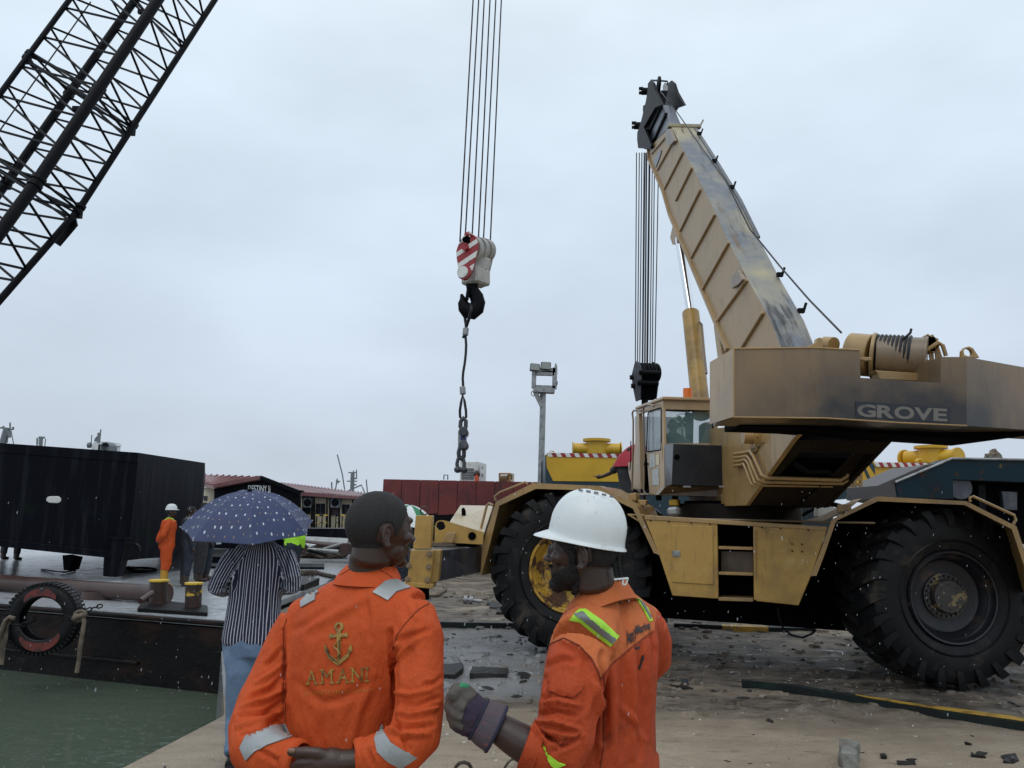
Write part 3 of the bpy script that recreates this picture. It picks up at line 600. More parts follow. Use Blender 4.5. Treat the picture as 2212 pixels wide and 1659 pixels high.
# name plate
def text_mesh(s, bold=0.0, res=3):
    cu = bpy.data.curves.new('t', 'FONT'); cu.body = s; cu.offset = bold; cu.resolution_u = res
    ob = bpy.data.objects.new('t', cu); col.objects.link(ob); dg = bpy.context.evaluated_depsgraph_get(); me = bpy.data.meshes.new_from_object(ob.evaluated_get(dg))
    vs = [V(v.co) for v in me.vertices]; fs = [tuple(p.vertices) for p in me.polygons]
    bpy.data.objects.remove(ob); bpy.data.curves.remove(cu); bpy.data.meshes.remove(me)
    x0, x1 = min(v.x for v in vs), max(v.x for v in vs); y0, y1 = min(v.y for v in vs), max(v.y for v in vs)
    return [((v.x - x0) / (x1 - x0), (v.y - y0) / (y1 - y0)) for v in vs], fs
def onquad(q, s, t):          # q: top-left, top-right, bottom-right, bottom-left
    (ax, ay), (bx, by), (cx_, cy_), (dx, dy) = q
    tx, ty = ax + (bx - ax) * s, ay + (by - ay) * s; lx, ly = dx + (cx_ - dx) * s, dy + (cy_ - dy) * s
    return lx + (tx - lx) * t, ly + (ty - ly) * t
M['plate'] = mat('navy_name_plate', (.012, .016, .024), .45, 0, [((.03, .028, .025), 6, .5, .8, U)])
M['letter'] = mat('faded_grey_lettering', (.15, .14, .12), .5, 0, [((.05, .05, .05), 7, .55, .75, U)])
MB().prism([W(*d6(*p), YC - .006) for p in ((1085, 632), (1722, 674), (1722, 776), (1090, 738))], (0, .005, 0)).build('name_plate', M['plate'], crane)
L5 = 'GROVE'; xsp = [(1097, 1222), (1228, 1345), (1345, 1478), (1476, 1602), (1606, 1698)]
mb = MB()
for ch, (xa, xb) in zip(L5, xsp):
    vs, fs = text_mesh(ch, .035, 6)
    def yt(x, top): return (650 + (x - 1097) * .056) if top else (735 + (x - 1097) * .056)
    q = [d6(xa, yt(xa, 1)), d6(xb, yt(xb, 1)), d6(xb, yt(xb, 0)), d6(xa, yt(xa, 0))]
    mb.add([W(*onquad(q, s, t), YC - .009) for s, t in vs], fs)
mb.build('lettering', M['letter'], crane)
# winch
def D6(x, y, Y): return W(*d6(x, y), Y)
wa = D6(1045, 315, 6.75); wb = D6(1195, 328, 6.62); wc = D6(1545, 340, 6.45); ax = (wc - wa).normalized()
mb = MB(); mb.cyl(wa, wb, .235 * .8, seg=40); mb.cyl(wb, wb + ax * .03, .205, seg=40); mb.build('winch_drum', M['tan'], crane, smooth=35, bevel=.006)
mb = MB(); mb.cyl(wb + ax * .03, wc, .172, seg=40); mb.cyl(wc, wc + ax * .02, .182, seg=36); mb.build('winch_cover', M['sooty'], crane, smooth=35)
mb = MB()
for i in range(5):
    a = 2 * math.pi * i / 5 + .3; x, y, d = frame(ax); r_ = x * math.cos(a) + y * math.sin(a); mb.beam(wa + r_ * .05 - ax * .006, wa + r_ * .17 - ax * .006, .02, .012)
mb.build('drum_rib', M['sooty'], crane)
mb = MB(); x, y, d = frame(ax)
for k in range(9):
    cc_ = wb + ax * (.05 + k * .032) + V((0, .02, .028)); mb.tube([cc_ + (x * math.cos(2 * math.pi * i / 20) + y * math.sin(2 * math.pi * i / 20)) * .160 for i in range(20)], .013, 6, closed=True)
mb.tube([D6(1400, 215, 6.4), D6(1425, 200, 6.38), D6(1452, 175, 6.36), D6(1458, 148, 6.36)], .011, 6)
mb.build('drum_rope', M['rope'], crane, smooth=50)
mb = MB(); mb.prism([D6(*p, 6.35) for p in ((1215, 425), (1535, 445), (1515, 470), (1500, 498), (1245, 485), (1235, 450))], (0, .12, 0)); mb.prism([D6(*p, 6.3) for p in ((1122, 345), (1130, 335), (1195, 338), (1195, 362), (1130, 362))], (0, .04, 0)); mb.build('winch_bracket', M['tan'], crane, bevel=.005)
mb = MB(); rr_ = random.Random(3)
for k in range(12):
    a = D6(1545 + rr_.random() * 60, 225 + rr_.random() * 60, 6.5); mb.box(a, (.05 + .05 * rr_.random(), .08, .05), Matrix.Rotation(rr_.random() * 2, 3, 'Y'))
for k in range(9):
    a = D6(1570 + rr_.random() * 70, 230 + 30 * rr_.random(), 6.5); b_ = D6(1600 + rr_.random() * 60, 490, 6.5); mb.tube([a, a.lerp(b_, .4) + V((.06 * rr_.random() - .02, 0, 0)), b_], .011, 6)
mb.tube([D6(1560, 290, 6.45), D6(1640, 240, 6.42), D6(1668, 260, 6.42), D6(1690, 330, 6.42)], .018, 7)
mb.prism([D6(*p, 6.5) for p in ((1555, 350), (1640, 370), (1590, 500), (1545, 495))], (0, .05, 0))
mb.build('winch_motor', M['tan'], crane, smooth=30)
# lifting eye and shaft lugs on the counterweight
def eye(pts, hole, r, Y, dep, name, m='tan', par=crane, c=d6):
    mb = MB(); o = [W(*c(*p), Y) for p in pts]; hc = W(*c(*hole), Y); nseg = len(o)
    hp = [hc + V((math.cos(a), 0, math.sin(a))) * r for a in [math.atan2((p - hc).z, (p - hc).x) for p in o]]
    for i in range(nseg):
        j = (i + 1) % nseg; mb.prism([o[i], o[j], hp[j], hp[i]], (0, dep, 0))
    return mb.build(name, M[m], par, smooth=25)
eye([(1798, 336), (1800, 295), (1818, 272), (1845, 266), (1872, 278), (1890, 305), (1914, 340), (1850, 338)], (1838, 306), .038, 6.2, .04, 'lifting_eye')
MB().cyl(D6(880, 250, 6.9), D6(940, 255, 6.8), .07, seg=16).build('pivot_shaft', M['tan'], crane, smooth=30)
mb = MB(); mb.prism([D6(*p, 6.6) for p in ((755, 272), (822, 238), (826, 212), (850, 204), (868, 222), (866, 274))], (0, .06, 0)); mb.build('shaft_lug', M['tan'], crane, smooth=30, bevel=.004)

# boom
XB = 2.78
bot = [PX(*c2(*p), XB) for p in ((192, 440), (197, 500), (272, 668), (310, 800), (415, 1040), (560, 1380), (625, 1532))]
topc = [PX(*c2(*p), XB) for p in ((312, 322), (400, 490), (520, 720), (610, 920), (720, 1140), (850, 1370), (905, 1515))]
dirb = (bot[-1] - bot[-2]).normalized(); bot.append(bot[-1] + dirb * 1.6); dirt = (topc[-1] - topc[-2]).normalized(); topc.append(topc[-1] + dirt * .9)
wtop = W(*c2(1085, 1490), topc[-2].y).x - XB; wtip = W(*c2(437, 318), topc[0].y).x - XB
mb = MB(); left = bot + topc[::-1]; n_ = len(left)
def wid(p): t = (p.y - topc[-2].y) / (topc[0].y - topc[-2].y); return wtop + (wtip - wtop) * t + .055 * math.sin(math.pi * max(0, min(1, t)))
right = [p + V((wid(p), 0, 0)) for p in left]
mb.add(left + right, [tuple(range(n_)), tuple(range(2 * n_ - 1, n_ - 1, -1))], 0)
nb = len(bot)
for i in range(n_):
    j = (i + 1) % n_; mb.add([left[i], left[j], right[j], right[i]], [(0, 1, 2, 3)], 1 if nb <= i < n_ - 1 else 0)
boom = mb.build('boom_base_section', [M['boomtan'], M['boomtop']], crane)
for (a, b_) in (((206, 470), (311, 345)), ((237, 560), (330, 392)), ((275, 662), (376, 462)), ((338, 724), (425, 545)), ((360, 890), (470, 665)), ((420, 1034), (549, 797)), ((484, 1200), (625, 948)), ((556, 1382), (722, 1152)), ((692, 1520), (810, 1328))):
    MB().beam(PX(*c2(*a), XB - .015), PX(*c2(*b_), XB - .015), .04, .04, up=(1, 0, 0)).build('stiffening_rib', M['boomtan'], boom, bevel=.008)
mb = MB()
for i in range(len(bot) - 2): mb.beam(bot[i] - V((.02, 0, 0)), bot[i + 1] - V((.02, 0, 0)), .05, .05, up=(1, 0, 0))
mb.build('bottom_flange', M['boomtan'], boom)
mb = MB()
for i in range(3): mb.beam(topc[i] + V((wid(topc[i]), 0, 0)), topc[i + 1] + V((wid(topc[i + 1]), 0, 0)), .05, .03)
mb.build('top_edge_flange', M['slate'], boom)
mb = MB(); a_, b_ = topc[0], topc[0] + V((wid(topc[0]), 0, 0)); mb.beam(a_ - V((.06, 0, 0)), b_ + V((.12, 0, 0)), .10, .06); mb.beam(b_ + V((.1, 0, 0)), b_ + V((.17, 0, .14)), .03, .03); mb.build('boom_collar', M['boomtop'], boom, bevel=.005)
for p in ((545, 510), (640, 652), (900, 1125), (1015, 1320), (465, 362)):
    a = PX(*c2(*p), XB + .39); mb = MB(); mb.box(a, (.07, .05, .05)); mb.beam(a + V((.03, 0, 0)), a + V((.06, .0, .09)), .025, .025); mb.build('rope_guide', M['black'], boom)
for pts in (((300, 340), (318, 336), (345, 400), (322, 425), (302, 420), (296, 385)), ((690, 1100), (722, 1150), (700, 1175), (660, 1200), (660, 1145))):
    MB().prism([PX(*c2(*p), XB - .012) for p in pts], (-.05, 0, 0)).build('pocket_plate', M['sooty'], boom)
MB().prism([PX(*c2(*p), XB - .004) for p in ((222, 500), (250, 455), (262, 452), (258, 475), (232, 545), (220, 520))], (-.012, 0, 0)).build('wear_pad', M['slate'], boom)
# inner section
ins = [PX(*e2(*p), XB + .05) for p in ((645, 555), (795, 930), (460, 1308), (310, 975), (515, 600))]
wi = W(*e2(1020, 850), ins[1].y).x - (XB + .05)
MB().prism(ins, (wi * .95, 0, 0)).build('boom_inner_section', M['pale_slate'], crane, bevel=.01)
for a, b_ in (((640, 580), (385, 1110)), ((722, 720), (460, 1290)), ((512, 610), (330, 950))):
    MB().beam(PX(*e2(*a), XB + .03), PX(*e2(*b_), XB + .03), .05, .06, up=(1, 0, 0)).build('inner_rib', M['black'], crane)
# head
hd = MB(); H1 = [PX(*e2(*p), 2.70) for p in ((385, 160), (430, 100), (480, 150), (520, 300), (640, 550), (520, 600), (310, 960), (450, 1290), (432, 1362), (208, 1345), (190, 1200), (192, 1060), (262, 850), (350, 480), (385, 260))]
hd.prism(H1, (.05, 0, 0)); H2 = [p + V((.42, 0, 0)) for p in H1]; hd.prism(H2, (.05, 0, 0)); hd = hd.build('boom_head', M['black'], crane, bevel=.006)
mb = MB(); ce = PX(*e2(310, 1180), 2.72)
for k in range(5): mb.cyl(ce + V((.04 + .075 * k, 0, 0)), ce + V((.09 + .075 * k, 0, 0)), .21, seg=28)
ce2 = PX(*e2(480, 180), 2.72); mb.cyl(ce2 + V((.1, 0, 0)), ce2 + V((.14, 0, 0)), .16, seg=24); mb.build('head_sheaves', M['black'], hd, smooth=35)
mb = MB()
for (x0, x1, y, r) in ((225, 520, 305, .075), (95, 320, 935, .075), (255, 380, 622, .07)):
    a, b_ = W(*e2(x0 + 50, y), 16.6), W(*e2(x1, y), 16.6); mb.cyl(a, b_, r * 1.1, seg=12)
    if x0 < 250:
        a = W(*e2(x0, y - 50), 16.6); mb.beam(a, W(*e2(x0 + 80, y - 50), 16.6), .05, .06); mb.beam(W(*e2(x0, y + 28), 16.6), W(*e2(x0 + 80, y + 28), 16.6), .05, .06)
mb.build('pin_spindle', M['black'], hd, smooth=35)
mb = MB(); Q = lambda x, y: W(*e2(x, y), 16.5)
mb.prism([Q(*p) for p in ((540, 280), (800, 285), (815, 390), (560, 390))], (0, .25, 0)); mb.prism([W(*e2(*p), 16.2) for p in ((520, 398), (900, 410), (935, 400), (920, 470), (870, 550), (530, 545))], (0, .35, 0))
mb.prism([Q(*p) for p in ((800, 300), (888, 312), (888, 330), (830, 340), (826, 390), (795, 390))], (0, .15, 0)); mb.beam(Q(850, 345), Q(930, 405), .06, .06)
mb.build('head_crossbeam', M['black'], hd, bevel=.01)
MB().prism([Q(*p) for p in ((668, 190), (690, 150), (725, 150), (790, 290), (668, 290))], (0, .06, 0)).build('head_cheek', M['galv'], hd)
mb = MB(); mb.prism([W(*e2(*p), 16.1) for p in ((480, 330), (550, 360), (515, 590), (490, 470), (470, 400))], (0, .05, 0)); mb.build('head_cheek', M['galv'], hd)
mb = MB(); mb.tube([Q(440, 104), Q(600, 108), Q(740, 122), Q(752, 150), Q(745, 190)], .022, 7); mb.build('rope_guard', M['slate'], hd, smooth=50)
# hoist rope from drum to boom tip
hp_ = [(180 / 1, 0)]; pts = [W(*e2(500, 150), 16.1)] + [PX(*d, XB + .17) + V((0, -.10, .10)) for d in (e2(930, 870), e2(1090, 1110), c2(480, 500), c2(600, 672))] + [W(*c2(*p), Y) for p, Y in (((740, 880), 9.6), ((900, 1078), 8.5), ((1060, 1262), 7.5), ((1232, 1438), 6.75))]
MB().tube(pts, .010, 7).build('hoist_rope', M['rope'], crane, smooth=50)
# falls of rope down to the hook block
YH = 16.0
for x0, x1 in ((346, 342), (382, 376), (418, 411), (456, 450), (466, 458), (492, 486), (500, 494), (527, 519), (542, 534), (578, 570), (612, 604), (658, 645)):
    xt, yt_ = e4(x0, 0); xb, yb = e4(x1, 700); t = (330 - yt_) / (yb - yt_)
    MB().tube([W(xt + (xb - xt) * t, 330, YH), W(xb, yb, YH)], .012, 6).build('rope_fall', M['rope'], crane)
# black hook block
E4 = lambda x, y, Y=YH: W(*e4(x, y), Y)
hk = thing('hook_block', 'black multi-sheave hook block hanging behind the tan cab roof', 'hook block', E4(490, 1280), None)
lp = [(335, 640), (372, 640), (412, 700), (436, 790), (418, 1060), (412, 1235), (345, 1268), (300, 1050), (280, 880), (282, 850)]
MB().prism([E4(x, y, 15.75) for x, y in lp], (.03, .03, 0)).build('cheek_plate', M['slate'], hk, bevel=.006)
MB().prism([E4(x, y, 16.0) for x, y in ((585, 690), (600, 650), (622, 652), (690, 780), (700, 830), (690, 980), (660, 1225), (600, 1225))], (.03, .03, 0)).build('cheek_plate', M['black'], hk, bevel=.006)
mb = MB(); a, b_ = E4(415, 820, 15.95), E4(680, 825, 16.1); ax2 = (b_ - a).normalized(); ln = (b_ - a).length
for k in range(5): mb.cyl(a + ax2 * (ln * (k + .1) / 5), a + ax2 * (ln * (k + .75) / 5), .21, seg=28)
mb.build('sheave', M['black'], hk, smooth=35)
mb = MB()
for (xa, ya, xb, yb) in ((420, 812, 705, 828), (400, 972, 690, 988), (270, 893, 300, 893), (290, 1025, 325, 1025)): mb.cyl(E4(xa - 12, ya, 15.7), E4(xb + 12, yb, 15.7), .05, seg=10)
mb.build('tie_bolt', M['black'], hk, smooth=35)
MB().prism([E4(x, y, 15.8) for x, y in ((430, 840), (690, 840), (660, 1220), (590, 1225), (410, 1215))], (0, .25, 0)).build('weight_block', M['dark'], hk)
MB().cyl(E4(490, 1215, 15.9), E4(488, 1420, 15.9), .07, seg=12).build('shank', M['black'], hk, smooth=35)

# lift cylinder
a, b_ = W(*c2(355, 930), 12.7), W(*c2(418, 1330), 12.0)
MB().cyl(a, b_.lerp(a, -.05), .068, seg=28).build('lift_rod', M['chrome'], crane, smooth=40)
a, b_ = b_, W(1516, 900, 11.2)
MB().cyl(a, b_, .135, .135, seg=36).build('lift_cylinder', M['yellowtan'], crane, smooth=40, bevel=.01)
MB().tube([W(*c2(465, 1382), 11.75), W(*c2(478, 1395), 11.7), W(*c2(492, 1560), 11.2), W(*c2(503, 1660), 10.95)], .02, 7).build('cylinder_pipe', M['sooty'], crane, smooth=50)
MB().prism([PX(*c2(*p), XB + .0) for p in ((322, 850), (350, 900), (352, 905), (345, 962), (318, 962), (306, 925))], (.2, 0, 0)).build('cylinder_lug', M['boomtan'], crane, bevel=.01)
MB().beam(W(*c2(582, 1380), 10.2), W(1592, 962, 9.6), .19, .16, up=(1, 0, 0)).build('mast_column', M['boomtan'], crane, bevel=.01)

# cab
pa, pb2 = W(1434, 950, 10.0), W(1369, 950, 11.6); cn = (pb2 - pa).cross(Z).normalized()
if cn.x > 0: cn = -cn
def CL(x, y, off=0): return PL(*d5(x, y), pa + cn * off, cn)
def CLP(pts, off=0): return [CL(x, y, off) for x, y in pts]
def CN(x, y, Y=10.0): return W(*d5(x, y), Y)
cabm = mat('cab_tan_paint', (.47, .32, .17), .4, 0, [((.36, .24, .13), 3, .5, .8, U), ((.2, .13, .08), 6, .6, .85, VS)], coat=.2)
cab = MB()
cab.prism(CLP([(272, 283), (505, 160), (620, 165), (622, 250), (440, 298), (288, 352)]), -cn * .04)
cab.prism(CLP([(288, 350), (318, 340), (330, 800), (340, 1312), (318, 1310), (238, 1255), (190, 1070), (185, 945), (250, 930), (270, 700)]), -cn * .05)
cab.prism(CLP([(240, 1315), (330, 1318), (570, 1330), (570, 1350), (260, 1342)]), -cn * .05)
cab.prism([CN(628, 160), CN(1240, 178), CN(1240, 300), CN(628, 283)], (0, .05, 0))
cab.prism([CN(1237, 300), CN(1300, 302), CN(1300, 740), CN(1237, 740)], (0, .06, 0))
cab.prism([CN(600, 705, 10.01), CN(1300, 705, 10.01), CN(1300, 1240, 10.01), CN(630, 1235, 10.01)], (0, .05, 0))
cab = cab.build('cab_shell', cabm, crane)
r0 = [CL(272, 283, .03), CL(615, 158, .03)]; rn = CN(1300, 178, 9.98)
MB().prism([r0[0], r0[1], V((rn.x, rn.y, r0[1].z)), V((rn.x, 11.6, r0[0].z))], (0, 0, .04)).build('cab_roof', cabm, crane, bevel=.008)
MB().prism([CL(240, 1320), CL(570, 1335), V((rn.x, 10.05, CL(570, 1335).z)), V((rn.x, 11.6, CL(240, 1320).z))], (0, 0, .06)).build('cab_floor', M['dark'], crane)
fwy = 11.55; zl = CL(300, 820).z; zt = CL(300, 350).z; zb = CL(300, 1310).z; xl = CL(290, 800).x
MB().prism([V((xl, fwy, zb)), V((rn.x, fwy, zb)), V((rn.x, fwy, zl)), V((xl, fwy, zl))], (0, .04, 0)).build('front_panel', M['dark'], crane)
MB().prism([V((xl, fwy, zl)), V((rn.x, fwy, zl)), V((rn.x, fwy, zt)), V((xl, fwy, zt))], (0, .01, 0)).build('windscreen', M['doorglass'], crane)
MB().prism([V((rn.x - .02, 10.1, zb)), V((rn.x - .02, fwy, zb)), V((rn.x - .02, fwy, zl)), V((rn.x - .02, 10.1, zl))], (.03, 0, 0)).build('cab_wall', M['dark'], crane)
MB().prism([CN(632, 286, 10.02), CN(1237, 302, 10.02), CN(1237, 712, 10.02), CN(632, 712, 10.02)], (0, .008, 0)).build('rear_window', M['cabglass'], crane)
mb = MB()
for a, b_ in (((632, 290), (1237, 304)), ((1236, 304), (1240, 712))): mb.tube([CN(*a, 9.99), CN(*b_, 9.99)], .010, 6)
mb.build('window_seal', M['black'], crane)
MB().prism([CN(900, 320, 11.2), CN(1000, 330, 11.2), CN(990, 900, 11.2), CN(915, 900, 11.2)], (0, .05, 0)).build('inner_pillar', M['greyblack'], crane)
MB().prism([CN(1120, 440, 10.9), CN(1235, 440, 10.9), CN(1235, 760, 10.9), CN(1120, 760, 10.9)], (0, .3, 0)).build('seat_back', mat('brown_seat', (.12, .07, .05), .7), crane, bevel=.03)
door = MB()
door.prism(CLP([(414, 812), (600, 778), (628, 760), (637, 1235), (567, 1342), (450, 1340)], .015), -cn * .03)
door.prism(CLP([(596, 262), (622, 250), (634, 800), (598, 800)], .015), -cn * .03)
door.prism(CLP([(430, 300), (620, 235), (620, 262), (590, 262), (442, 318), (430, 320)], .015), -cn * .03)
door = door.build('cab_door', cabm, crane)
MB().prism(CLP([(428, 320), (596, 262), (598, 782), (414, 815)], .004), -cn * .006).build('door_window', M['doorglass'], door)
mb = MB(); mb.tube(CLP([(432, 330), (446, 308), (580, 262), (596, 272), (597, 770), (585, 786), (425, 812), (412, 800)], .018), .009, 6, closed=True); mb.build('window_seal', M['black'], door, smooth=50)
for pts, m_ in (([(458, 840), (515, 826), (522, 1000), (455, 1010)], 'paper'), ([(527, 852), (568, 845), (572, 972), (527, 975)], 'cream'), ([(485, 1030), (565, 1016), (568, 1220), (488, 1226)], 'paper')):
    MB().prism(CLP(pts, .019), cn * .004).build('notice_sheet', M[m_], door)
mb = MB(); p = CL(435, 962, .02); mb.cyl(p, p + cn * .05, .014); mb.box(p + cn * .05, (.02, .03, .05)); mb.build('door_handle', M['black'], door)
MB().prism([CL(303, 822, -.3), CL(415, 822, -.3), CL(410, 930, -.3), CL(312, 938, -.3)], V((.1, 0, 0))).build('instrument_panel', M['paper'], crane)
mb = MB()
for p in ((342, 858), (346, 884), (388, 850)): q = CL(*p, -.29); mb.cyl(q, q + cn * .01, .022, seg=14)
mb.build('gauges', M['dark'], crane)
mb = MB(); mb.tube(CLP([(505, 240), (470, 226), (430, 224), (392, 236), (376, 262), (376, 330), (384, 800), (380, 1290), (392, 1325), (430, 1342), (455, 1338)], .07), .014, 8); mb.build('grab_rail', M['sooty'], crane, smooth=50)
mb = MB(); mb.tube(CLP([(350, 300), (300, 292), (252, 298), (236, 330), (248, 420), (246, 800), (234, 1190), (240, 1290)], .09), .014, 8); mb.build('grab_rail', M['sooty'], crane, smooth=50)
MB().tube(CLP([(218, 675), (216, 900), (206, 1040)], .14), .008, 6).build('antenna_rod', M['black'], crane)
mb = MB(); q = CN(926, 166, 10.5); mb.cyl(q, q + V((0, 0, .16)), .065, .062, seg=20); mb.cyl(q + V((0, 0, -.02)), q + V((0, 0, .02)), .08, seg=20, m=1); mb.build('beacon', [M['orange_lens'], M['black']], crane, smooth=35)
bx = MB(); Yb = 9.45
bx.prism([CN(748, 709, Yb), CN(1090, 722, Yb), CN(1506, 734, Yb), CN(1552, 1010, Yb), CN(1552, 1250, Yb), CN(724, 1226, Yb), CN(728, 1180, Yb)], (0, .45, 0)); bx = bx.build('battery_box', M['greasy'], crane, bevel=.008)
MB().prism([CN(636, 722, 9.9), CN(747, 709, Yb), CN(727, 1180, Yb), CN(640, 1236, 9.9)], (.02, .02, 0)).build('box_cheek', M['slate'], bx)
for x in (915, 1360): MB().box(CN(x, 1244, Yb - .02), (.09, .03, .02)).build('hinge', M['galv'], bx)
q = CN(791, 878, Yb - .003); MB().cyl(q, q - V((0, .006, 0)), .035, seg=20).build('port_hole', M['dark'], bx)
MB().prism([CN(566, 1345, 9.95), CN(652, 1238, 9.6), CN(1552, 1252, 9.6), CN(1546, 1376, 9.6)], (0, .3, 0)).build('cab_skirt', M['sooty'], crane, bevel=.004)

# front outrigger and front deck
E3 = lambda x, y, Y: W(*e3(x, y), Y)
bm_ = MB(); A = [E3(340, 590, 8.55), E3(400, 915, 8.55)]; B = [E3(850, 545, 10.2), E3(838, 822, 10.2)]
bm_.hull8([A[0], A[1], A[1] + V((-.30, .12, 0)), A[0] + V((-.30, .12, 0))], [B[0], B[1], B[1] + V((-.30, .12, 0)), B[0] + V((-.30, .12, 0))]); bm_.build('outrigger_beam', M['slate'], crane, bevel=.01)
Yp = 8.3; MB().prism([E3(*p, Yp) for p in ((163, 230), (335, 230), (318, 578), (134, 578))], (0, .2, 0)).build('outrigger_post', M['yellowtan'], crane, bevel=.006)
oj = MB(); oj.prism([E3(*p, Yp - .04) for p in ((112, 588), (352, 592), (312, 940), (345, 945), (345, 988), (36, 962), (38, 922), (72, 915))], (0, .32, 0)); oj.prism([E3(*p, Yp - .06) for p in ((36, 915), (345, 942), (344, 992), (38, 965))], (0, .36, 0)); oj.prism([E3(*p, Yp + .05) for p in ((318, 590), (425, 588), (395, 912), (312, 940))], (0, .25, 0)); oj = oj.build('outrigger_jack', M['yellowtan'], crane, bevel=.006)
for p in ((310, 628), (300, 762), (288, 898), (92, 748), (78, 890)): q = E3(*p, Yp - .04); MB().lathe([(.0, -.0), (.03, 0), (.03, .02), (.016, .02), (.016, .035), (0, .035)], q, V((0, -1, 0)), 12).build('jack_bolt', M['sooty'], oj, smooth=35)
mb = MB(); q = E3(250, 225, Yp + .1); mb.tube([q + V((math.cos(a) * .04, 0, .045 + math.sin(a) * .045)) for a in [2 * math.pi * i / 14 for i in range(14)]], .009, 6, closed=True); mb.build('lifting_ring', M['pipe'], crane, smooth=60)
MB().cyl(E3(225, 980, Yp + .1), E3(225, 1100, Yp + .1), .08, seg=16).build('jack_foot', M['dark'], crane, smooth=35)
eye([(358, 512), (362, 350), (372, 305), (395, 284), (430, 279), (470, 284), (690, 350), (870, 405), (856, 530), (600, 515)], (422, 338), .058, 9.7, .04, 'front_tow_plate', 'yellowtan', crane, e3)
q = E3(748, 443, 9.69); MB().cyl(q, q + V((0, -.006, 0)), .05, seg=14).build('slot_hole', M['dark'], crane)
MB().prism([E3(*p, 9.62) for p in ((430, 512), (488, 406), (585, 408), (545, 516))], (0, .05, 0)).build('gusset_block', M['tan'], crane, bevel=.006)
fd = MB(); fd.prism([E3(512, 298, 9.75), E3(626, 122, 11.0), E3(965, 128, 11.0), E3(872, 412, 9.75)], V((0, .05, -.03))); fd = fd.build('front_deck', mat('light_tan_deck', (.50, .40, .25), .4, 0, [((.34, .26, .14), 2.5, .5, .8, U)], coat=.3), crane, bevel=.005)
MB().tube([E3(680, 355, 9.9), E3(820, 145, 10.93)], .008, 5).build('deck_seam', M['sooty'], fd)
MB().prism([E3(*p, 10.2) for p in ((636, 160), (660, 143), (678, 180), (680, 245), (640, 248))], (0, .1, 0)).build('front_lamp', M['dark'], crane, bevel=.01)
MB().prism([E3(340, 512, 9.72), E3(860, 530, 9.9), E3(860, 560, 10.6), E3(340, 545, 10.4)], (0, 0, .02)).build('bumper_ledge', M['tan'], crane)
cbox(-1.3, -.75, .9, 1.9, .7, 1.35, 'front_frame', M['dark'])
# dangling cable under the chassis
MB().tube([CP(*c4(*p), .1) for p in ((885, 755), (892, 810), (915, 870), (960, 908), (1020, 920), (1070, 900), (1092, 878))], .012, 6).build('hanging_cable', M['black'], crane, smooth=50)
MB().prism(CPL(c4, [(900, 752), (965, 752), (970, 842), (915, 842)], .5), v_ * .2).build('rear_jack_leg', M['dark'], crane)
# ================================================================ LATTICE BOOM of the second crane
lat = thing('lattice_boom', 'dark tubular lattice crane boom slanting up out of the top left corner', 'crane boom', W(-120, 760, 12), None)
def chord(P0, up, dn, Y0):
    def f(s):
        d = up if s >= 0 else dn
        return W(*c8(P0[0] + d[0] * s, P0[1] + d[1] * s), Y0 * (1 + .018 * s))
    return f
chA = chord((-190, 745), (112, -152), (119, -148), 13.1); chB = chord((40, 940), (108, -154), (118, -156), 14.3)
chC = chord((190, 945), (105, -158), (117, -160), 12.0); chD = chord((410, 1085), (92, -142), (137, -157), 13.1)
S0, S1 = -3.4, 8.2
for f, r_ in ((chA, .052), (chB, .085), (chC, .098), (chD, .058)):
    MB().tube([f(S0), f(0), f(S1)], r_, 12).build('chord', M['black'], lat, smooth=50)
def lace(p, q, r_=.023):
    MB().tube([p, q], r_, 7).build('lacing_bar', M['black'], lat, smooth=50)
for fa, fb, ph in ((chA, chB, 0), (chB, chD, .45), (chD, chC, .05), (chC, chA, .5)):
    s = -3
    while s < 8:
        a, b_, c_ = fa(s + ph * .3), fb(s + .5 + ph * .3), fa(s + 1 + ph * .3)
        lace(a, b_); lace(b_, c_)
        s += 1
for s in (-.12, .12, 2.88, 3.12, 6.0):       # joint frames with doubled bracing
    for fa, fb in ((chA, chC), (chB, chD), (chA, chB), (chC, chD)): lace(fa(s), fb(s - .15), .024)
    lace(chA(s), chD(s), .02)
for s in (0, 3):
    for f, r_ in ((chA, .06), (chB, .09), (chC, .10), (chD, .065)):
        d = (f(s + .1) - f(s)).normalized(); p = f(s); mb = MB(); mb.cyl(p - d * .10, p - d * .03, r_ + .02, seg=10); mb.cyl(p + d * .03, p + d * .10, r_ + .02, seg=10); mb.box(p + V((0, 0, -.05)), (.1, .1, .22)); mb.build('joint_lug', M['black'], lat)
for s in (1.2, 4.4, 6.2):
    p = chC(s + 1); MB().box(p + V((-.1, 0, .12)), (.12, .06, .08)).build('bracket', M['black'], lat)
a, b_ = W(*c8(-60, 760), 13.6), W(*c8(470, 10), 14.8); MB().tube([a, b_], .014, 6).build('boom_rope', M['rope'], lat)
p = chD(-.15); MB().prism([p + V((0, 0, -.05)), p + V((-.25, 0, -.35)), p + V((-.3, 0, -.55)), p + V((-.22, 0, -.6)), p + V((.05, 0, -.2))], (0, .05, 0)).build('gusset_plate', M['black'], lat)

# ================================================================ RED AND WHITE HOOK BLOCK
YB = 12.0
D1 = lambda x, y, Y=YB: W(*d1(x, y), Y)
rb = thing('hook_block', 'red and white striped hook block hanging on six ropes in the middle of the sky', 'hook block', D1(560, 1262), None)
cheek = [(520, 220), (548, 238), (610, 290), (634, 350), (640, 420), (575, 690), (548, 760), (505, 815), (460, 832), (425, 810), (405, 770), (372, 560), (366, 470), (380, 420), (410, 355), (480, 245)]
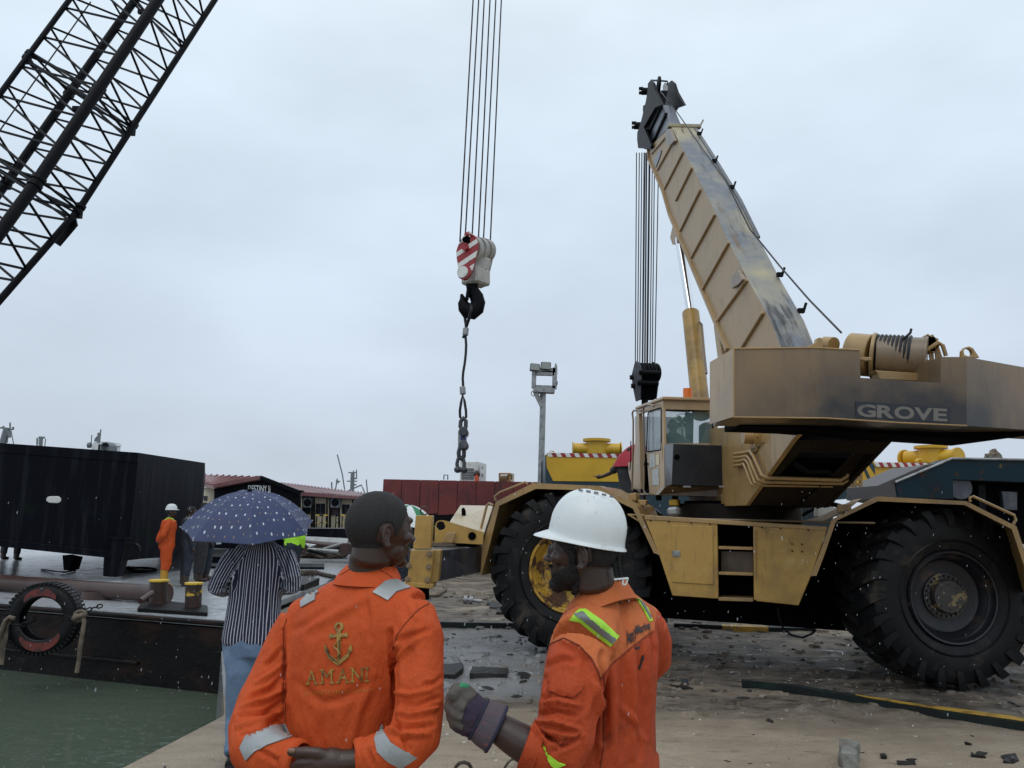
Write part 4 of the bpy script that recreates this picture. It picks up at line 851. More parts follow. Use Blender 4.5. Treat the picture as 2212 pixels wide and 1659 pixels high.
# cheek built as red plate with white stripe plates let into it
def clip(poly, nx, ny, lo, hi):
    def cut(P_, f):
        o = []
        for i in range(len(P_)):
            a, b_ = P_[i - 1], P_[i]; fa, fb = f(a), f(b_)
            if (fa >= 0) != (fb >= 0): t_ = fa / (fa - fb); o.append((a[0] + (b_[0] - a[0]) * t_, a[1] + (b_[1] - a[1]) * t_))
            if fb >= 0: o.append(b_)
        return o
    P_ = cut(poly, lambda p: p[0] * nx + p[1] * ny - lo)
    return cut(P_, lambda p: hi - p[0] * nx - p[1] * ny) if P_ else []
nx, ny = .60, .80     # stripes rise to the right
slant = lambda x: 0
base = MB()
axn = (D1(745, 470, 12.36) - D1(505, 430, 11.75)); axn.z = 0; axn.normalize(); pc0 = D1(505, 430, 11.72)
def DC(x, y, off=0): return PL(*d1(x, y), pc0 + axn * off, axn)
base.prism([DC(x, y) for x, y in cheek], axn * .035); ck = base.build('cheek_plate', M['red'], rb, bevel=.006)
for lo, hi in ((492, 545), (610, 660), (735, 790)):
    pts = clip(cheek, .56, .83, lo, hi)
    if len(pts) > 2: MB().prism([DC(x, y, -.006) for x, y in pts], axn * .0055).build('white_stripe', M['white'], ck)
pts = clip(cheek, .56, .83, 848, 905)
if len(pts) > 2: MB().prism([DC(x, y, -.006) for x, y in pts], axn * .0055).build('white_stripe', M['white'], ck)
mb = MB(); q = DC(508, 332); mb.add([q + V((math.cos(a) * .085, -.02, math.sin(a) * .06)) for a in [2 * math.pi * i / 16 for i in range(16)]], [tuple(range(16))]); mb.build('hand_hole', M['dark'], ck)
mb = MB()
for x, y, r_ in ((492, 430, .055), (510, 270, .03), (560, 275, .018), (505, 405, .03)): q = DC(x, y); mb.cyl(q, q - axn * .06, r_, seg=14)
mb.build('pin', M['red'], ck, smooth=35)
q = DC(462, 738); MB().cyl(q, q - axn * .05, .095, seg=24).build('trunnion_cap', M['white'], ck, smooth=35)
q = DC(476, 738); MB().cyl(q, q - axn * .03, .12, seg=24).build('trunnion_collar', M['red'], ck, smooth=35)
pc1 = D1(745, 470, 12.36)
MB().prism([PL(*d1(x, y), pc1, axn) for x, y in ((640, 300), (690, 330), (740, 345), (800, 400), (822, 470), (800, 600), (740, 840), (700, 910), (650, 930), (600, 905), (580, 780))], (.03, .04, 0)).build('cheek_plate', M['dirtywhite'], rb, bevel=.01)
mb = MB(); a, b_ = D1(520, 430, 11.80), D1(745, 470, 12.34); dv = b_ - a
for k in range(3): mb.cyl(a + dv * (k / 3 + .04), a + dv * (k / 3 + .26), .205, seg=32)
mb.build('sheave', M['dirtywhite'], rb, smooth=35)
MB().prism([D1(x, y, 11.98) for x, y in ((600, 480), (780, 560), (800, 560), (745, 700), (690, 720), (640, 700), (580, 650))], (0, .22, 0)).build('rope_guard', M['dirtywhite'], rb, bevel=.03)
for k, (x, y) in enumerate(((560, 275), (640, 320), (700, 340))):
    mb = MB(); mb.prism([D1(x, y, 12.0 + .1 * k), D1(x + 45, y + 20, 12.0 + .1 * k), D1(x + 70, y + 120, 12.0 + .1 * k), D1(x + 30, y + 130, 12.0 + .1 * k)], (.01, .03, 0)); mb.build('sheave_guard', M['dirtywhite'], rb)
mb = MB(); mb.cyl(D1(620, 655, 12.02), D1(600, 730, 12.02), .125, seg=20); mb.build('nut', M['dirtywhite'], rb, smooth=35)
mb = MB(); mb.beam(D1(520, 770, 11.9), D1(700, 830, 12.2), .34, .26); mb.build('crosshead', M['dirtywhite'], rb, bevel=.03)
hookc = [(565, 790), (563, 900), (575, 960), (620, 1040), (640, 1110), (620, 1180), (565, 1225), (510, 1215), (470, 1170), (452, 1110), (450, 1060), (432, 1005)]
MB().tube([D1(x, y, 12.0) for x, y in hookc], [.10, .10, .10, .115, .12, .13, .135, .13, .11, .085, .05, .02], 14, sx=.8).build('hook', M['black'], rb, smooth=60)
MB().beam(D1(522, 925, 11.95), D1(500, 1075, 11.95), .09, .05).build('safety_latch', M['black'], rb)
for (xt, xb, yb, Yr) in ((1022, 414, 350, 11.75), (1034, 482, 255, 11.85), (1046, 567, 260, 11.95), (1058.5, 640, 400, 11.95), (1071, 703, 400, 12.1), (1083, 783, 540, 12.3)):
    b_ = D1(xb, yb, Yr); t_ = d1(xb, yb); a = W(xt + (xt - t_[0]) * .25, -t_[1] * .25, Yr + .35)
    MB().tube([a, b_], .0135, 6).build('rope_fall', M['rope'], rb)
# sling, load cell and shackles hanging from the hook
D2 = lambda x, y, Y=12.0: W(*d2(x, y), Y)
sl = thing('wire_rope_sling', 'black wire rope sling looped over the crane hook with clamped eyes at both ends', 'sling', D2(345, 810), None)
MB().tube([D1(560, 1170, 11.82), D1(548, 1220, 11.82), D1(520, 1330, 11.9), D1(492, 1410), D1(480, 1330, 12.1), D1(470, 1230, 12.14), D1(490, 1160, 12.14), D1(540, 1130, 12.0)], .026, 8, closed=True).build('upper_eye', M['rope'], sl, smooth=60)
MB().tube([D1(490, 1410), D2(372, 30), D2(378, 110), D2(374, 200), D2(364, 290), D2(350, 370), D2(345, 430), D2(349, 500), D2(346, 590)], .021, 9).build('sling_rope', M['rope'], sl, smooth=60)
MB().tube([D2(346, 585), D2(330, 660), D2(318, 740), D2(320, 800), D2(345, 835, 12), D2(378, 800), D2(376, 740), D2(362, 650)], .021, 8, closed=True).build('lower_eye', M['rope'], sl, smooth=60)
for a, b_ in ((D1(490, 1425), D1(480, 1520)), (D2(342, 510), D2(347, 585))): MB().cyl(a, b_, .048, seg=14).build('ferrule', M['galv'], sl, smooth=35, bevel=.01)
MB().tube([D2(358, 20), D2(368, 34)], .045, 8).build('rope_stub', M['rope'], sl)
def link(pts, r_, name, par, m='slate'): return MB().tube(pts, r_, 9, closed=True).build(name, M[m], par, smooth=60)
lc = thing('load_shackles', 'chain of shackles and a flat steel load link hanging below the wire sling', 'shackle', D2(330, 1320), None)
link([D2(352, 808), D2(376, 840), D2(374, 890), D2(366, 930), D2(338, 930), D2(322, 890), D2(326, 840)], .034, 'bow_shackle', lc)
MB().prism([D2(x, y, 11.9) for x, y in ((328, 905), (372, 920), (380, 940), (378, 1090), (362, 1110), (318, 1105), (298, 1085), (300, 930))], (0, .16, 0)).build('load_link', M['galv'], lc, bevel=.015)
MB().prism([D2(x, y, 11.88) for x, y in ((326, 925), (372, 928), (376, 1092), (322, 1100))], (0, .04, 0)).build('link_face', M['slate'], lc, bevel=.01)
for y in (945, 1070): q = D2(355, y, 11.92); MB().cyl(q + V((0, .25, 0)), q - V((0, .14, 0)), .075, seg=8).build('link_pin', M['slate'], lc, smooth=35, bevel=.01)
mb = MB(); q = D2(350, 1008, 11.86); mb.tube([q + V((math.cos(a) * .035, 0, math.sin(a) * .035)) for a in [2 * math.pi * i / 12 for i in range(12)]], .010, 5, closed=True); mb.build('link_emblem', mat('blue_mark', (.03, .06, .3), .5), lc)
link([D2(318, 1090), D2(306, 1140), D2(310, 1180), D2(335, 1210), D2(356, 1180), D2(358, 1130), D2(345, 1090)], .034, 'link_ring', lc)
MB().tube([D2(300, 1300), D2(290, 1250), D2(300, 1205), D2(328, 1186), D2(352, 1205), D2(362, 1250), D2(352, 1300)], .030, 9).build('bow_shackle', M['slate'], lc, smooth=60)
MB().cyl(D2(284, 1302), D2(378, 1306), .038, seg=12).build('shackle_pin', M['slate'], lc, smooth=35)
mb = MB(); mb.ell(D2(297, 1304), .058, .052, .055); mb.ell(D2(358, 1306), .058, .052, .055); mb.build('shackle_boss', M['slate'], lc, smooth=60)

# ================================================================ FLOODLIGHT MAST
YL = 22.0; E1 = lambda x, y, Y=YL: W(*e1(x, y), Y)
lm = thing('floodlight_mast', 'tall grey floodlight mast with two square lamps on a rectangular frame', 'floodlight', G(1168, 1160, 0), None)
lm.location = (E1(235, 1535).x, YL, 0); bpy.context.view_layer.update()
b_ = E1(235, 1535); MB().tube([V((b_.x, YL, 0)), b_, E1(258, 690), E1(260, 510)], [.10, .09, .085, .085], 4).build('pole', M['galv'], lm)
MB().prism([E1(*p) for p in ((236, 480), (285, 510), (275, 690), (252, 690), (240, 600))], (0, .1, 0)).build('pole_head', M['galv'], lm)
for a, c_ in (((170, 510), (255, 685)), ((160, 285), (155, 470)), ((395, 240), (388, 480)), ((150, 492), (390, 504)), ((175, 462), (395, 470)), ((225, 262), (400, 272)), ((175, 300), (385, 305))):
    MB().beam(E1(*a), E1(*c_), .13, .13 if a != (150, 492) else .3, up=(0, 1, 0)).build('frame_bar', M['galv'], lm)
for q in (((118, 183), (228, 195), (222, 275), (108, 264)), ((238, 168), (353, 175), (349, 262), (232, 252))):
    P4 = [E1(*p, YL - .15) for p in q]; lp_ = MB().prism(P4, (0, .22, 0)).build('floodlight', M['slate'], lm, bevel=.02)
    c_ = sum(P4, V()) / 4; MB().prism([c_ + (p - c_) * .86 + V((0, -.012, 0)) for p in P4], (0, .01, 0)).build('lamp_glass', M['lens'], lp_)
MB().prism([E1(*p, YL + .1) for p in ((225, 272), (330, 280), (322, 300), (235, 292))], (0, .2, 0)).build('lamp_bracket', M['galv'], lm)
MB().prism([E1(*p, YL) for p in ((390, 230), (400, 185), (410, 190), (412, 290), (392, 290))], (.05, .3, 0)).build('side_lamp', M['galv'], lm)
MB().prism([E1(*p, YL) for p in ((398, 405), (428, 388), (424, 430), (410, 455), (398, 450))], (0, .2, 0)).build('side_fitting', M['black'], lm)
MB().prism([E1(*p, YL - .15) for p in ((245, 1160), (275, 1170), (270, 1305), (245, 1300))], (0, .12, 0)).build('junction_box', M['galv'], lm, bevel=.01)
MB().tube([E1(150, 495), E1(128, 520), E1(125, 540), E1(150, 560), E1(190, 545), E1(225, 528)], .012, 5).build('loose_wire', M['rope'], lm)

# ================================================================ YELLOW AND TEAL VESSEL
YV = 20.0; ev = lambda x, y, Y=YV: W(*e1(x, y), Y)
yv = thing('yellow_barge', 'yellow and dark teal pontoon with red and white edging and yellow mooring bitts', 'barge', V((ev(280, 1225).x, YV, -.5)), None)
def stripeedge(pl, Y, n, th, parent):
    for k in range(n):
        (x0, y0), (x1, y1) = pl; f = lambda t: (x0 + (x1 - x0) * t, y0 + (y1 - y0) * t)
        a, b_ = W(*f(k / n), Y), W(*f((k + 1) / n), Y); sh = V((.06, 0, 0))
        MB().prism([a, b_, b_ + sh - V((0, 0, th)), a + sh - V((0, 0, th))], (0, .1, 0)).build('edge_stripe', M['red'] if k % 2 else M['white'], parent)
A_ = [ev(283, 1248), ev(1180, 1256), ev(1218, 1400), ev(1190, 1590), ev(330, 1560), ev(305, 1460)]
MB().prism([W(1360, 1020, YV + .2), W(1800, 1020, YV + .2), W(1800, 1160, YV + .2), W(1360, 1150, YV + .2)], (0, 2, 0)).build('teal_hull', M['teal'], yv)
MB().prism([W(870 + 310, 983, YV), W(1364, 987, YV), W(1364, 1041, YV), W(1195, 1039, YV), W(1181, 1010, YV)], (0, 3, 0)).build('yellow_side', M['bargeyellow'], yv)
MB().prism([W(1178, 982, YV + .03), W(1370, 985, YV + .03), W(1370, 1150, YV + .03), W(1178, 1150, YV + .03)], (0, 3, 0)).build('teal_hull', M['teal'], yv)
stripeedge(((1180, 978), (1368, 981)), YV - .02, 19, .10, yv)
eye([(295, 1222), (345, 1188), (360, 1183), (380, 1190), (388, 1222), (340, 1224)], (366, 1205), .07, YV + .2, .08, 'lug', 'bargeyellow', yv, e1)
def bitts(cx, y0, y1, wt, Y, parent, arm):
    a, b_ = W(cx, y1, Y), W(cx, y0, Y); r_ = (W(cx + wt, y0, Y) - b_).x
    mb = MB(); mb.cyl(a, b_, r_ * .78, seg=24); mb.cyl(b_ - V((0, 0, .04)), b_ + V((0, 0, .03)), r_ * 1.0, seg=28); c_ = a.lerp(b_, .36)
    if arm == 'x':
        for s in (-1, 1): mb.cyl(c_, c_ + V((s * r_ * 1.65, -.1 * s, 0)), r_ * .42, seg=18); mb.cyl(c_ + V((s * r_ * 1.65, -.1 * s, 0)), c_ + V((s * r_ * 1.72, -.1 * s, 0)), r_ * .52, seg=20)
    else:
        for s in (-1, 1): mb.cyl(c_, c_ + V((s * r_ * 1.05, -s * .45, 0)), r_ * .5, seg=18); mb.cyl(c_ + V((s * r_ * 1.05, -s * .45, 0)), c_ + V((s * r_ * 1.1, -s * .5, 0)), r_ * .6, seg=20)
    return mb.build('mooring_bitt', M['bargeyellow'], parent, smooth=35)
bitts(1289, 951, 981, 30, YV + .8, yv, 'x')
# right-hand part with black chevrons
mb = MB(); mb.prism([W(1780, 950, YV - 2), W(1878, 950, YV - 2), W(1888, 965, YV - 2), W(1890, 1048, YV - 2), W(1780, 1048, YV - 2)], (0, 2, 0)); ye = mb.build('yellow_side', M['bargeyellow'], yv)
for pts in ([(405, 470), (440, 385), (540, 600), (545, 690)], [(380, 560), (402, 530), (560, 870), (560, 905), (495, 810)]):
    MB().prism([W(*d7(*p), YV - 2.01) for p in pts], (0, .008, 0)).build('chevron', M['teal'], ye)
MB().prism([W(*d7(*p), YV - 2.02) for p in ((0, 812), (560, 812), (562, 930), (0, 980))], (0, .5, 0)).build('teal_hull', M['teal'], yv)
MB().prism([W(*d7(*p), YV - 1) for p in ((530, 560), (1140, 562), (1150, 800), (540, 940))], (0, 3, 0)).build('yellow_side', M['bargeyellow'], yv)
stripeedge((d7(530, 548), d7(1120, 556)), YV - 1.05, 13, .11, yv); stripeedge((d7(440, 364), d7(512, 364)), YV - 2.05, 2, .13, yv)
for x in (965, 1035): MB().prism([W(*d7(*p), YV - 1.02) for p in ((x, 560), (x + 38, 560), (x + 75, 640), (x + 40, 660))], (0, .01, 0)).build('chevron', M['teal'], yv)
bitts(*[d7(1165, 0)[0]], d7(0, 380)[1], d7(0, 565)[1], 33, YV - .4, yv, 'y')
MB().tube([W(*d7(1000 + 12 * i, 545 - 26 * math.sin(i / 6 * math.pi)), YV - .6) for i in range(7)], .05, 6).build('lug', M['bargeyellow'], yv)

# ================================================================ RUSTED TEAL MACHINE FRAME at right
YT = 13.0; q7 = lambda x, y, Y=YT: W(*d7(x, y), Y)
tf = thing('gantry_frame', 'rusted dark teal steel machine frame standing behind the rear crane fender', 'machine frame', V((q7(1400, 500).x, YT, 0)), None)
MB().prism([q7(*p) for p in ((768, 775), (1405, 508), (2600, 528), (2600, 790), (1420, 745), (1425, 965), (795, 950))], (0, .5, 0)).build('main_beam', M['tealrust'], tf, bevel=.01)
MB().prism([q7(*p, YT + .02) for p in ((570, 812), (1110, 575), (1290, 560), (790, 780), (790, 1000), (570, 960))], (0, 1.2, 0)).build('side_beam', mat('brown_grey_steel', (.07, .06, .06), .5), tf)
mb = MB(); mb.tube([q7(768, 772, YT - .02), q7(1405, 505, YT - .02), q7(2600, 526, YT - .02)], .022, 6); mb.build('edge_strip', M['galv'], tf)
MB().prism([q7(*p, YT + .3) for p in ((1420, 740), (2600, 780), (2600, 1500), (1420, 1200))], (0, .8, 0)).build('engine_bay', M['dark'], tf)
q = q7(1500, 830, YT + .1); MB().cyl(q, q + V((0, .3, 0)), .2, seg=24).build('drum', M['slate'], tf, smooth=35)
MB().prism([q7(*p, YT + .2) for p in ((1960, 870), (2140, 880), (2140, 1090), (1990, 1080))], (0, .1, 0)).build('bay_panel', M['slate'], tf, bevel=.01)
MB().prism([q7(*p, YT + .2) for p in ((1700, 800), (1780, 800), (1790, 1150), (1710, 1150))], (0, .1, 0)).build('strut', M['black'], tf)
mb = MB(); rr_ = random.Random(9)
for k in range(26): a = q7(1800 + rr_.random() * 140, 520 - rr_.random() * 95 * (1 if k % 2 else .4), YT + .3); mb.box(a, (.05 + .06 * rr_.random(), .1, .05 + .06 * rr_.random()), Matrix.Rotation(rr_.random() * 3, 3, 'Y') @ Matrix.Rotation(rr_.random() * 3, 3, 'X'))
tag(mb.build('scrap_bundle', mat('pale_scrap', (.25, .2, .14), .7, 0, [((.08, .09, .1), 9, .5, .6, U)])), 'small heap of pale broken fittings lying on top of the teal machine frame', 'scrap', kind='stuff')
for k in range(5): a = q7(790 - k * 14, 790 - 22 * k + 60, YT + .6)
mb = MB(); mb.tube([q7(680 + 170 * t, 745 - 95 * t - 25 * math.sin(t * 3.1), YT + 1.2) for t in [i / 8 for i in range(9)]], .06, 7); mb.build('hose', M['rope'], tf, smooth=60)

# ================================================================ RED BARGE and what stands on it
YR = 24.0; r0_, r1_ = W(828, 1035, YR), W(1190, 1042, YR)
rbg = thing('red_barge', 'long dark red steel barge side with black lower hull behind the outrigger', 'barge', V((r0_.x, YR, WZ)), None)
d_ = (r1_ - r0_); b0, b1 = W(828, 1111, YR), W(1190, 1114, YR)
n_p = 9
for k in range(n_p):
    a, b_ = r0_.lerp(r1_, k / n_p), r0_.lerp(r1_, (k + 1) / n_p); g_ = d_.normalized() * .012
    MB().prism([a + g_, b_ - g_, low(b_ - g_, b1.z), low(a + g_, b0.z)], (0, .1, 0)).build('hull_plate', M['rustred'], rbg)
MB().prism([low(r0_, WZ - .5) + V((0, .03, 0)), low(r1_, WZ - .5) + V((0, .03, 0)), r1_ + V((0, .03, -.02)), r0_ + V((0, .03, -.02))], (0, 8, 0)).build('hull', mat('dark_red_seam', (.05, .01, .01), .6), rbg)
MB().prism([low(b0, WZ - .5) + V((0, -.02, 0)), low(b1, WZ - .5) + V((0, -.02, 0)), b1 + V((0, -.02, 0)), b0 + V((0, -.02, 0))], (0, .1, 0)).build('lower_hull', M['black'], rbg)
mb = MB()
for x in (963, 1101): q = W(x, 1036, YR + .2); mb.tube([q + V((-.06, 0, 0)), q + V((-.06, 0, .14)), q + V((.06, 0, .14)), q + V((.06, 0, 0))], .02, 6)
mb.build('lug', M['black'], rbg)
g2 = lambda x, y, Y=27.0: W(*d2(x, y), Y)
gs = thing('generator', 'white generator cabinet with louvred side standing on the red barge', 'generator', g2(450, 1405), None)
g = MB(); P4 = [g2(318, 1402), g2(330, 1300), g2(382, 1225), g2(478, 1225), g2(462, 1402)]
P4 = [g2(318, 1420), g2(318, 1226), g2(476, 1226), g2(462, 1420)]; g.prism(P4, (.0, 2.2, 0)); g.build('cabinet', M['white'], gs, bevel=.02)
MB().prism([g2(476, 1226, 27.02), g2(570, 1252, 28.5), g2(566, 1420, 28.5), g2(462, 1420, 27.02)], (0, .3, 0)).build('end_door', M['white'], gs)
for k in range(7): MB().prism([g2(332, 1292 + 16 * k, 26.97), g2(455, 1293 + 16 * k, 26.97), g2(455, 1300 + 16 * k, 26.97), g2(332, 1299 + 16 * k, 26.97)], (0, .04, 0)).build('louvre', M['slate'], gs)
for p in ([(520, 1340), (546, 1345), (545, 1380), (522, 1376)], [(524, 1275), (540, 1278), (540, 1300), (526, 1298)], [(492, 1262), (512, 1262), (506, 1340), (492, 1340)]):
    MB().prism([g2(*q_, 27.5) for q_ in p], (0, .05, 0)).build('door_panel', M['galv'], gs)
ob_ = thing('person', 'tiny figure in an orange vest in front of the white generator', 'person', g2(480, 1405, 25.5), None)
mb = MB(); mb.loft([[g2(480 + sx_ * math.cos(a), y, 25.5) + V((0, .12 * math.sin(a), 0)) for a in [2 * math.pi * i / 10 for i in range(10)]] for y, sx_ in ((1420, 20), (1375, 21), (1362, 16), (1352, 10))]); mb.build('vest', mat('orange_vest', (.6, .09, .03), .7), ob_, smooth=60)
mb = MB(); mb.ell(g2(482, 1345, 25.5), .11, .11, .13); mb.build('body', M['skin'], ob_, smooth=60)
bx_ = thing('cabinet', 'small brown equipment cabinet with a label on the red barge', 'cabinet', g2(745, 1412), None)
MB().prism([g2(*p) for p in ((690, 1425), (688, 1335), (806, 1335), (806, 1425))], (0, 1, 0)).build('case', M['genbox'], bx_, bevel=.02)
MB().prism([g2(806, 1336, 27.02), g2(838, 1346, 28), g2(836, 1425, 28), g2(806, 1425, 27.02)], (.0, .1, 0)).build('end_panel', mat('pale_tan_panel', (.45, .36, .22), .5), bx_)
MB().prism([g2(*p, 26.97) for p in ((706, 1350), (772, 1350), (772, 1366), (706, 1368))], (0, .02, 0)).build('label_plate', M['white'], bx_)
MB().prism([g2(*p, 26.97) for p in ((700, 1388), (770, 1388), (770, 1412), (700, 1412))], (0, .02, 0)).build('vent', mat('brown_vent', (.10, .055, .025), .6), bx_)

# ================================================================ HOUSEBOAT
YG = 30.0; D3 = lambda x, y, Y=YG: W(*d3(x, y), Y)
hb_ = thing('houseboat', 'black and cream houseboat with maroon sheet roof, gable name and yellow-striped railing', 'houseboat', V((D3(1000, 900).x, YG, WZ)), None)
YW = 31.5
MB().prism([D3(*p) for p in ((325, 388), (600, 335), (880, 290), (1100, 380), (1340, 460), (1340, 520), (1330, 900), (325, 900))], (0, .2, 0)).build('gable_wall', M['black'], hb_)
MB().prism([D3(190, 250, YG + 3), D3(880, 283, YG - .1), D3(325, 385, YG - .1), D3(175, 360, YG + 1.5)], (0, 0, -.12)).build('gable_roof', M['roof'], hb_)
mb = MB()
for k in range(9):
    t_ = (k + .5) / 9; a, b_ = D3(175 + 15 * 0 + (190 - 175) * 0, 360, YG + 1.5), 0
    p0 = D3(190, 250, YG + 3).lerp(D3(880, 283, YG - .1), t_); p1 = D3(175, 360, YG + 1.5).lerp(D3(325, 385, YG - .1), t_); mb.tube([p0 + V((0, -.02, .03)), p1 + V((0, -.02, .03))], .03, 5)
mb.build('roof_ridges', M['roof'], hb_)
for a, b_ in (((325, 388), (880, 286)), ((880, 286), (1340, 462))): MB().beam(D3(*a, YG - .1), D3(*b_, YG - .1), .2, .14).build('barge_board', M['roof'] if a[0] < 400 else M['black'], hb_)
MB().prism([D3(1340, 435, YG - .1), D3(1368, 438, YG - .1), D3(1368, 462, YG - .1), D3(1340, 465, YG - .1)], (0, .3, 0)).build('gutter_end', M['black'], hb_)
# right-hand wing roof, fascia, wall
MB().prism([D3(1100, 352, YW + 3), D3(2130, 470, YW + 3), D3(2080, 520, YW - .6), D3(1360, 470, YW - .6)], (0, 0, -.1)).build('wing_roof', M['roof'], hb_)
for k in range(26):
    t_ = (k + .5) / 26; a = D3(1100, 352, YW + 3).lerp(D3(2130, 470, YW + 3), t_); b_ = D3(1360, 470, YW - .6).lerp(D3(2080, 520, YW - .6), t_)
    MB().tube([a + V((0, 0, .03)), b_ + V((0, -.01, .03))], .03, 4).build('roof_sheet_rib', M['roof'], hb_)
MB().prism([D3(*p, YW - .5) for p in ((1360, 478), (2080, 526), (2080, 560), (1360, 512))], (0, .1, 0)).build('fascia', M['teal'], hb_)
MB().prism([D3(*p, YW - .15) for p in ((1300, 500), (2150, 545), (2150, 890), (1300, 880))], (0, .2, 0)).build('wall', M['cream'], hb_)
MB().prism([D3(*p, YW - .15) for p in ((-200, 400), (340, 410), (340, 900), (-200, 900))], (0, .2, 0)).build('wall', M['cream'], hb_)
for x in (1370, 1475, 1690, 1990, 1505, 1655, 1800, 1960): MB().prism([D3(x, 515, YW - .45), D3(x + (20 if x in (1370, 1475, 1690, 1990) else 7), 516, YW - .45), D3(x + 12, 880, YW - .45), D3(x - 8, 880, YW - .45)], (0, .12, 0)).build('post', M['black'], hb_)
for x0, x1, y0, y1 in ((1530, 1640, 595, 720), (1840, 1930, 605, 725), (1390, 1465, 605, 720), (200, 240, 505, 560)):
    wf = MB().prism([D3(x0, y0, YW - .19), D3(x1, y0, YW - .19), D3(x1, y1, YW - .19), D3(x0, y1, YW - .19)], (0, .05, 0)).build('window', M['slate'], hb_)
    for k in range(2):
        a, b_ = x0 + 5 + k * (x1 - x0) / 2, x0 - 5 + (k + 1) * (x1 - x0) / 2; MB().prism([D3(a, y0 + 6, YW - .205), D3(b_, y0 + 6, YW - .205), D3(b_, y1 - 6, YW - .205), D3(a, y1 - 6, YW - .205)], (0, .01, 0)).build('pane', M['glass_dark'], wf)
MB().prism([D3(*p, YW - .20) for p in ((1712, 620), (1795, 622), (1795, 735), (1708, 735))], (0, .04, 0)).build('door', mat('maroon_door', (.07, .035, .045), .5), hb_)
for x in (1440, 1765):
    q = D3(x, 585, YW - .35); a_ = MB().box(q, (.42, .2, .40)).build('air_conditioner', M['shipgrey'], hb_, bevel=.02); MB().cyl(q + V((0, -.10, 0)), q + V((0, -.12, 0)), .15, seg=18).build('fan_grille', M['black'], a_)
for x0, x1 in ((1480, 1670), (1770, 1995)):
    n_s = 2; 
    for k in range(n_s * 2):
        a, b_ = x0 + (x1 - x0) * k / (n_s * 2), x0 + (x1 - x0) * (k + 1) / (n_s * 2)
        MB().tube([D3(a, 735, YW - .6), D3(b_, 735, YW - .6)], .03, 6).build('railing_bar', M['yband'] if k % 2 else M['black'], hb_)
        MB().tube([D3(a, 822, YW - .6), D3(b_, 823, YW - .6)], .018, 6).build('railing_bar', M['yband'] if k % 2 else M['black'], hb_)
    for k in range(4): x = x0 + (x1 - x0) * k / 3; MB().tube([D3(x, 735, YW - .6), D3(x - 6, 882, YW - .6)], .022, 6).build('railing_post', M['black'], hb_)
MB().prism([D3(*p, YW - .7) for p in ((1300, 880), (2200, 885), (2200, 897), (1300, 890))], (0, 1.5, 0)).build('deck_edge', M['galv'], hb_)
MB().prism([D3(*p, YW - .68) for p in ((-300, 890), (2400, 898), (2400, 1240), (-300, 1240))], (0, 3, 0)).build('hull', M['hull_black'], hb_)
vs, fs = text_mesh('DESTINY II', .02, 3); q = [d3(728, 375), d3(990, 382), d3(992, 462), d3(728, 455)]
mb = MB(); mb.add([W(*onquad(q, s, t), YG - .03) for s, t in vs], fs); mb.build('name_lettering', M['cloth_white'], hb_)
# masts and boats far behind
def poles(name, label, cat, base, segs, m='shipgrey', boxes=()):
    t_ = thing(name, label, cat, base, None)
    for k, (pts, r_, nm) in enumerate(segs): MB().tube(pts, r_, 6).build(nm, M[m], t_)
    for pts, dpt, nm, mm_ in boxes: MB().prism(pts, (0, dpt, 0)).build(nm, M[mm_], t_)
    return t_
F = lambda x, y, Y=60.0: W(*d3(x, y), Y)
poles('ship_mast', 'grey ship mast with radar platforms standing beyond the houseboat roof', 'mast', F(1960, 500),
      [([F(1955, 560), F(1968, 225)], .16, 'pole'), ([F(1915, 228), F(2005, 228)], .05, 'crosstree'), ([F(1900, 330), F(2020, 330)], .05, 'crosstree'), ([F(1940, 300), F(2020, 296)], .07, 'platform'), ([F(2012, 195), F(2012, 300)], .05, 'aerial'), ([F(1975, 205), F(1975, 260)], .05, 'aerial'), ([F(1980, 372), F(2010, 372)], .07, 'platform')])
poles('radio_mast', 'thin leaning radio mast with a pennant beyond the houseboat ridge', 'mast', F(1760, 400), [([F(1755, 480), F(1785, 300)], .05, 'pole'), ([F(1718, 340), F(1722, 480)], .06, 'aerial'), ([F(1770, 325), F(1815, 335)], .07, 'pennant'), ([F(1775, 350), F(1800, 350)], .05, 'crosstree')])
poles('whip_aerial', 'long thin whip aerial leaning left above the maroon roof', 'aerial', F(1880, 500), [([F(1885, 520), F(1845, 250), F(1785, 15)], .05, 'pole')])
poles('whip_aerial', 'faint short aerial just left of the bareheaded worker', 'aerial', F(2140, 500), [([F(2148, 520), F(2128, 310)], .05, 'pole')])
poles('davit', 'bent grey davit arm above the right end of the maroon roof', 'davit', F(1930, 480), [([F(1900, 450), F(2070, 375), F(2112, 470)], .06, 'arm')])
H = lambda x, y, Y=50.0: W(*d8(x, y), Y)
poles('ship_mast', 'slanting grey ship mast with aerials at the left edge above the black tank', 'mast', H(0, 400), [([H(-10, 500), H(85, 170)], .2, 'pole'), ([H(-40, 165), H(158, 190)], .06, 'crosstree'), ([H(120, 110), H(120, 190)], .05, 'aerial'), ([H(158, 160), H(155, 190)], .06, 'aerial'), ([H(40, 150), H(40, 175)], .06, 'aerial'), ([H(95, 210), H(85, 350)], .04, 'stay'), ([H(100, 210), H(110, 285)], .12, 'flag'), ([H(20, 265), H(105, 272)], .05, 'stay'), ([H(130, 200), H(165, 380)], .03, 'stay')])
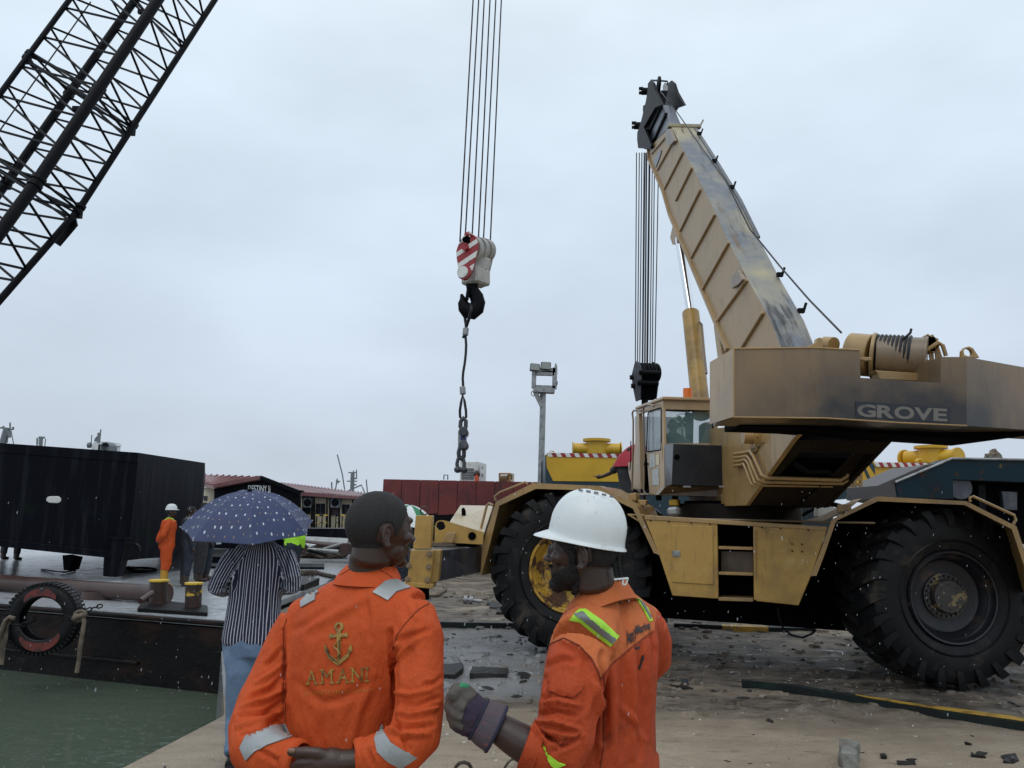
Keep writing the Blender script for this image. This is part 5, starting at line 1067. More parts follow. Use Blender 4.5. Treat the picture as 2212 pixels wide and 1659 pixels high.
poles('ship_mast', 'short pole with a flat top and ladder above the black tank', 'mast', H(480, 420), [([H(478, 450), H(488, 285)], .11, 'pole'), ([H(462, 282), H(528, 288)], .07, 'top_plate'), ([H(440, 420), H(446, 300)], .03, 'ladder_rail'), ([H(470, 300), H(446, 302)], .03, 'ladder_rail'), ([H(470, 325), H(446, 327)], .03, 'ladder_rung'), ([H(470, 350), H(446, 352)], .03, 'ladder_rung'), ([H(436, 290), H(436, 440)], .03, 'aerial'), ([H(540, 300), H(525, 440)], .03, 'aerial')])
wb_ = poles('white_boat', 'white wheelhouse top of a boat with mast showing over the black tank', 'boat', H(1150, 440),
      [([H(1170, 340), H(1175, 230)], .1, 'mast'), ([H(1130, 320), H(1155, 275)], .06, 'mast_stay'), ([H(1195, 190), H(1180, 340)], .04, 'aerial'), ([H(1088, 255), H(1078, 400)], .03, 'aerial'), ([H(1125, 300), H(1178, 300)], .06, 'crosstree'), ([H(1120, 325), H(1180, 325)], .06, 'crosstree'), ([H(1045, 378), H(1075, 378)], .2, 'lamp')],
      boxes=[([H(1080, 440), H(1105, 345), H(1180, 335), H(1295, 335), H(1305, 370), H(1290, 372), H(1290, 450)], 1.5, 'wheelhouse', 'shipwhite'), ([H(1160, 440), H(1165, 372), H(1190, 365), H(1190, 440)], .2, 'wheelhouse_window', 'shipgrey')])

# ================================================================ BLACK TANK on the barge
Y1, Y2, Y3 = 15.2, 17.0, 20.4
tk = thing('deck_tank', 'huge black steel tank on short legs standing on the barge deck', 'tank', V((W(150, 1200, 16).x, 16, DZ)), None)
ext = lambda a, b_, t: a + (b_ - a) * t
ta, tb, tcn = W(0, 957, Y1), W(300, 978, Y2), W(443, 1000, Y3); nf1 = V(((tb - ta).y, -(tb - ta).x, 0)); nf2 = V(((tcn - tb).y, -(tcn - tb).x, 0)); tb = tb
ba, bb_, bc = PL(0, 1180, ta, nf1), PL(283, 1209, tb, nf1), PL(433, 1199, tb, nf2); bb_ = V((tb.x, tb.y, bb_.z)); bc = V((tcn.x, tcn.y, bc.z))
tz_ = ext(tb, ta, 1.8); bz_ = ext(bb_, ba, 1.8)
bk = V((-3.5, 9, 0))
mb = MB(); mb.add([tz_, tb, tcn, bz_, bb_, bc, tcn + bk, bc + bk, tz_ + bk, bz_ + bk], [(0, 1, 4, 3), (1, 2, 5, 4), (2, 6, 7, 5), (0, 8, 6, 2, 1), (3, 4, 5, 7, 9), (0, 3, 9, 8), (6, 8, 9, 7)])
tank = mb.build('tank_shell', M['hull_black'], tk)
o1 = V((0, -.03, 0))
mb = MB(); mb.prism([tz_ + o1, tb + o1, tb + o1 - V((0, 0, .21)), tz_ + o1 - V((0, 0, .16))], (0, .02, 0)); mb.prism([tb + o1, tcn + o1, tcn + o1 - V((0, 0, .2)), tb + o1 - V((0, 0, .21))], (0, .02, 0)); mb.build('top_coaming', M['hull_black'], tk, bevel=.008)
MB().prism([bz_ + o1 * 2, bb_ + o1 * 2 + V((0, 0, .0)), bb_ + o1 * 2 + V((0, 0, .14)), bz_ + o1 * 2 + V((0, 0, .14))], (0, .06, 0)).build('bottom_rail', M['hull_black'], tk, bevel=.01)
def onface(x, y, off=0): 
    nf = (tb - ta).cross(bb_ - tb).normalized(); 
    if nf.y > 0: nf = -nf
    return PL(x, y, tb + nf * off, nf)
pw = [c5(*p) for p in ((300, 433), (362, 432), (376, 445), (376, 462), (362, 476), (300, 474), (285, 462), (286, 444))]
MB().prism([onface(*p, .045) for p in pw], (0, .04, 0)).build('oval_port', M['white'], tk, bevel=.015)
for pts, Yl in (([(388, 800), (456, 815), (432, 895), (396, 893)], 17.9),): MB().prism([W(*c5(*p), Yl) for p in pts], (0, .4, 0)).build('tank_leg', M['hull_black'], tk)
MB().prism([W(*c5(*p), 16.75) for p in ((672, 690), (772, 692), (768, 760), (722, 937), (636, 930), (645, 780))], (0, .35, 0)).build('tank_leg', M['hull_black'], tk, bevel=.02)
MB().prism([W(*c5(*p), 16.7) for p in ((664, 685), (778, 690), (776, 702), (664, 698))], (0, .5, 0)).build('leg_cap', M['hull_black'], tk)
eye([(780, 725), (840, 725), (862, 745), (867, 775), (858, 825), (790, 832), (770, 830)], (812, 775), .10, 16.2, .1, 'padeye', 'black', tk, c5)
eye([(620, 150), (622, 115), (640, 98), (665, 96), (682, 115), (684, 152), (650, 152)], (653, 125), .10, 18.5, .35, 'padeye', 'shipgrey', tk, c5)

# ================================================================ THINGS ON THE BARGE DECK
def gd(c, x, y, z=DZ): return G(*c(x, y), z)
pa_, pb_ = W(-60, 1238, 14.6), W(356, 1270, 13.0)
pp = thing('steel_pipe', 'long brown steel pipe with an end flange lying along the barge deck', 'pipe', V((pb_.x, pb_.y, DZ)), None)
pr = .135; pa_.z = DZ + pr + .02; pb_.z = DZ + pr + .02; dpp = (pb_ - pa_).normalized()
MB().cyl(pa_, pb_, pr, seg=28).build('tube', M['pipe'], pp, smooth=40)
MB().cyl(pb_ - dpp * .02, pb_ + dpp * .03, pr + .04, seg=28).build('flange', M['pipe'], pp, smooth=35)
tag(MB().cyl(W(*c5(872, 1085), 12.0), W(*c5(945, 1035), 12.3), .045, seg=12).build('short_pipe', M['pipe'], smooth=40), 'short thin pipe end lying under the brown pipe flange', 'pipe')
BG = 'mooring posts with yellow tops on the barge'
def post(x0, x1, ytop, ybase, lab):
    cx = (x0 + x1) / 2; b_ = G(cx, ybase - 2, DZ + .06); r_ = (x1 - x0) / 2 / FPX * b_.y; tp = W(cx + 1, ytop, b_.y)
    t_ = thing('mooring_post', lab, 'bollard', low(b_, DZ), BG); MB().cyl(low(b_, DZ), tp, r_, seg=28).build('post', M['bollard'], t_, smooth=35); MB().cyl(tp, tp + V((0, 0, .025)), r_ * 1.12, seg=28).build('cap', M['yband'], t_, smooth=35)
    return t_, b_, r_, tp
p1 = post(*[c5(935, 0)[0], c5(1038, 0)[0], c5(0, 962)[1], c5(0, 1103)[1]], 'rusty black mooring post with a plain yellow top, beside the pipe flange')
p2 = post(*[c5(1156, 0)[0], c5(1250, 0)[0], c5(0, 980)[1], c5(0, 1124)[1]], 'mooring post with yellow top and flaking yellow band, right of the other post')
MB().cyl(p2[1].lerp(p2[3], .50), p2[1].lerp(p2[3], .78), p2[2] * 1.01, seg=28).build('paint_band', mat('flaking_yellow_band', (.6, .38, .03), .5, 0, [((.03, .015, .01), 7, .46, .52, U)]), p2[0], smooth=35)
q = [gd(c5, 850, 1150), gd(c5, 1290, 1180), gd(c5, 1290, 1122), gd(c5, 900, 1085)]
tag(MB().prism([low(p, DZ + .0) for p in (G(296, 1322, DZ), G(448, 1332, DZ), G(448, 1316, DZ), G(310, 1300, DZ))], (0, 0, .06)).build('post_base_plate', M['hull_rust'], bevel=.01), 'raised black base plate under the two yellow-topped mooring posts', 'base plate')
for cx, w_, y0, y1, lab in ((630, 112, 1018, 1090, 'round rusty manhole rim on the barge deck right of the tyre fender'), (60, 78, 968, 1035, 'round rusty manhole rim on the barge deck at the left edge')):
    b_ = gd(c5, cx, y1 - 22); r_ = w_ * .3474 / FPX * b_.y; t_ = thing('manhole', lab, 'manhole', low(b_, DZ), 'manhole rims on the barge deck')
    MB().lathe([(r_ * .82, 0), (r_ * .82, .13), (r_, .13), (r_, 0)], low(b_, DZ), Z, 36).build('rim', M['pipe'], t_, smooth=30)
    MB().cyl(low(b_, DZ), low(b_, DZ + .10), r_ * .82, seg=32).build('cover', mat('wet_cover', (.05, .045, .045), .12), t_, smooth=30)
    MB().prism([low(b_, DZ + .11) + V((x, y, 0)) for x, y in ((-.1, -.05), (.25, -.02), (.25, .08), (-.1, .05))], (0, 0, .03)).build('handle', M['stone'], t_)
tag(MB().tube([gd(c5, 875 + 100 * math.cos(a), 890 + 12 * math.sin(a), DZ + .03) for a in [2 * math.pi * i / 26 for i in range(25)]], .03, 7).build('hose_coil', M['black'], smooth=60), 'black hose lying in an open loop on the deck under the tank', 'hose')
rr_ = random.Random(5)
tag(MB().tube([gd(c5, 770 + 12 * i, 882 + 5 * math.sin(i * 2), DZ + .06) for i in range(6)], .05, 7).build('rope_knot', M['darkfibre'], smooth=60), 'dark knotted rope end beside the hose loop on deck', 'rope')
tag(MB().tube([gd(c5, 258, 888, DZ + .02), gd(c5, 330, 898, DZ + .03), gd(c5, 400, 905, DZ + .03), gd(c5, 470, 893, DZ + .02)], .02, 6).build('deck_cable', M['black'], smooth=60), 'thin black cable lying on the deck by the tank leg', 'cable')
# rope heap, pipes, timber behind the umbrella man
hp = G(*d3(1480, 1235), DZ); mb = MB(); rr_ = random.Random(11)
for k in range(44):
    a0 = rr_.random() * 6.28; rx_, ry_ = (.18 + .45 * rr_.random()), .12 + .25 * rr_.random(); o_ = V((rr_.uniform(-.75, .85), rr_.uniform(-.4, .4), 0)); hh = .04 + rr_.random() * .34 * max(.1, 1 - abs(o_.x))
    mb.tube([hp + o_ + V((rx_ * math.cos(a0 + i * .55), ry_ * math.sin(a0 + i * .55), hh + .05 * math.sin(i * 1.7 + k))) for i in range(9)], .045, 6)
tag(mb.build('rope_heap', M['darkfibre'], smooth=60), 'tangled brown heap of thick mooring rope on the barge deck', 'rope', kind=None)
for k, (a, b_, r_) in enumerate((((1395, 1020), (1930, 1045), .10), ((1395, 1045), (1910, 1070), .10), ((1400, 1058), (1830, 1112), .09), ((1625, 1135), (1850, 1068), .05), ((1440, 1140), (1800, 1165), .06), ((1440, 1150), (1660, 1205), .05))):
    lab = ['uppermost long grey pipe of the stack behind the lime jacket', 'second long grey pipe in the stack behind the lime jacket', 'rust-brown pipe sloping below the two grey pipes', 'thin diagonal bar leaning across the pipe stack', 'thin pale pipe low in the pipe stack', 'short dark bar under the pipe stack near the rope heap'][k]
    tag(MB().cyl(W(*d3(*a), 24.5 - .15 * k), W(*d3(*b_), 24.5 - .15 * k), r_, seg=14).build('steel_pipe', M[['galv', 'galv', 'pipe', 'galv', 'galv', 'black'][k]], smooth=40), lab, 'pipe', 'loose pipes stacked on the deck')
tag(MB().prism([W(*d3(*p), 23.6) for p in ((1815, 1070), (1925, 1060), (1950, 1085), (1945, 1200), (1812, 1192))], (0, .8, 0)).build('pipe_cradle', M['pipe'], bevel=.02), 'rusty brown steel cradle block at the end of the pipe stack', 'cradle')
tag(MB().prism([W(*d3(*p), 23.4) for p in ((1330, 1070), (1445, 1080), (1400, 1185), (1300, 1180))], (0, .06, 0)).build('steel_plate', M['pipe']), 'leaning brown steel plate right of the lime jacket', 'plate')
tag(MB().prism([W(*d3(*p), 23.3) for p in ((1400, 1070), (1520, 1085), (1460, 1110), (1440, 1100))], (0, .2, 0)).build('white_sheet', M['cloth_white']), 'small crumpled white sheet beside the leaning brown plate', 'sheet')
for k, (x0, x1, y0, y1) in enumerate(((620, 760, 1045, 1065), (880, 1010, 1048, 1070), (250, 330, 985, 1005), (340, 360, 1010, 1080), (480, 640, 1030, 1062))):
    tag(MB().prism([W(*d3(*p), 25) for p in ((x0, y0), (x1, y0 + 4), (x1 - 5, y1), (x0 + 8, y1))], (0, .4, 0)).build('scrap_beam', M[['galv', 'pipe', 'white', 'cloth_white', 'black'][k]]), ['grey beam under the left of the umbrella rim', 'rusty beam under the middle of the umbrella rim', 'white board behind the navy workers', 'upright white stake behind the navy workers', 'black beam under the umbrella rim'][k], 'scrap', 'scrap along the far deck')
mb = MB()
pts = [G(*c6(x, y), DZ + .05) for x, y in ((462, 578), (500, 582), (530, 588), (560, 580), (620, 596), (668, 606))]
tag(MB().tube(pts, .05, 7).build('mooring_rope', M['darkfibre'], smooth=60), 'thick dark mooring rope stretched across the deck left of the bareheaded worker', 'rope')
mb = MB()
for k in range(7): c_ = G(*c6(515 + 10 * (k % 3), 585), DZ + .06 + .03 * (k % 4)); mb.tube([c_ + V((.13 * math.cos(a + k), .1 * math.sin(a + k), .04 * math.sin(2 * a + k))) for a in [i * .7 for i in range(8)]], .04, 6)
tag(mb.build('rope_knot', M['darkfibre'], smooth=60), 'big knot in the mooring rope above the black bulwark', 'rope')

# tyre fender hung on the barge side
tc_ = W(97, 1335, 11.15); wn = nrm.copy(); wn = rotz(wn, 26)
tf_ = thing('tyre_fender', 'worn truck tyre with red paint hung on the barge side as a fender', 'tyre', V((tc_.x, tc_.y, tc_.z - .48)), None)
Rr = .475; mb = MB()
half = [(.60, .30), (.61, .36), (.66, .40), (.80, .42), (.92, .38), (.985, .28), (1.0, .0)]
rl = [(r * Rr, h * .34) for r, h in half] + [(r * Rr, -h * .34) for r, h in reversed(half)] 
mb.lathe(rl + [(.60 * Rr, -.10), (.90 * Rr, -.09), (.95 * Rr, 0), (.90 * Rr, .09), (.60 * Rr, .102)], tc_, wn, 64)
x, y, d = frame(wn)
for i in range(52):
    a = 2 * math.pi * i / 52
    for h0, h1 in ((-.135, -.075), (.075, .135), (-.055, .055)):
        r_ = (x * math.cos(a) + y * math.sin(a)); tng = (-x * math.sin(a) + y * math.cos(a))
        sh_ = .4 if abs(h0) > .06 else 0; p0, p1 = tc_ + d * h0 + r_ * Rr * .98, tc_ + d * h1 + r_ * Rr * .98
        mb.beam(p0, p1, .035, .045, up=tuple(r_))
tyr = mb.build('carcass', M['rubber'], tf_, smooth=40)
mr_ = mat('worn_red_paint', (.17, .03, .025), .6, 0, [((.03, .02, .02), 5, .5, .62, U)])
for a0, a1, r0_2, r1_2 in ((1.0, 2.4, .64, .86), (3.9, 5.7, .64, .88)):
    mb = MB(); n_ = 24; rings = []
    for k in range(n_ + 1):
        a = a0 + (a1 - a0) * k / n_; r_ = (x * math.cos(a) + y * math.sin(a)); w2 = math.sin(math.pi * k / n_) ** .5
        rm = r0_2; rings.append([tc_ + d * (.148) + r_ * Rr * (rm + .02), tc_ + d * (.1475) + r_ * Rr * (rm + .02 + (r1_2 - rm) * w2)])
    for a, b_ in zip(rings, rings[1:]): mb.add([a[0], a[1], b_[1], b_[0]], [(0, 1, 2, 3)])
    mb.build('red_paint_mark', mr_, tf_)
def hang(pts, Y, r_, lab, name='fender_rope', m='fibre'):
    tag(MB().tube([W(*c5(*p), Y) for p in pts], r_, 7).build(name, M[m], smooth=60), lab, 'rope')
hang([(500, 1165), (524, 1210), (512, 1290), (498, 1370), (492, 1440), (478, 1530)], 10.75, .028, 'frayed rope hanging straight down from the right side of the tyre fender')
mb = MB(); rr_ = random.Random(2)
for k in range(9):
    o_ = [(rr_.uniform(-22, 14), rr_.uniform(-4, 4)) for _ in range(6)]
    mb.tube([W(*c5(60 + o_[0][0] * .4, 1190 + k * 3), 10.9), W(*c5(40 + o_[1][0], 1240), 10.9), W(*c5(30 + o_[2][0], 1320), 10.9), W(*c5(15 + o_[3][0], 1400), 10.95), W(*c5(8 + o_[4][0] * .6, 1480), 10.95)], .016, 5)
mb.tube([W(*c5(x, y), 10.85) for x, y in ((90, 1195), (60, 1185), (35, 1205), (20, 1240), (0, 1290), (-20, 1330))], .03, 7)
tag(mb.build('frayed_rope', M['fibre'], smooth=60), 'bunch of frayed rope hanging left of the tyre fender', 'rope')
mb = MB()
for k in range(4): c_ = W(*c5(500 - 4 * k, 1165 + 9 * k), 10.75); mb.tube([c_ + V((.07 * math.cos(a), .03 * math.sin(a), .03 * math.sin(a + k))) for a in [i * .8 for i in range(8)]], .028, 6, closed=True)
tag(mb.build('rope_knot', M['fibre'], smooth=60), 'fat pale knot where the fender rope meets the chain', 'rope')
def chain(c, pts, Y, r_, lab):
    t_ = thing('chain', lab, 'chain', W(*c(*pts[-1]), Y), 'chains holding the tyre fender'); P_ = [W(*c(*p), Y + .0) for p in pts]; k = 0
    for a, b_ in zip(P_, P_[1:]):
        n_ = max(1, int((b_ - a).length / .065))
        for i in range(n_):
            p, q = a.lerp(b_, i / n_), a.lerp(b_, (i + 1.25) / n_); dd = (q - p); xx, yy_, _ = frame(dd); s_ = (xx if k % 2 else yy_) * .022; k += 1
            MB().tube([p, p.lerp(q, .25) + s_, p.lerp(q, .75) + s_, q, p.lerp(q, .75) - s_, p.lerp(q, .25) - s_], r_, 5, closed=True).build('link', M['hull_rust'], t_)
chain(c5, [(640, 1112), (575, 1128), (535, 1148), (505, 1170), (470, 1185), (405, 1192)], 10.8, .010, 'rusty chain from the deck to the right side of the tyre fender')
chain(c5, [(225, 1170), (200, 1210), (140, 1235), (90, 1230)], 10.8, .010, 'rusty chain running through the hole of the tyre fender')
# ================================================================ PEOPLE
import numpy as np
CMI = np.array(CM.inverted())
def px_of(vs):
    a = (np.asarray(vs) - np.array(EYEV)) @ CMI.T
    return np.stack([CX - a[:, 0] / a[:, 2] * FPX, CY + a[:, 1] / a[:, 2] * FPX], 1)
def remesh(mb, vox, it=2, fac=.6):
    me = bpy.data.meshes.new('tmp'); me.from_pydata(mb.v, [], mb.f); ob = bpy.data.objects.new('tmp', me); col.objects.link(ob)
    bm = bmesh.new(); bm.from_mesh(me); bmesh.ops.recalc_face_normals(bm, faces=bm.faces); bm.to_mesh(me); bm.free()
    m_ = ob.modifiers.new('r', 'REMESH'); m_.mode = 'VOXEL'; m_.voxel_size = vox; m_.adaptivity = 0
    if it: s_ = ob.modifiers.new('s', 'SMOOTH'); s_.iterations = it; s_.factor = fac
    dg = bpy.context.evaluated_depsgraph_get(); me2 = bpy.data.meshes.new_from_object(ob.evaluated_get(dg))
    bpy.data.objects.remove(ob); bpy.data.meshes.remove(me); return me2
def mesh_arrays(me):
    n = len(me.vertices); v = np.empty(n * 3); me.vertices.foreach_get('co', v); nn_ = np.empty(n * 3); me.vertices.foreach_get('normal', nn_)
    return v.reshape(-1, 3), nn_.reshape(-1, 3)
def set_verts(me, v): me.vertices.foreach_set('co', v.reshape(-1)); me.update()
def wrinkle(me, amp=.003, scale=14, st=(1, 1, .45), seed=0):
    v, n_ = mesh_arrays(me)
    d = np.array([(1 - 2.2 * abs(noise.noise(V((p[0] * scale * st[0] + seed, p[1] * scale * st[1], p[2] * scale * st[2])))))
                  + .4 * noise.noise(V((p[0] * scale * 2.3, p[1] * scale * 2.3 + seed, p[2] * scale * 1.6))) for p in v])
    set_verts(me, v + n_ * (d * amp)[:, None])
def folds(me, c, lst):
    v, n_ = mesh_arrays(me); P_ = px_of(v); vd = v - np.array(EYEV); vd /= np.linalg.norm(vd, axis=1)[:, None]
    face = np.clip(-(vd * n_).sum(1) * 3, 0, 1); tot = np.zeros(len(v))
    for pts, wd, amp in lst:
        q = np.array([c(*p) for p in pts]); s_ = c(1, 0)[0] - c(0, 0)[0]; wd_ = wd * s_; best = np.full(len(v), 1e9); tt = np.zeros(len(v)); m_ = len(q) - 1
        for i in range(m_):
            a, b_ = q[i], q[i + 1]; d = b_ - a; t = np.clip(((P_ - a) @ d) / (d @ d), 0, 1); ds = np.linalg.norm(P_ - (a + t[:, None] * d), axis=1); k = ds < best; best[k] = ds[k]; tt[k] = (i + t[k]) / m_
        x = best / wd_; tot += 2.1 * amp * (1 - 1.6 * x * x) * np.exp(-x * x) * np.sin(np.pi * np.clip(tt * .9 + .05, 0, 1)) ** .5
    set_verts(me, v + n_ * (tot * face)[:, None])
def tobj(me, name, mats, parent, smooth=True):
    top = parent
    while top.parent: top = top.parent
    me.transform(Matrix.Translation(-V(top.location)))
    me.materials.clear()
    for m_ in (mats if isinstance(mats, (list, tuple)) else [mats]): me.materials.append(m_)
    if smooth: me.shade_smooth()
    me.name = name; ob = bpy.data.objects.new(name, me); col.objects.link(ob); ob.parent = parent; return ob
def inpoly(P_, poly):
    x, y = P_[:, 0], P_[:, 1]; r_ = np.zeros(len(P_), bool); n_ = len(poly)
    for i in range(n_):
        (xa, ya), (xb, yb) = poly[i], poly[(i + 1) % n_]
        if ya == yb: continue
        k = ((ya > y) != (yb > y)) & (x < (xb - xa) * (y - ya) / (yb - ya) + xa); r_ ^= k
    return r_
def bvh_of(me): return BVHTree.FromPolygons([v.co.copy() for v in me.vertices], [tuple(p.vertices) for p in me.polygons])
def hit(bvh, d, off, fallbackY):
    r_ = ray(*d); r_ = r_.normalized(); loc, nr, i, ds = bvh.ray_cast(EYEV, r_)
    if loc is None:
        loc, nr, i, ds = bvh.find_nearest(EYEV + r_ * (fallbackY / r_.y))
    if nr.dot(r_) > 0: nr = -nr
    return loc + nr * off
def patch(bvh, c, poly, mat_, name, parent, off=.003, step=6, Y=2.2, thick=.0015):
    pts = [c(*p) for p in poly]; bm = bmesh.new(); vs = [bm.verts.new((x, y, 0)) for x, y in pts]; bm.faces.new(vs)
    x0, x1 = min(p[0] for p in pts), max(p[0] for p in pts); y0, y1 = min(p[1] for p in pts), max(p[1] for p in pts)
    for a, lo, hi in ((0, x0, x1), (1, y0, y1)):
        k = lo + step
        while k < hi:
            co = V((k, 0, 0)) if a == 0 else V((0, k, 0)); no = V((1, 0, 0)) if a == 0 else V((0, 1, 0))
            bmesh.ops.bisect_plane(bm, geom=bm.verts[:] + bm.edges[:] + bm.faces[:], plane_co=co, plane_no=no); k += step
    mb = MB(); bm.verts.index_update(); n_ = len(bm.verts)
    P0 = [hit(bvh, (v.co.x, v.co.y), off, Y) for v in bm.verts]; P1 = [hit(bvh, (v.co.x, v.co.y), off - thick - .002, Y) for v in bm.verts]
    fs = [tuple(v.index for v in f.verts) for f in bm.faces]; be = [(e.verts[0].index, e.verts[1].index) for e in bm.edges if len(e.link_faces) == 1]
    mb.add(P0 + P1, fs + [(a, b_, b_ + n_, a + n_) for a, b_ in be]); bm.free()
    return mb.build(name, mat_, parent, smooth=50)
def seam(bvh, c, pts, mat_, name, parent, r_=.0014, off=.001, Y=2.2, n_=8):
    o = []
    for a, b_ in zip(pts, pts[1:]):
        for i in range(n_): t = i / n_; o.append(hit(bvh, c(a[0] + (b_[0] - a[0]) * t, a[1] + (b_[1] - a[1]) * t), off, Y))
    o.append(hit(bvh, c(*pts[-1]), off, Y)); MB().tube(o, r_, 5).build(name, mat_, parent, smooth=60)
def print_text(bvh, c, s, quad, mat_, name, parent, bold=0, Y=2.2, off=.0035, res=3):
    vs, fs = text_mesh(s, bold, res); bm = bmesh.new(); bv = [bm.verts.new((x, y, 0)) for x, y in vs]
    for f in fs:
        try: bm.faces.new([bv[i] for i in f])
        except ValueError: pass
    for k in range(1, 24): bmesh.ops.bisect_plane(bm, geom=bm.verts[:] + bm.edges[:] + bm.faces[:], plane_co=(k / 24, 0, 0), plane_no=(1, 0, 0))
    for k in range(1, 4): bmesh.ops.bisect_plane(bm, geom=bm.verts[:] + bm.edges[:] + bm.faces[:], plane_co=(0, k / 4, 0), plane_no=(0, 1, 0))
    bm.verts.index_update(); q = [c(*p) for p in quad]
    mb = MB(); mb.add([hit(bvh, onquad(q, v.co.x, v.co.y), off, Y) for v in bm.verts], [tuple(v.index for v in f.verts) for f in bm.faces]); bm.free()
    return mb.build(name, mat_, parent)
def ring(cn, a, b_, n_=28, e=2.3):
    o = []
    for k in range(n_):
        t = 2 * math.pi * k / n_; ct, st = math.cos(t), math.sin(t)
        o.append(cn + a * (math.copysign(abs(ct) ** (2 / e), ct)) + b_ * (math.copysign(abs(st) ** (2 / e), st)))
    return o
def head(mb, C, f, s=1.0, lip=True, side=(1, -1)):
    f = f.normalized(); r_ = f.cross(Z).normalized()
    Rm = Matrix((r_, f, Z)).transposed()
    def E(cr_, cf, cu, rr__, rf, ru, nu=18, nv=12): mb.ell(C + (r_ * cr_ + f * cf + Z * cu) * s, rr__ * s, rf * s, ru * s, Rm, nu, nv)
    E(0, -.006, .0, .077, .098, .094, 28, 18); E(0, .03, -.02, .066, .068, .075); E(0, .045, -.055, .050, .050, .055); E(0, .052, -.092, .036, .038, .034); E(0, .078, -.116, .020, .018, .016)
    E(0, .004, -.055, .062, .065, .05)
    E(0, .088, .010, .042, .014, .013)                                        # brow
    for k in (1, -1): E(.040 * k, .068, -.042, .022, .022, .02); E(.030 * k, .084, -.018, .014, .010, .009); E(.040 * k, .03, -.078, .016, .035, .026)
    E(0, .100, -.030, .010, .012, .026); E(0, .110, -.046, .015, .012, .011); 
    for k in (1, -1): E(.014 * k, .102, -.049, .008, .009, .008)
    E(0, .091, -.074, .022, .011, .0075); E(0, .089, -.0855, .020, .011, .0085); E(0, .078, -.080, .028, .016, .022)
    for k in side:
        ec = C + (r_ * (.077 * k) + f * -.010 + Z * -.034) * s; o = r_ * k
        pts = []
        for i in range(15):
            t = -2.3 + i * 4.6 / 14; pts.append(ec + (Z * (.031 * math.sin(t)) + f * (-.017 * math.cos(t) - .002) + o * (.008 + .008 * math.cos(t))) * s)
        mb.tube(pts, [.0048 * s] * 15, 8); mb.ell(ec + (Z * -.027 + f * .004 + o * .005) * s, .006 * s, .009 * s, .009 * s, Rm)
        mb.ell(ec + (f * -.004 + o * .001) * s, .006 * s, .016 * s, .028 * s, Rm)
        pts = [ec + (Z * (.016 * math.sin(t)) + f * (-.007 * math.cos(t)) + o * .009) * s for t in [-1.6 + i * .4 for i in range(9)]]; mb.tube(pts, .0035 * s, 7)
    return r_
def fingers(mb, knk, d0, curl_axis, ln, r_, curl=(.5, .9, .8)):
    for k, p in enumerate(knk):
        L_ = ln[k]; pts = [p - d0 * .02, p]; d = d0.copy(); q = p
        for j, fr_ in enumerate((.45, .3, .25)):
            d = Matrix.Rotation(curl[j], 3, curl_axis) @ d; q = q + d * (L_ * fr_); pts.append(q)
        mb.tube(pts, [r_ * 1.05, r_, r_ * .98, r_ * .9, r_ * .72], 10); mb.ell(pts[-1], r_ * .74, r_ * .74, r_ * .74)
def hair_from(me, C, f, name, mat_, parent, cond, off=.003, ns=.002, s=1.0):
    f = f.normalized(); r_ = f.cross(Z); v, n_ = mesh_arrays(me); L_ = (v - np.array(C)); lc_ = np.stack([L_ @ np.array(r_), L_ @ np.array(f), L_[:, 2]], 1) / s
    ok = cond(lc_); mp = -np.ones(len(v), int); fs = [tuple(p.vertices) for p in me.polygons]; fs = [q for q in fs if all(ok[i] for i in q)]
    used = sorted({i for q in fs for i in q}); mp[used] = range(len(used)); mb = MB()
    cnt = {}
    for q in fs:
        for i in range(len(q)):
            e_ = tuple(sorted((q[i], q[(i + 1) % len(q)]))); cnt[e_] = cnt.get(e_, 0) + 1
    bd = {i for e_, c_ in cnt.items() if c_ == 1 for i in e_}
    vs = [V(v[i]) + V(n_[i]) * ((-.001 if i in bd else off) + ns * noise.noise(V(v[i]) * 260)) for i in used]
    mb.add(vs, [tuple(mp[i] for i in q) for q in fs]); return mb.build(name, mat_, parent, smooth=80)

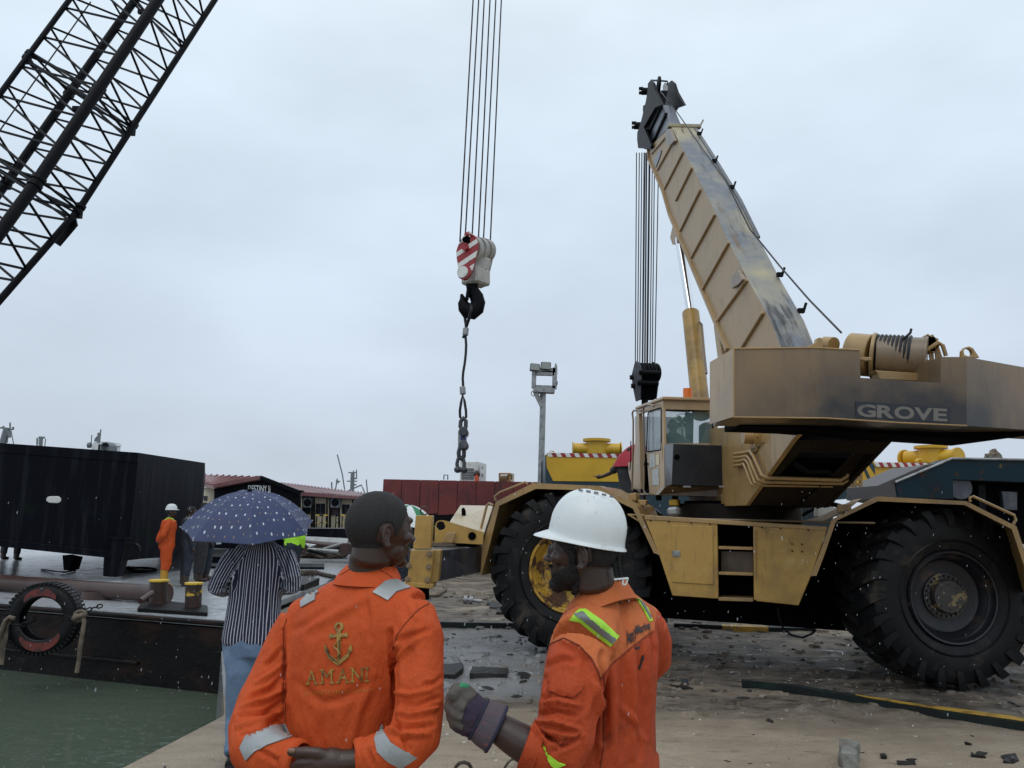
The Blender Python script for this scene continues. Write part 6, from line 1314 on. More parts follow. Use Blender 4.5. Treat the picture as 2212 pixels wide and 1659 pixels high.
# ---------------------------------------------------------------- worker 1 : bareheaded, back to us
def man1():
    W6 = lambda x, y, Y: W(*c6(x, y), Y)
    root = thing('person', 'bareheaded worker in orange coverall seen from behind, anchor embroidered on his back', 'person', (W6(700, 1600, 2.22).x, 2.25, 0))
    yaw = R(-25); a = V((math.cos(yaw), math.sin(yaw), .0)); b_ = V((-math.sin(yaw), math.cos(yaw), 0))
    rings = [(585, 856, .052, .05), (622, 852, .085, .064), (655, 850, .122, .078), (700, 846, .158, .092), (760, 834, .182, .104), (840, 812, .192, .116), (940, 780, .193, .122), (1060, 752, .188, .122), (1200, 730, .178, .120), (1400, 706, .168, .118), (1560, 694, .166, .12), (1720, 700, .175, .13), (1900, 712, .182, .138)]
    tr_ = [ring(W6(x, y, 2.22), a * hw, b_ * th, 32, 2.4) for y, x, hw, th in rings]
    hipz = sum((p.z for p in tr_[-1])) / 32; hc = sum(tr_[-1], V()) / 32
    def legs(mb, k, grow=1.0):
        for s in (-1, 1):
            h_ = hc + a * (.088 * s); kn = V((h_.x + .01 * s, h_.y + .03, .48)); an = V((h_.x + .02 * s, h_.y, .09))
            mb.tube([h_ + Z * .1, h_ - Z * .05, h_.lerp(kn, .5), kn, kn.lerp(an, .45), an], [.10 * grow, .105 * grow, .092 * grow, .072 * grow, .066 * grow, .058 * grow], 16)
    RA = [(1075, 835, 2.16), (1120, 960, 2.11), (1135, 1150, 2.07), (1135, 1330, 2.03), (1110, 1480, 1.99), (1030, 1565, 1.96), (930, 1590, 1.97), (830, 1612, 1.985)]
    RAr = [.076, .073, .063, .061, .064, .060, .053, .047]
    LA = [(500, 880, 2.30), (430, 980, 2.29), (345, 1130, 2.27), (268, 1300, 2.22), (225, 1440, 2.17), (235, 1545, 2.11), (330, 1600, 2.06), (440, 1618, 2.03)]
    LAr = [.078, .074, .066, .066, .068, .066, .058, .050]
    cl_ = MB(); cl_.loft(tr_)
    for P_, Rr_ in ((RA, RAr), (LA, LAr)): cl_.tube([W6(*p) for p in P_], Rr_, 18)
    cl_.tube([W6(840, 700, 2.22), W6(1075, 830, 2.16)], [.07, .078], 16); cl_.tube([W6(835, 720, 2.22), W6(500, 875, 2.30)], [.07, .076], 16)
    legs(cl_, 1, 1.12)
    me = remesh(cl_, .0062, 5, .6); wrinkle(me, .0022, 8, (1, 1, .5))
    F_ = [([(1010, 960), (1080, 930), (1180, 900)], 22, -.005), ([(1000, 1080), (1060, 1000), (1110, 960)], 20, .006), ([(1005, 1010), (1000, 1120), (1010, 1220)], 26, -.008),
          ([(1000, 1240), (1080, 1260), (1200, 1230)], 20, .006), ([(1010, 1300), (1110, 1310), (1240, 1270)], 18, -.006), ([(1000, 1350), (1090, 1370), (1230, 1330)], 18, .007), ([(980, 1400), (1060, 1430), (1210, 1420)], 18, -.008),
          ([(950, 1440), (1060, 1480), (1190, 1470)], 18, .007), ([(990, 1370), (1040, 1480), (1080, 1560)], 18, -.006), ([(1160, 1200), (1220, 1190), (1255, 1160)], 16, -.004),
          ([(380, 1000), (330, 1060), (280, 1100)], 18, -.005), ([(385, 1080), (320, 1140), (240, 1190)], 20, .006), ([(385, 1150), (320, 1220), (200, 1270)], 20, -.007), ([(385, 1220), (300, 1280), (160, 1320)], 20, .008), ([(380, 1290), (290, 1350), (140, 1370)], 18, -.008), ([(380, 1340), (280, 1400), (130, 1430)], 18, .007), ([(370, 1380), (270, 1440), (150, 1480)], 16, -.006),
          ([(385, 900), (395, 1100), (388, 1300)], 16, -.007), ([(975, 900), (985, 1100), (1000, 1350)], 20, -.009), ([(550, 880), (700, 800), (830, 720)], 40, .004), ([(830, 700), (850, 820), (860, 950)], 26, -.003), ([(440, 900), (520, 860), (600, 800)], 26, -.003),
          ([(450, 1180), (600, 1300), (700, 1280), (880, 1180)], 36, -.003), ([(600, 1350), (590, 1500), (600, 1600)], 30, -.003), ([(880, 1150), (800, 1350), (760, 1520)], 34, .0035),
          ([(1080, 760), (1120, 830), (1190, 860)], 30, .003), ([(250, 1560), (320, 1600), (390, 1640)], 20, -.006), ([(850, 1560), (870, 1610), (880, 1650)], 16, -.005)]
    folds(me, c6, F_); bv = bvh_of(me); cv = tobj(me, 'coverall', M['orange'], root)
    # collar
    mb = MB(); up0, up1 = W6(846, 645, 2.215), W6(868, 545, 2.235); r0a = [ring(up0 + Z * 0, a * .100, b_ * .083, 36, 2.1), ring(up1, a * .070, b_ * .066, 36, 2.1)]
    inn = [ring(up1 + Z * .001, a * .064, b_ * .060, 36, 2.1), ring(up0, a * .092, b_ * .076, 36, 2.1)]
    mb.loft([r0a[0], [p.lerp(q, .5) + (p - up0).normalized() * .004 for p, q in zip(*r0a)], r0a[1], inn[0], inn[1]], cap=False); co = mb.build('collar', M['orange'], root, smooth=60)
    bvc = BVHTree.FromPolygons(mb.v, mb.f)
    seam(bv, c6, [(1195, 748), (1130, 785), (1060, 860), (1010, 930), (985, 1010)], M['seam'], 'sleeve_seam', cv)
    seam(bv, c6, [(405, 835), (385, 900), (382, 1000), (385, 1150), (383, 1330)], M['seam'], 'sleeve_seam', cv)
    seam(bv, c6, [(390, 1000), (396, 1200), (400, 1400)], M['seam'], 'side_seam', cv)
    seam(bvc, c6, [(700, 596), (760, 560), (860, 545), (930, 575), (985, 610)], M['seam'], 'collar_seam', co, .001)
    for k, pl in enumerate(([(568, 672), (562, 735), (485, 777), (482, 745), (520, 705)], [(877, 694), (950, 630), (1010, 625), (1085, 668), (1010, 690), (960, 738)],
                            [(150, 1548), (180, 1485), (290, 1440), (395, 1412), (432, 1490), (300, 1535), (230, 1570), (183, 1618)], [(925, 1415), (890, 1500), (905, 1570), (960, 1620), (1035, 1659), (1118, 1600), (1060, 1570), (980, 1520), (945, 1470)])):
        patch(bv, c6, pl, M['reflect'], 'reflective_tape', cv, .0045, 5)
    # embroidery: anchor
    def emb(polys, m_, nm, off=.0045):
        for pl in polys: patch(bv, c6, pl, m_, nm, cv, off, 4)
    def arc(cx, cy, r0_, r1_, t0, t1, n_=14): return [(cx + r1_ * math.cos(t0 + (t1 - t0) * i / n_), cy + r1_ * math.sin(t0 + (t1 - t0) * i / n_)) for i in range(n_ + 1)] + [(cx + r0_ * math.cos(t1 - (t1 - t0) * i / n_), cy + r0_ * math.sin(t1 - (t1 - t0) * i / n_)) for i in range(n_ + 1)]
    emb([arc(695, 882, 12, 25, -math.pi, 0), arc(695, 882, 12, 25, 0, math.pi)], M['gold'], 'anchor_ring')
    emb([[(686, 900), (704, 900), (706, 925), (684, 925)], [(684, 940), (706, 940), (700, 1062), (690, 1062)]], M['gold'], 'anchor_shank')
    emb([[(643, 922), (655, 920), (655, 945), (643, 947)], [(730, 915), (742, 913), (742, 938), (730, 940)], [(655, 924), (730, 919), (730, 937), (655, 942)]], M['gold'], 'anchor_stock')
    emb([[(616, 978), (640, 1010), (630, 1012), (645, 1035), (690, 1068), (735, 1032), (752, 1006), (742, 1006), (763, 975), (768, 1012), (758, 1020), (745, 1050), (690, 1095), (640, 1055), (626, 1028), (620, 1018)]], M['gold'], 'anchor_arms')
    emb([[(626, 992), (640, 1010), (633, 1012), (648, 1040), (690, 1074), (690, 1080), (642, 1048), (628, 1018)], [(697, 942), (704, 942), (699, 1062), (695, 1062)]], M['gold2'], 'anchor_shadow', .0055)  # dark outline thread stitched on the anchor
    seam(bv, c6, [(704, 945), (682, 975), (668, 990), (690, 1010), (702, 1030), (684, 1045)], M['gold'], 'anchor_rope', cv, .002, .005)
    xs_ = [(512, 580), (590, 668), (678, 752), (755, 832), (828, 866)]
    for ch, (xa, xb) in zip('AMANI', xs_):
        yb = 1198 - (xa - 512) * .05; yt = 1120 - (xa - 512) * .05
        nar = .3 if ch == 'I' else 0; w2 = (xb - xa)
        q = [(xa + w2 * (.12 + nar), yt), (xb - w2 * (.12 + nar), yt - 2), (xb - w2 * (.12 + nar), yb - 4), (xa + w2 * (.12 + nar), yb)]
        print_text(bv, c6, ch, q, M['gold'], 'lettering', cv, 0)
        fe = {'A': [(0, .32), (.68, 1)], 'M': [(0, .3), (.7, 1)], 'N': [(0, .3)], 'I': [(.2, .8)]}[ch]
        for u0, u1 in fe: patch(bv, c6, [(xa + w2 * u0, yb - 7), (xa + w2 * u1, yb - 8), (xa + w2 * u1, yb - 1), (xa + w2 * u0, yb)], M['gold'], 'letter_serif', cv, .0035, 6)
        ft = {'A': [], 'M': [(0, .28), (.72, 1)], 'N': [(0, .25), (.72, 1)], 'I': [(.2, .8)]}[ch]
        for u0, u1 in ft: patch(bv, c6, [(xa + w2 * u0, yt), (xa + w2 * u1, yt - 1), (xa + w2 * u1, yt + 5), (xa + w2 * u0, yt + 6)], M['gold'], 'letter_serif', cv, .0035, 6)
    print_text(bv, c6, 'ULTIMATE TRENDY PAINTS', [(505, 1237), (888, 1218), (888, 1240), (505, 1258)], M['gold_red'], 'small_lettering', cv, -.012)
    # body
    bd = MB(); f = V((math.sin(R(56)), math.cos(R(56)), 0)); C = W6(915, 312, 2.2)
    head(bd, C, f, .935)
    nb_ = W6(852, 640, 2.22); bd.tube([C - f * .018 - Z * .045, C - f * .022 - Z * .09, C.lerp(nb_, .6) - f * .01, nb_, nb_ - Z * .06], [.052, .055, .056, .062, .07], 20)
    bd.loft([ring(W6(x, y, 2.22), a * hw * .8, b_ * th * .75, 20) for y, x, hw, th in rings[2:]])
    for P_ in (RA, LA): bd.tube([W6(*p) for p in P_], [.05, .045, .042, .04, .038, .034, .030, .026], 12)
    legs(bd, 1, .85)
    # hands: right hand holds the left wrist, knuckles up
    rw = W6(800, 1620, 1.98); lw = W6(470, 1622, 2.02)
    bd.tube([W6(830, 1614, 1.985), rw, W6(700, 1628, 1.975)], [.028, .029, .030], 14)
    bd.ell(W6(650, 1632, 1.972), .046, .030, .036, None, 20, 12); bd.ell(W6(600, 1640, 1.97), .040, .026, .032, None, 18, 12)
    bd.tube([W6(650, 1605, 1.965), W6(580, 1578, 1.96), W6(510, 1570, 1.96), W6(445, 1574, 1.962)], [.016, .0145, .013, .0115], 12); bd.ell(W6(432, 1571, 1.962), .012, .011, .0105)
    for k in range(4): bd.tube([W6(610 - 6 * k, 1640 + 24 * k, 1.968 - .003 * k), W6(545 - 6 * k, 1628 + 30 * k, 1.955), W6(470 + 4 * k, 1632 + 32 * k, 1.962), W6(430 + 10 * k, 1650 + 32 * k, 1.99)], [.0105, .0105, .010, .0085], 10)
    bd.tube([lw, W6(540, 1668, 2.03), W6(600, 1700, 2.03)], [.027, .028, .024], 12)
    bm_ = remesh(bd, .0036, 2, .5); bodymesh = bm_
    tmp = bm_.copy(); body = tobj(bm_, 'body', M['skin'], root)
    def hc_(l):
        r_, ff, uu = l[:, 0], l[:, 1], l[:, 2]; ear = (abs(r_) > .062) & (((ff + .010) / .024) ** 2 + ((uu + .034) / .036) ** 2 < 1)
        return (uu > -.072 + .25 * np.clip(ff + .02, 0, 1) + 1.25 * np.clip(ff - .005, 0, 1)) & ~ear & (uu > -.08) & (np.hypot(r_, ff) < .13)
    hair_from(tmp, C, f, 'hair', M['hair'], root, hc_, .003, .0008, .935)
    MB().ell(W6(432, 1563, 1.951), .009, .004, .006).build('thumbnail', M['palm'], body, smooth=60)
    # rolled cuffs
    for P_, d_ in (([W6(440, 1618, 2.03), W6(475, 1622, 2.022)], 0), ([W6(838, 1610, 1.985), W6(798, 1618, 1.98)], 1)):
        mb = MB(); d = (P_[1] - P_[0]).normalized(); mb.lathe([(.047, -.012), (.052, 0), (.050, .018), (.042, .022), (.038, .0)], P_[0] + d * .004, d, 24); mb.build('cuff', M['orange'], cv, smooth=60)
    for s in (-1, 1): MB().ell(V((hc.x + .1 * s, hc.y + .07, .05)), .05, .14, .06).build('boot', M['boot'], root, smooth=60)
man1()

# ---------------------------------------------------------------- worker 2 : white hard hat, glove
def man2():
    W7 = lambda x, y, Y: W(*c7(x, y), Y)
    root = thing('person', 'bearded worker in white hard hat and orange coverall with lime tape, striped glove on hand', 'person', (W7(1010, 1600, 2.2).x, 2.25, 0))
    a = V((.66, .75, .10)); b_ = V((-.75, .66, 0))
    rings = [(668, 972, .050, .052), (705, 985, .085, .066), (745, 1000, .118, .080), (800, 1015, .150, .095), (870, 1022, .176, .110), (960, 1022, .186, .120), (1080, 1015, .184, .125), (1240, 1006, .176, .125), (1420, 1000, .172, .126), (1620, 996, .174, .130), (1850, 996, .18, .138)]
    tr_ = [ring(W7(x, y, 2.2), a * hw, b_ * th, 32, 2.3) for y, x, hw, th in rings]; hc = sum(tr_[-1], V()) / 32
    def legs(mb, grow=1.0):
        for s in (-1, 1):
            h_ = hc + a * (.088 * s); kn = V((h_.x - .02, h_.y + .03, .48)); an = V((h_.x, h_.y, .09))
            mb.tube([h_ + Z * .1, h_ - Z * .05, h_.lerp(kn, .5), kn, kn.lerp(an, .45), an], [.10 * grow, .105 * grow, .092 * grow, .072 * grow, .066 * grow, .058 * grow], 16)
    LA = [(885, 985, 2.055), (862, 1080, 2.02), (835, 1220, 1.985), (812, 1360, 1.97), (800, 1470, 1.96), (770, 1560, 1.955), (680, 1560, 1.955), (590, 1528, 1.96)]
    LAr = [.076, .078, .073, .070, .070, .068, .060, .055]
    RA = [(1262, 850, 2.36), (1300, 940, 2.40), (1308, 1030, 2.43), (1240, 1110, 2.46), (1100, 1150, 2.48)]; RAr = [.062, .058, .055, .05, .045]
    cl_ = MB(); cl_.loft(tr_); cl_.tube([W7(*p) for p in LA], LAr, 20); cl_.tube([W7(*p) for p in RA], RAr, 16)
    cl_.tube([W7(1000, 780, 2.19), W7(900, 950, 2.06)], [.072, .084], 16); cl_.tube([W7(1060, 740, 2.22), W7(1262, 845, 2.36)], [.07, .062], 16); legs(cl_, 1.12)
    me = remesh(cl_, .0062, 5, .6); wrinkle(me, .0022, 8, (1, 1, .5), 5)
    F_ = [([(790, 925), (870, 965), (950, 1040), (985, 1140)], 26, .006), ([(1010, 1000), (1015, 1150), (1025, 1300), (1020, 1500)], 26, -.012), ([(975, 1180), (1000, 1350), (1000, 1600)], 30, .006),
          ([(680, 1080), (780, 1030), (860, 1040)], 24, -.005), ([(690, 1140), (700, 1240), (660, 1300)], 20, -.005), ([(650, 1290), (760, 1270), (880, 1300)], 24, .007), ([(640, 1350), (740, 1330), (860, 1360)], 20, -.009), ([(630, 1400), (740, 1390), (880, 1440)], 22, .009), ([(640, 1440), (700, 1480), (770, 1530)], 18, -.010), ([(660, 1430), (780, 1470), (900, 1470)], 20, .006),
          ([(720, 1560), (800, 1530), (880, 1480)], 20, -.006), ([(620, 1390), (640, 1420), (660, 1500), (700, 1600)], 14, -.009), ([(560, 1440), (620, 1440), (680, 1500)], 22, .005), ([(940, 1060), (960, 1200), (930, 1350)], 26, .004),
          ([(1070, 1070), (1080, 1250), (1060, 1500)], 28, .005), ([(1130, 1020), (1135, 1250), (1120, 1600)], 24, -.005), ([(1180, 980), (1190, 1250), (1185, 1600)], 26, .005), ([(1230, 960), (1240, 1250), (1230, 1600)], 24, -.0045), ([(1270, 930), (1280, 1200), (1285, 1500)], 22, .0035),
          ([(1110, 660), (1135, 760), (1160, 870), (1200, 960)], 24, -.004), ([(1100, 1280), (1200, 1400), (1250, 1500)], 26, .0035), ([(1060, 800), (1090, 900), (1070, 1000)], 26, .003), ([(1290, 880), (1310, 980), (1300, 1100)], 18, -.006)]
    folds(me, c7, F_); bv = bvh_of(me)
    cent = np.array([p.center[:] for p in me.polygons]); P_ = px_of(cent); nn_ = np.array([p.normal[:] for p in me.polygons]); fc = ((cent - np.array(EYEV)) * nn_).sum(1) < 0
    yk = [c7(*p) for p in [(1095, 560), (700, 840), (690, 960), (790, 922), (870, 955), (940, 1020), (985, 1080), (1000, 1140), (1060, 1060), (1150, 990), (1230, 930), (1310, 870), (1330, 740)]]
    iny = inpoly(P_, yk) & fc | (~fc & (cent[:, 2] > W7(1000, 960, 2.3).z) & (abs(cent[:, 0] - hc.x) < .2))
    cv = tobj(me, 'coverall', [M['orange_dirty'], M['yoke']], root); me.polygons.foreach_set('material_index', iny.astype(np.int32))
    # collar
    up0, up1 = W7(985, 745, 2.2), W7(985, 655, 2.2); mb = MB(); ro = []; up0, up1 = W7(985, 800, 2.2), W7(978, 648, 2.19)
    for (cx_, rr_, tt) in ((up0, .128, .104), (up1, .080, .076)):
        rg = ring(cx_, V((.66, .75, 0)) * rr_, b_ * tt, 40, 2.1); rg = [p - Z * (.62 * (p - cx_).dot(b_)) for p in rg]; ro.append(rg)
    inn = [[cx_ + (p - cx_) * .93 for p in rg] for cx_, rg in zip((up0, up1), ro)]
    mb.loft([ro[0], ro[1], inn[1], inn[0]], cap=False); mb.build('collar', M['yoke'], root, smooth=60)
    lab = [(860, 768), (880, 752), (910, 748), (1005, 812), (1102, 895), (1102, 905), (1062, 958), (1050, 955), (960, 880), (880, 815), (822, 805)]
    patch(bv, c7, [(822, 805), (880, 750), (915, 748), (1010, 815), (1103, 900), (1062, 960), (960, 880), (885, 818)], M['lime'], 'lime_tape', cv, .004, 5)
    patch(bv, c7, [(850, 780), (897, 766), (990, 835), (1085, 922), (1072, 938), (970, 858), (892, 795)], M['reflect_dark'], 'reflective_band', cv, .0062, 5)
    patch(bv, c7, [(1190, 672), (1225, 690), (1270, 742), (1296, 812), (1282, 818), (1255, 765), (1215, 700)], M['lime'], 'lime_tape', cv, .004, 4)
    patch(bv, c7, [(1212, 688), (1245, 715), (1285, 790), (1282, 806), (1262, 768), (1225, 706)], M['reflect_dark'], 'reflective_band', cv, .0062, 4)
    patch(bv, c7, [(658, 1508), (672, 1530), (700, 1580), (760, 1625), (800, 1638), (740, 1659), (715, 1640), (690, 1590)], M['lime'], 'lime_tape', cv, .004, 4)
    patch(bv, c7, [(710, 1142), (800, 1150), (902, 1175), (888, 1212), (850, 1242), (800, 1245), (715, 1215), (706, 1190)], M['orange_dirty'], 'pocket_flap', cv, .007, 5, thick=.004)
    seam(bv, c7, [(706, 1190), (718, 1218), (800, 1248), (852, 1244), (890, 1212), (904, 1175), (800, 1150), (710, 1142)], M['seam'], 'flap_stitching', cv, .0014, .003)
    seam(bv, c7, [(700, 952), (790, 912), (880, 955), (950, 1030), (990, 1110), (1000, 1150)], M['seam'], 'armhole_seam', cv, .0022, .001)
    seam(bv, c7, [(1002, 1145), (1065, 1060), (1150, 988), (1230, 925), (1302, 872)], M['seam'], 'yoke_seam', cv, .0018, .001)
    seam(bv, c7, [(660, 1430), (690, 1480), (780, 1528), (810, 1480)], M['seam'], 'pocket_seam', cv, .0015, .001)
    seam(bv, c7, [(1020, 1130), (1030, 1300), (1022, 1500), (1000, 1659)], M['seam'], 'side_seam', cv, .0018, .001)
    print_text(bv, c7, 'Am', [(1140, 872), (1184, 852), (1196, 928), (1152, 950)], M['ink'], 'lettering', cv, .03)
    print_text(bv, c7, 'yMarine', [(1182, 846), (1280, 812), (1286, 872), (1196, 918)], M['ink'], 'lettering', cv, .03)
    patch(bv, c7, [(1218, 1075), (1228, 1060), (1236, 1030), (1232, 1028), (1246, 1006), (1248, 1040), (1242, 1034), (1232, 1075), (1220, 1092)], M['ink'], 'print_mark', cv, .004, 4)
    patch(bv, c7, [(1198, 965), (1222, 960), (1222, 972), (1200, 978)], M['ink'], 'print_mark', cv, .004, 4)
    # body
    bd = MB(); f = V((-.94, .34, 0)).normalized(); C = W7(912, 365, 2.14); head(bd, C, f, .96)
    nb_ = W7(985, 740, 2.2); bd.tube([C - f * .018 - Z * .045, C - f * .022 - Z * .09, C.lerp(nb_, .62) - f * .01, nb_, nb_ - Z * .06], [.054, .058, .062, .066, .072], 20)
    bd.loft([ring(W7(x, y, 2.2), a * hw * .8, b_ * th * .75, 20) for y, x, hw, th in rings[2:]]); legs(bd, .85)
    bd.tube([W7(*p) for p in LA[:6]], .042, 12); bd.tube([W7(*p) for p in RA], [.05, .045, .04, .035, .03], 12); bd.ell(W7(1080, 1150, 2.48), .04, .03, .045)
    bd.tube([W7(760, 1560, 1.955), W7(640, 1560, 1.957), W7(560, 1520, 1.96), W7(470, 1465, 1.965), W7(400, 1420, 1.97), W7(330, 1385, 1.975)], [.045, .046, .0435, .039, .034, .030], 18)
    bd.ell(W7(250, 1340, 1.98), .035, .028, .035)
    bm_ = remesh(bd, .0036, 2, .5); tmp = bm_.copy(); tobj(bm_, 'body', M['skin2'], root)
    def hcond(l):
        r_, ff, uu = l[:, 0], l[:, 1], l[:, 2]; ear = (abs(r_) > .062) & (((ff + .010) / .024) ** 2 + ((uu + .034) / .036) ** 2 < 1)
        return (uu > -.06 + .9 * np.clip(ff, 0, 1)) & ~ear & (uu < .08) & (np.hypot(r_, ff) < .13)
    hair_from(tmp, C, f, 'hair', M['hair'], root, hcond, .003, .002)
    def bcond(l):
        r_, ff, uu = l[:, 0], l[:, 1], l[:, 2]
        side_ = (ff > .002) & (ff < .085) & (uu < -.052 - .35 * (ff - .012)) & (uu > -.150 + .5 * np.clip(.05 - ff, 0, 1)); burn = (ff > .004) & (ff < .030) & (uu <= -.01) & (uu > -.075) & (abs(r_) > .045)
        chin_ = (ff >= .05) & (uu < -.098) & (uu > -.15); mou = (ff > .085) & (uu < -.062) & (uu > -.071)
        return side_ | burn | chin_ | mou
    hair_from(tmp, C, f, 'beard', M['beard'], root, bcond, .008, .003)
    # hard hat
    tilt = Matrix.Rotation(R(-9.5), 3, f.cross(Z)); fu = (tilt @ f); uu_ = (tilt @ Z)
    if fu.z < 0: tilt = Matrix.Rotation(R(9.5), 3, f.cross(Z)); fu = (tilt @ f); uu_ = (tilt @ Z)
    sd_ = f.cross(Z).normalized(); HC = W7(922, 318, 2.14)
    def hp_(th, t, off=0):
        cf, cs = math.cos(th), math.sin(th); ph = t * math.pi / 2
        rad = math.sin(ph) ** .82; hh = math.cos(ph) ** .92 * .118
        x_, y_ = cf * (.106 + off) * rad, cs * (.093 + off) * rad
        bump_ = .007 * max(0, 1 - (y_ / .018) ** 2) * (1 if t < .85 else (1 - t) / .15) + .0035 * math.exp(-((abs(y_) - .045) / .010) ** 2) * (1 if t < .8 else (1 - t) / .2)
        p = HC + fu * x_ + sd_ * y_ + uu_ * (hh + off); return p + (uu_ + (fu * x_ + sd_ * y_) * 4).normalized() * bump_
    n1_ = 72; rg = []
    for j in range(1, 25): rg.append([hp_(2 * math.pi * k / n1_, j / 24) for k in range(n1_)])
    def rim(ext, dz):
        o = []
        for k in range(n1_):
            th = 2 * math.pi * k / n1_; fr_ = max(0, math.cos(th)) ** 2.2; e_ = ext[0] + ext[1] * fr_; p = hp_(th, 1.0); dr_ = (fu * math.cos(th) + sd_ * math.sin(th)); o.append(p + dr_ * e_ + uu_ * (dz[0] + dz[1] * fr_))
        return o
    rg += [rim((.001, .0), (-.010, .006)), rim((.002, .008), (-.014, .006)), rim((.007, .030), (-.019, -.003)), rim((.008, .033), (-.022, -.005)), rim((.006, .029), (-.023, -.006)), rim((.001, .005), (-.018, .003))]
    for j in range(23, 0, -1): rg.append([hp_(2 * math.pi * k / n1_, j / 24, -.004) for k in range(n1_)])
    mb = MB(); mb.loft(rg); hh_ = mb.build('hard_hat', M['helmet'], root, smooth=45)
    for k in range(5):
        th = math.pi / 2 * (1 if sd_.y < 0 else -1); t_ = .12; q = hp_(th, .16) + fu * (.030 - .022 * k) + uu_ * .004 * (1 - abs(k - 1.5) * .3); MB().beam(q - fu * .006, q + fu * .006, .004, .006).build('vent_slot', M['helmet_in'], hh_)
    for s in (0, 1):
        mb = MB(); pts = [W7(1060 + 35 * s, 385, 2.10), W7(1078 + 30 * s, 470, 2.09), W7(1090 + 28 * s, 550, 2.09), W7(1108 + 20 * s, 580, 2.09)]
        P2 = [pts[0].lerp(pts[1], i / 8) for i in range(8)] + [pts[1].lerp(pts[2], i / 8) for i in range(8)] + [pts[2].lerp(pts[3], i / 3) for i in range(4)]
        mb.tube(P2, [.0062 if i % 2 else .0045 for i in range(len(P2))], 8); mb.build('chin_strap', M['beard'], root)
    mb = MB(); mb.beam(W7(1078, 572, 2.085), W7(1162, 566, 2.085), .010, .005); mb.beam(W7(1128, 566, 2.085), W7(1130, 604, 2.085), .010, .004); mb.beam(W7(1160, 564, 2.085), W7(1148, 600, 2.085), .008, .004); mb.beam(W7(1128, 603, 2.085), W7(1150, 602, 2.085), .008, .004); mb.build('strap_clip', M['helmet'], root, bevel=.001)
    mb = MB(); rgs = []
    for i in range(9):
        p = [W7(893 + 16 * i, 345 + 4 * i, 2.063 + .003 * i), W7(915 + 12 * i, 395 + 5 * i, 2.068 + .002 * i), W7(945 + 7.5 * i, 425 + 2.4 * i, 2.072 + .001 * i)]
        rgs.append(p + [q + V((0, .004, 0)) for q in reversed(p)])
    mb.loft(rgs); mb.build('suspension_band', mat('grey_nape_band', (.30, .31, .33), .5), root, smooth=50)
    # sleeve hem
    d = (W7(560, 1518, 1.96) - W7(620, 1545, 1.957)).normalized(); mb = MB(); mb.lathe([(.060, -.03), (.062, -.006), (.060, .004), (.052, .006), (.047, -.02)], W7(580, 1526, 1.96), d, 32); mb.build('sleeve_hem', M['orange_dirty'], cv, smooth=60)
    # glove
    gl = bpy.data.objects.new('glove', None); col.objects.link(gl); gl.parent = root
    A = W7(398, 1432, 1.972); B = W7(222, 1334, 1.975); d = (B - A).normalized(); sdv = d.cross(V((0, 1, 0))).normalized(); dep = d.cross(sdv)
    if sdv.z < 0: sdv = -sdv
    def gr(t, hw, th, n_=28, sh=0): return ring(A.lerp(B, t) + sdv * sh, sdv * hw, dep * th, n_, 2.3)
    mb = MB(); o = [gr(-.02, .054, .046), gr(.0, .056, .048), gr(.30, .054, .044), gr(.58, .048, .037)]; i_ = [gr(.58, .042, .032), gr(.3, .048, .039), gr(.0, .050, .042), gr(-.02, .050, .042)]
    mb.loft(o + i_ + [o[0]], cap=False); mb.build('glove_cuff', M['glove_cuff'], gl, smooth=50); bvg = BVHTree.FromPolygons(mb.v, mb.f)
    mb = MB(); mb.tube(gr(-.02, .055, .046), .0045, 7, closed=True); mb.build('cuff_trim', M['glove_trim'], gl, smooth=60)
    mb = MB(); mb.tube(gr(.56, .049, .038), .0035, 7, closed=True); mb.build('cuff_trim', M['glove_trim'], gl, smooth=60)
    print_text(bvg, c7, 'WORK', [(266, 1350), (316, 1284), (330, 1302), (282, 1370)], M['cloth_white'], 'lettering', gl, .03, 1.95, .002)
    print_text(bvg, c7, '315', [(258, 1408), (272, 1366), (288, 1372), (274, 1420)], M['cloth_white'], 'lettering', gl, .03, 1.95, .002)
    mb = MB(); mb.tube([hit(bvg, c7(268 + 10 * math.cos(t), 1438 + 10 * math.sin(t)), .001, 1.95) for t in [i * .52 for i in range(12)]], .0012, 5, closed=True); mb.build('print_mark', M['cloth_white'], gl)
    g_ = MB(); g_.loft([gr(.50, .043, .033), gr(.66, .047, .036), gr(.85, .051, .038), gr(1.02, .052, .038), gr(1.15, .047, .034)])
    mgl = remesh(g_, .0045, 3); wrinkle(mgl, .0022, 40, (1, 1, 1), 3); tobj(mgl, 'glove_back', M['glove_cloth'], gl)
    g_ = MB(); g_.loft([gr(1.08, .050, .037), gr(1.20, .048, .035), gr(1.27, .038, .028)])
    kn = [W7(x, y, Y) for x, y, Y in ((202, 1246, 1.955), (178, 1294, 1.945), (165, 1344, 1.945), (172, 1392, 1.953))]
    fingers(g_, kn, d, sdv, [.08, .085, .08, .066], .0138, (-.9, -1.4, -1.2) if (Matrix.Rotation(-.9, 3, sdv) @ d).y > d.y else (.9, 1.4, 1.2))
    g_.tube([W7(262, 1262, 1.965), W7(222, 1218, 1.965), W7(182, 1205, 1.96), W7(155, 1232, 1.945)], [.020, .019, .0175, .014], 12); g_.ell(W7(153, 1238, 1.943), .014, .014, .014)
    mgl = remesh(g_, .0042, 2); wrinkle(mgl, .0015, 45, (1, 1, 1), 8); tobj(mgl, 'glove_fingers', M['glove_leather'], gl)
    mb = MB(); mb.tube([W7(182, 1196, 1.952), W7(205, 1186, 1.955), W7(232, 1193, 1.957), W7(240, 1203, 1.957)], [.006, .009, .008, .004], 8); mb.build('glove_binding', M['green'], gl, smooth=60)
